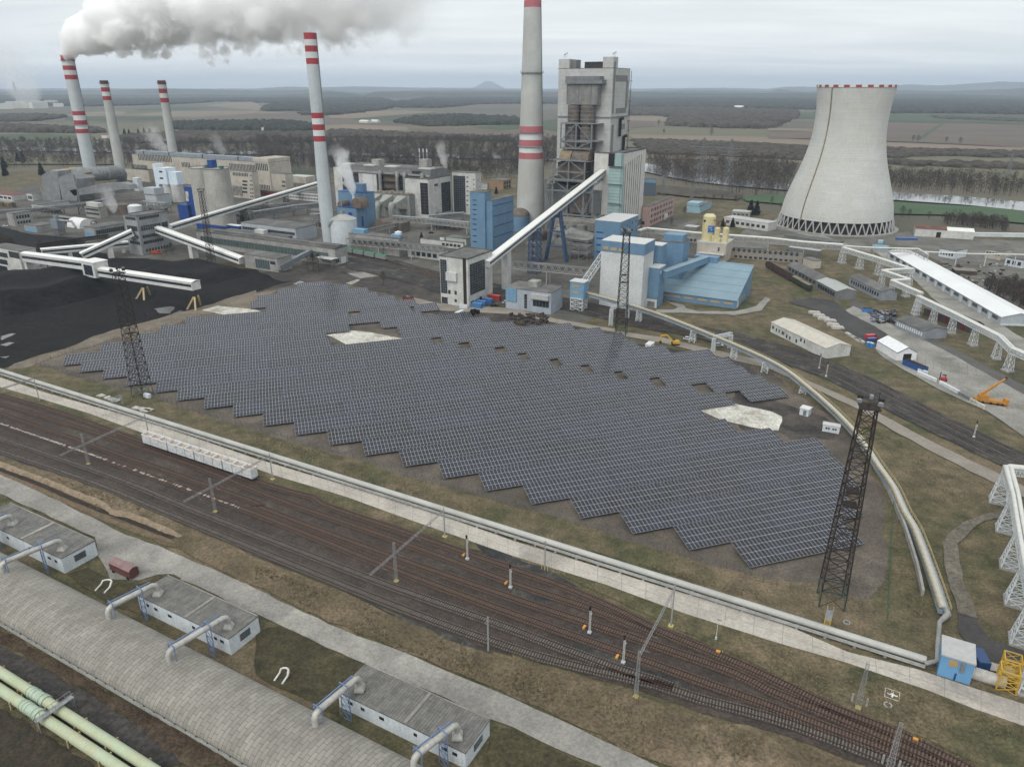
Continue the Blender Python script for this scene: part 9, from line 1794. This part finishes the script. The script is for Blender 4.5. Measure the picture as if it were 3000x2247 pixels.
bare_mass('dark scrub at the far left of the coal yard',90,7,[('c5',[(-100,830),(100,830),(160,870),(0,900),(-100,900)])],60,.12)
# ---- single trees
def tree_proto(name,n,h,w_,seed,wid=.05):
 r=thing(name,'x','tree',(0,0,0)); V=twigtree(n,h,w_,seed,wid).reshape(-1,3); me=bpy.data.meshes.new('crown'); me.from_pydata(V.tolist(),[],[(3*i,3*i+1,3*i+2) for i in range(len(V)//3)]); me.materials.append(twig); o=bpy.data.objects.new('crown',me); COL.objects.link(o); o.parent=r
 m=MB(); m.path([V3(0,0,0),V3(.05,.05,h*.4),V3(0,.1,h*.85)],[.26,.18,.05],8); g_=random.Random(seed)
 for k in range(11): a=g_.uniform(0,6.28); z_=h*g_.uniform(.25,.75); m.path([V3(0,0,z_),V3(math.cos(a)*w_*.45,math.sin(a)*w_*.45,z_+h*.12),V3(math.cos(a)*w_*.8,math.sin(a)*w_*.8,z_+h*.25)],[.1,.06,.02],5)
 ORG[r.name]=V3(0,0,0); m.build('trunk',bark,r); return r
tp1=tree_proto('bare_tree',520,12,4.2,11); tp2=tree_proto('bare_tree',420,11,3.2,12)
spots=[('c8',1155,605,10,'spreading bare tree on the grass right of the cooling tower, left of two'),('c8',1215,615,9,'spreading bare tree on the grass right of the cooling tower, right of two'),('c8',1385,625,7,'small bare tree standing alone before the green river meadow'),('c8',1075,600,6,'small bare tree close to the cooling tower right side'),('c8',1760,725,9,'pale leafless tree behind the half-white warehouse'),('c8',1520,505,10,'bare tree on the near river bank before the bright water'),('c8',1880,530,10,'bare tree leaning over the bright river water'),('c8',2110,545,6,'small bare bush tree by the river at the right edge'),('c8',30,500,8,'bare tree left of the cooling tower base'),('c8',110,540,7,'bare tree touching the left side of the cooling tower base'),
('c6',450,1090,11,'bare birch before the low glazed building, left of the group'),('c6',500,1075,13,'tall bare birch in the middle of the group by the canopy'),('c6',545,1080,12,'bare birch nearest the small white canopy'),('c6',1100,1190,9,'single bare tree between solar field and plant tracks'),('c5',345,865,7,'bare tree beside the coal yard conveyor'),('c5',1440,945,9,'bare tree at the foot of the grey transfer tower, left of two'),('c5',1490,935,9,'bare tree at the foot of the grey transfer tower, right of two'),('c5',1580,720,9,'bare tree behind the sloping white conveyor'),('c7',1490,590,8,'bare tree at the end of the pink office building'),('c7',1330,665,6,'small bare tree in front of the pink office building'),('c7',1375,680,6,'second small bare tree in front of the pink office building'),('c7',1660,470,7,'bare tree behind the pale blue workshop, left'),('c7',1740,470,7,'bare tree behind the pale blue workshop, middle'),('c7',1810,475,7,'bare tree behind the pale blue workshop, right'),('c7',1930,480,7,'bare tree by the road left of the dark conifers'),('c4',1250,1230,16,'lone far tree at the orchard edge, left of two'),('c4',1290,1232,16,'lone far tree at the orchard edge, right of two'),('c4',1535,1240,15,'far tree at the orchard edge in a spaced row'),('c4',1655,1250,15,'far tree at the right part of the orchard edge row'),('c3',1265,1095,22,'big round bare tree beside the brown far wood'),('c3',1720,1180,20,'far bare tree in the olive meadow right of the boiler house'),('c3',1310,1165,16,'smaller far bare tree in the olive meadow')]
for i,(c,x,y,h,lab) in enumerate(spots):
 b=G(c,x,y); pr=tp1 if i%2==0 else tp2; s_=h/12.
 if i<2: o=pr; o.location=tuple(b); o.scale=(s_,)*3; o['label']=lab; o['group']='single bare trees'
 else: dup(pr,b,i*1.3,lab,'single bare trees',s_)
needle=mat('conifer_needles',(.012,.024,.016),(.022,.035,.022),scale=.6,rough=1,fine=.4)
def conifer(h,w_,seed):
 r=thing('conifer','x','conifer',(0,0,0)); g_=np.random.default_rng(seed); n=1500; z_=h*(.08+.92*(1-np.sqrt(g_.uniform(0,1,n)))); rr=w_*(1-z_/h)**.8*np.sqrt(g_.uniform(.15,1,n))*(.8+.2*np.sin(z_*3)); a=g_.uniform(0,6.28,n); p=np.stack([np.cos(a)*rr,np.sin(a)*rr,z_],1); d=np.stack([np.cos(a),np.sin(a),-.3+0*a],1)*.7+g_.normal(0,.25,(n,3)); s_=np.cross(d,g_.normal(0,1,(n,3)))*.45
 V=np.stack([p-s_,p+s_,p+d],1).reshape(-1,3); me=bpy.data.meshes.new('crown'); me.from_pydata(V.tolist(),[],[(3*i,3*i+1,3*i+2) for i in range(n)]); me.materials.append(needle); o=bpy.data.objects.new('crown',me); COL.objects.link(o); o.parent=r; ORG[r.name]=V3(0,0,0); m=MB(); m.path([V3(0,0,0),V3(0,0,h*.9)],[.25,.05],7); m.build('trunk',bark,r); return r
cp=conifer(12,3.6,5)
for i,(c,x,y,h,lab) in enumerate((('c7',2055,590,14,'dark conifer right of the pale blue workshop, left of two'),('c7',2108,592,13.5,'dark conifer right of the pale blue workshop, right of two'),('c7',1820,690,7,'small dark conifer before the pale low workshop, left'),('c7',1902,695,8,'small dark conifer before the pale low workshop, right'),('c6',1430,805,6,'small dark conifer by the pipe bridge in the centre'),('c6',2075,410,8,'dark conifer beside the brick building'),('c5',40,190,17,'tall dark conifer at the far left edge'),('c5',160,135,15,'dark conifer behind the far-left yard, left of two'),('c5',205,135,16,'dark conifer behind the far-left yard, right of two'),('c5',365,250,17,'broad dark conifer left of the absorber plant'),('c5',50,255,16,'dark conifer standing lowest at the far left'),('c1',1080,1175,17,'far conifer left of the dark pine clump'),('c1',1120,1178,16,'far conifer between the slender chimneys'),('c1',1200,1172,16,'far conifer in the dark clump, left'),('c1',1250,1172,18,'far conifer in the dark clump, middle'),('c1',1300,1170,17,'far conifer in the dark clump, right'))):
 b=G(c,x,y); s_=h/12.
 if i==0: cp.location=tuple(b); cp.scale=(s_,)*3; cp['label']=lab; cp['group']='dark conifers'
 else: dup(cp,b,i*1.7,lab,'dark conifers',s_)
# ---- pylons, far houses, far refinery
def pylon(lab,b,h):
 r=thing('power_pylon',lab,'pylon',b,'power pylons'); m=MB(); lattice(m,b,h*.18,h*.03,h,9,.28,.4); m.build('lattice_tower',steel_grey,r); m=MB()
 for t,l in ((.72,.2),(.84,.26),(.95,.18)): m.bar(b+UP*h*t-EE*h*l,b+UP*h*t+EE*h*l,.4)
 m.build('crossarms',steel_grey,r)
for lab,c,x,y,yt in (('power pylon standing before the bare trees, left of two','c7',1620,405,-110),('power pylon standing before the bare trees, right of two','c7',1850,425,-90),('squat pylon beside the glazed office block','c7',1300,420,250),('short pylon behind the pale blue workshop','c7',1548,465,335),('power pylon left of the banded chimney','c2',385,1480,1355),('far pylon right of the cooling tower','c4',2070,1520,1330)):
 b=G(c,x,y); pylon(lab,b,min(60,max(12,zat(b,P(c,x,yt)))))
hw=flat('far_white_wall',(.6,.59,.56)); hrf=mat('far_red_roof',(.22,.09,.06),(.18,.08,.055),scale=.1)
for lab,c,x,y,l,h in (('white farmhouse with red roof on the slope by the chimney','c1',840,1240,14,5),('red-roofed house behind the slender chimney','c1',930,1195,18,6),('long red-roofed house in the dark wood left of the banded chimney','c2',75,1130,30,7),('white far shed in the field settlement, left','c2',960,1065,40,6),('white far shed in the field settlement, right','c2',1050,1062,30,6),('far white house before the big forest','c3',1990,945,45,12)):
 b=G(c,x,y); Bld('far_house',lab,'house',None,h,l,l*.5,hw,hrf if 'red' in lab else flat('white_roof_sheet',(.74,.735,.70)),gable=(h*.4,'L'),base=b,ang=ANG+random.uniform(-.2,.2))
rf=G('c1',160,905); r=thing('far_refinery_stack','tall thin stack of the distant steaming refinery at the left edge','chimney',rf); hS=zat(rf,P('c1',122,710)); m=MB(); m.lathe([(9,0),(6,hS)],rf,16); m.build('shaft',conc,r)
for i in range(34):
 b=G('c1',random.uniform(-60,620),random.uniform(890,945)); s_=random.uniform(30,90)
 if i<12: tag(MB().box(b+UP*s_*.2,(s_,s_*.5,s_*.4),random.uniform(0,1)).build('far_refinery_block',hw),'pale block of the distant refinery town','building','blocks of the distant refinery')
# ================================================================ steam and haze
def volmat(name,mouth,L,r0,r1,rise,d0,col=(.97,.97,.97),nscale=.03,amp=1.5,dirv=(1,0,0)):
 m=bpy.data.materials.new(name); m.use_nodes=True; t=m.node_tree; t.nodes.clear(); N=t.nodes.new; K=t.links.new
 o=N('ShaderNodeOutputMaterial'); pv=N('ShaderNodeVolumePrincipled'); K(pv.outputs[0],o.inputs['Volume']); pv.inputs['Color'].default_value=col+(1,); pv.inputs['Anisotropy'].default_value=.0
 tcn=N('ShaderNodeTexCoord'); P_=tcn.outputs['Object']; s=N('ShaderNodeSeparateXYZ'); K(P_,s.inputs[0])
 def M_(op,a,b=None,c=None,cl=False):
  n=N('ShaderNodeMath'); n.operation=op; n.use_clamp=cl
  for i,q in enumerate((a,b,c)):
   if q is None: continue
   if isinstance(q,(int,float)): n.inputs[i].default_value=q
   else: K(q,n.inputs[i])
  return n.outputs[0]
 u=M_('MAXIMUM',M_('DIVIDE',s.outputs[0],L),0.)
 Rr=M_('ADD',M_('MULTIPLY',M_('POWER',u,.5),r1-r0),r0); zc=M_('MULTIPLY',M_('POWER',u,.45),rise)
 dz=M_('DIVIDE',M_('SUBTRACT',s.outputs[2],zc),Rr); dy=M_('DIVIDE',s.outputs[1],M_('MULTIPLY',Rr,1.1)); q=M_('SQRT',M_('ADD',M_('MULTIPLY',dz,dz),M_('MULTIPLY',dy,dy)))
 back=M_('MULTIPLY',M_('MAXIMUM',M_('DIVIDE',M_('MULTIPLY',s.outputs[0],-1.),r0*1.3),0.),1.); q=M_('ADD',q,back)
 n1=N('ShaderNodeTexNoise'); n1.inputs['Scale'].default_value=nscale*1.2; n1.inputs['Detail'].default_value=6; n1.inputs['Roughness'].default_value=.6; K(P_,n1.inputs[0])
 vo=N('ShaderNodeTexVoronoi'); vo.normalize=True; vo.inputs['Scale'].default_value=nscale; vo.inputs['Detail'].default_value=3; vo.inputs['Roughness'].default_value=.55; vo.inputs['Lacunarity'].default_value=2.3; wv=N('ShaderNodeVectorMath'); wv.operation='MULTIPLY_ADD'; K(n1.outputs['Color'],wv.inputs[0]); wv.inputs[1].default_value=(.35/nscale,)*3; K(P_,wv.inputs[2]); K(wv.outputs[0],vo.inputs['Vector'])
 am=M_('ADD',M_('MULTIPLY',M_('MINIMUM',u,.3),amp*2.),amp*.8)
 v=M_('ADD',M_('SUBTRACT',.82,q),M_('MULTIPLY',M_('ADD',M_('SUBTRACT',.36,vo.outputs['Distance']),M_('MULTIPLY',M_('SUBTRACT',n1.outputs[0],.5),.7)),am))
 sh=M_('DIVIDE',28.,M_('ADD',1.,M_('MULTIPLY',u,10.))); v=M_('MULTIPLY',v,sh,cl=True)
 fade=M_('SUBTRACT',1.,M_('MULTIPLY',u,.62),cl=True); tail=M_('MULTIPLY',M_('SUBTRACT',1.12,u),4.,cl=True)
 K(M_('MULTIPLY',M_('MULTIPLY',M_('MULTIPLY',v,d0),M_('MULTIPLY',fade,fade)),tail),pv.inputs['Density']); return m
top1=b_ch1+UP*zat(b_ch1,(0,c1y(480))); L_=410
m=volmat('steam_plume',top1,L_,14,68,76,.25,(.995,.995,.995))
mb=MB(); K_=14; rings=[]
for i in range(K_+1):
 u=-.06+1.18*i/K_; uu=max(u,0); Rr=(14+54*uu**.5)*1.55+3; zc=76*uu**.45; rings.append((u*L_,zc,Rr))
vs=[(x,math.cos(a)*R_,zc+math.sin(a)*R_) for x,zc,R_ in rings for a in np.linspace(0,2*math.pi,16,endpoint=False)]
mb.add(vs,[(i*16+j,i*16+(j+1)%16,(i+1)*16+(j+1)%16,(i+1)*16+j) for i in range(K_) for j in range(16)]+[tuple(range(16))[::-1],tuple(range(K_*16,K_*16+16))])
pl_=mb.build('steam_plume',m,org=(0,0,0)); pl_.location=tuple(top1+V3(4,0,3)); pl_.rotation_euler=(0,0,R(-4)); m.cycles.volume_step_rate=.12
tag(pl_,'thick white steam plume drifting right from the tallest left chimney','steam plume',kind='stuff')
def wisp(lab,p,h,lean,d0=.12,r0=1.2,r1=6):
 m_=volmat('steam_wisp_%d'%len(MATS),p,h,r0,r1,h*.05,d0,nscale=.12,amp=1.6); mb=MB(); K2=8; vs=[]
 for i in range(K2+1):
  u=-.05+1.15*i/K2; uu=max(u,0); R_=(r0+(r1-r0)*uu**.62)*1.5+.4; vs+=[(u*h,math.cos(a)*R_,h*.1*uu**.55+math.sin(a)*R_) for a in np.linspace(0,2*math.pi,10,endpoint=False)]
 mb.add(vs,[(i*10+j,i*10+(j+1)%10,(i+1)*10+(j+1)%10,(i+1)*10+j) for i in range(K2) for j in range(10)]+[tuple(range(10))[::-1],tuple(range(K2*10,K2*10+10))]); o=mb.build('steam_wisp',m_,org=(0,0,0)); o.location=tuple(p); o.rotation_euler=(0,-R(90-lean),math.pi if lean>0 else 0); m_.cycles.volume_step_rate=.3; MATS['w%d'%len(MATS)]=m_
 return tag(o,lab,'steam',kind='stuff')
wisp('white steam wisp rising from the vent on the blue filter building',STEAM1,38,18,.3,1.,8); wisp('white steam wisp before the grey transfer tower tanks',STEAM3,22,12,.12,1.,7); wisp('thin steam wisp on the roof of the boiler row building',STEAM2,24,-10,.12,.8,6)
wisp('steam wisp rising behind the cream power house, left',G('c1',1430,1320,25),40,35,.06,3,14); wisp('steam wisp rising behind the cream power house, right',G('c1',1930,1340,25),30,25,.05,2,10)
wisp('distant white steam cloud of the refinery stack',V3(rf[0],rf[1],hS),500,-35,.006,14,110); wisp('distant white steam cloud low over the refinery',rf+V3(150,-100,20),420,-15,.006,60,150)
hz=MB(); hz.add([(-26000,-400,-1.5),(26000,-400,-1.5),(26000,34000,-1.5),(-26000,34000,-1.5),(-26000,-400,430),(26000,-400,430),(26000,34000,430),(-26000,34000,430)],[(3,2,1,0),(4,5,6,7),(0,1,5,4),(1,2,6,5),(2,3,7,6),(3,0,4,7)])
hm=bpy.data.materials.new('haze'); hm.use_nodes=True; t=hm.node_tree; t.nodes.clear(); o_=t.nodes.new('ShaderNodeOutputMaterial'); pv=t.nodes.new('ShaderNodeVolumePrincipled'); pv.inputs['Color'].default_value=(.64,.75,.90,1); pv.inputs['Density'].default_value=6.2e-5; t.links.new(pv.outputs[0],o_.inputs['Volume'])
tag(hz.build('haze',hm,org=(0,0,0)),kind='stuff')
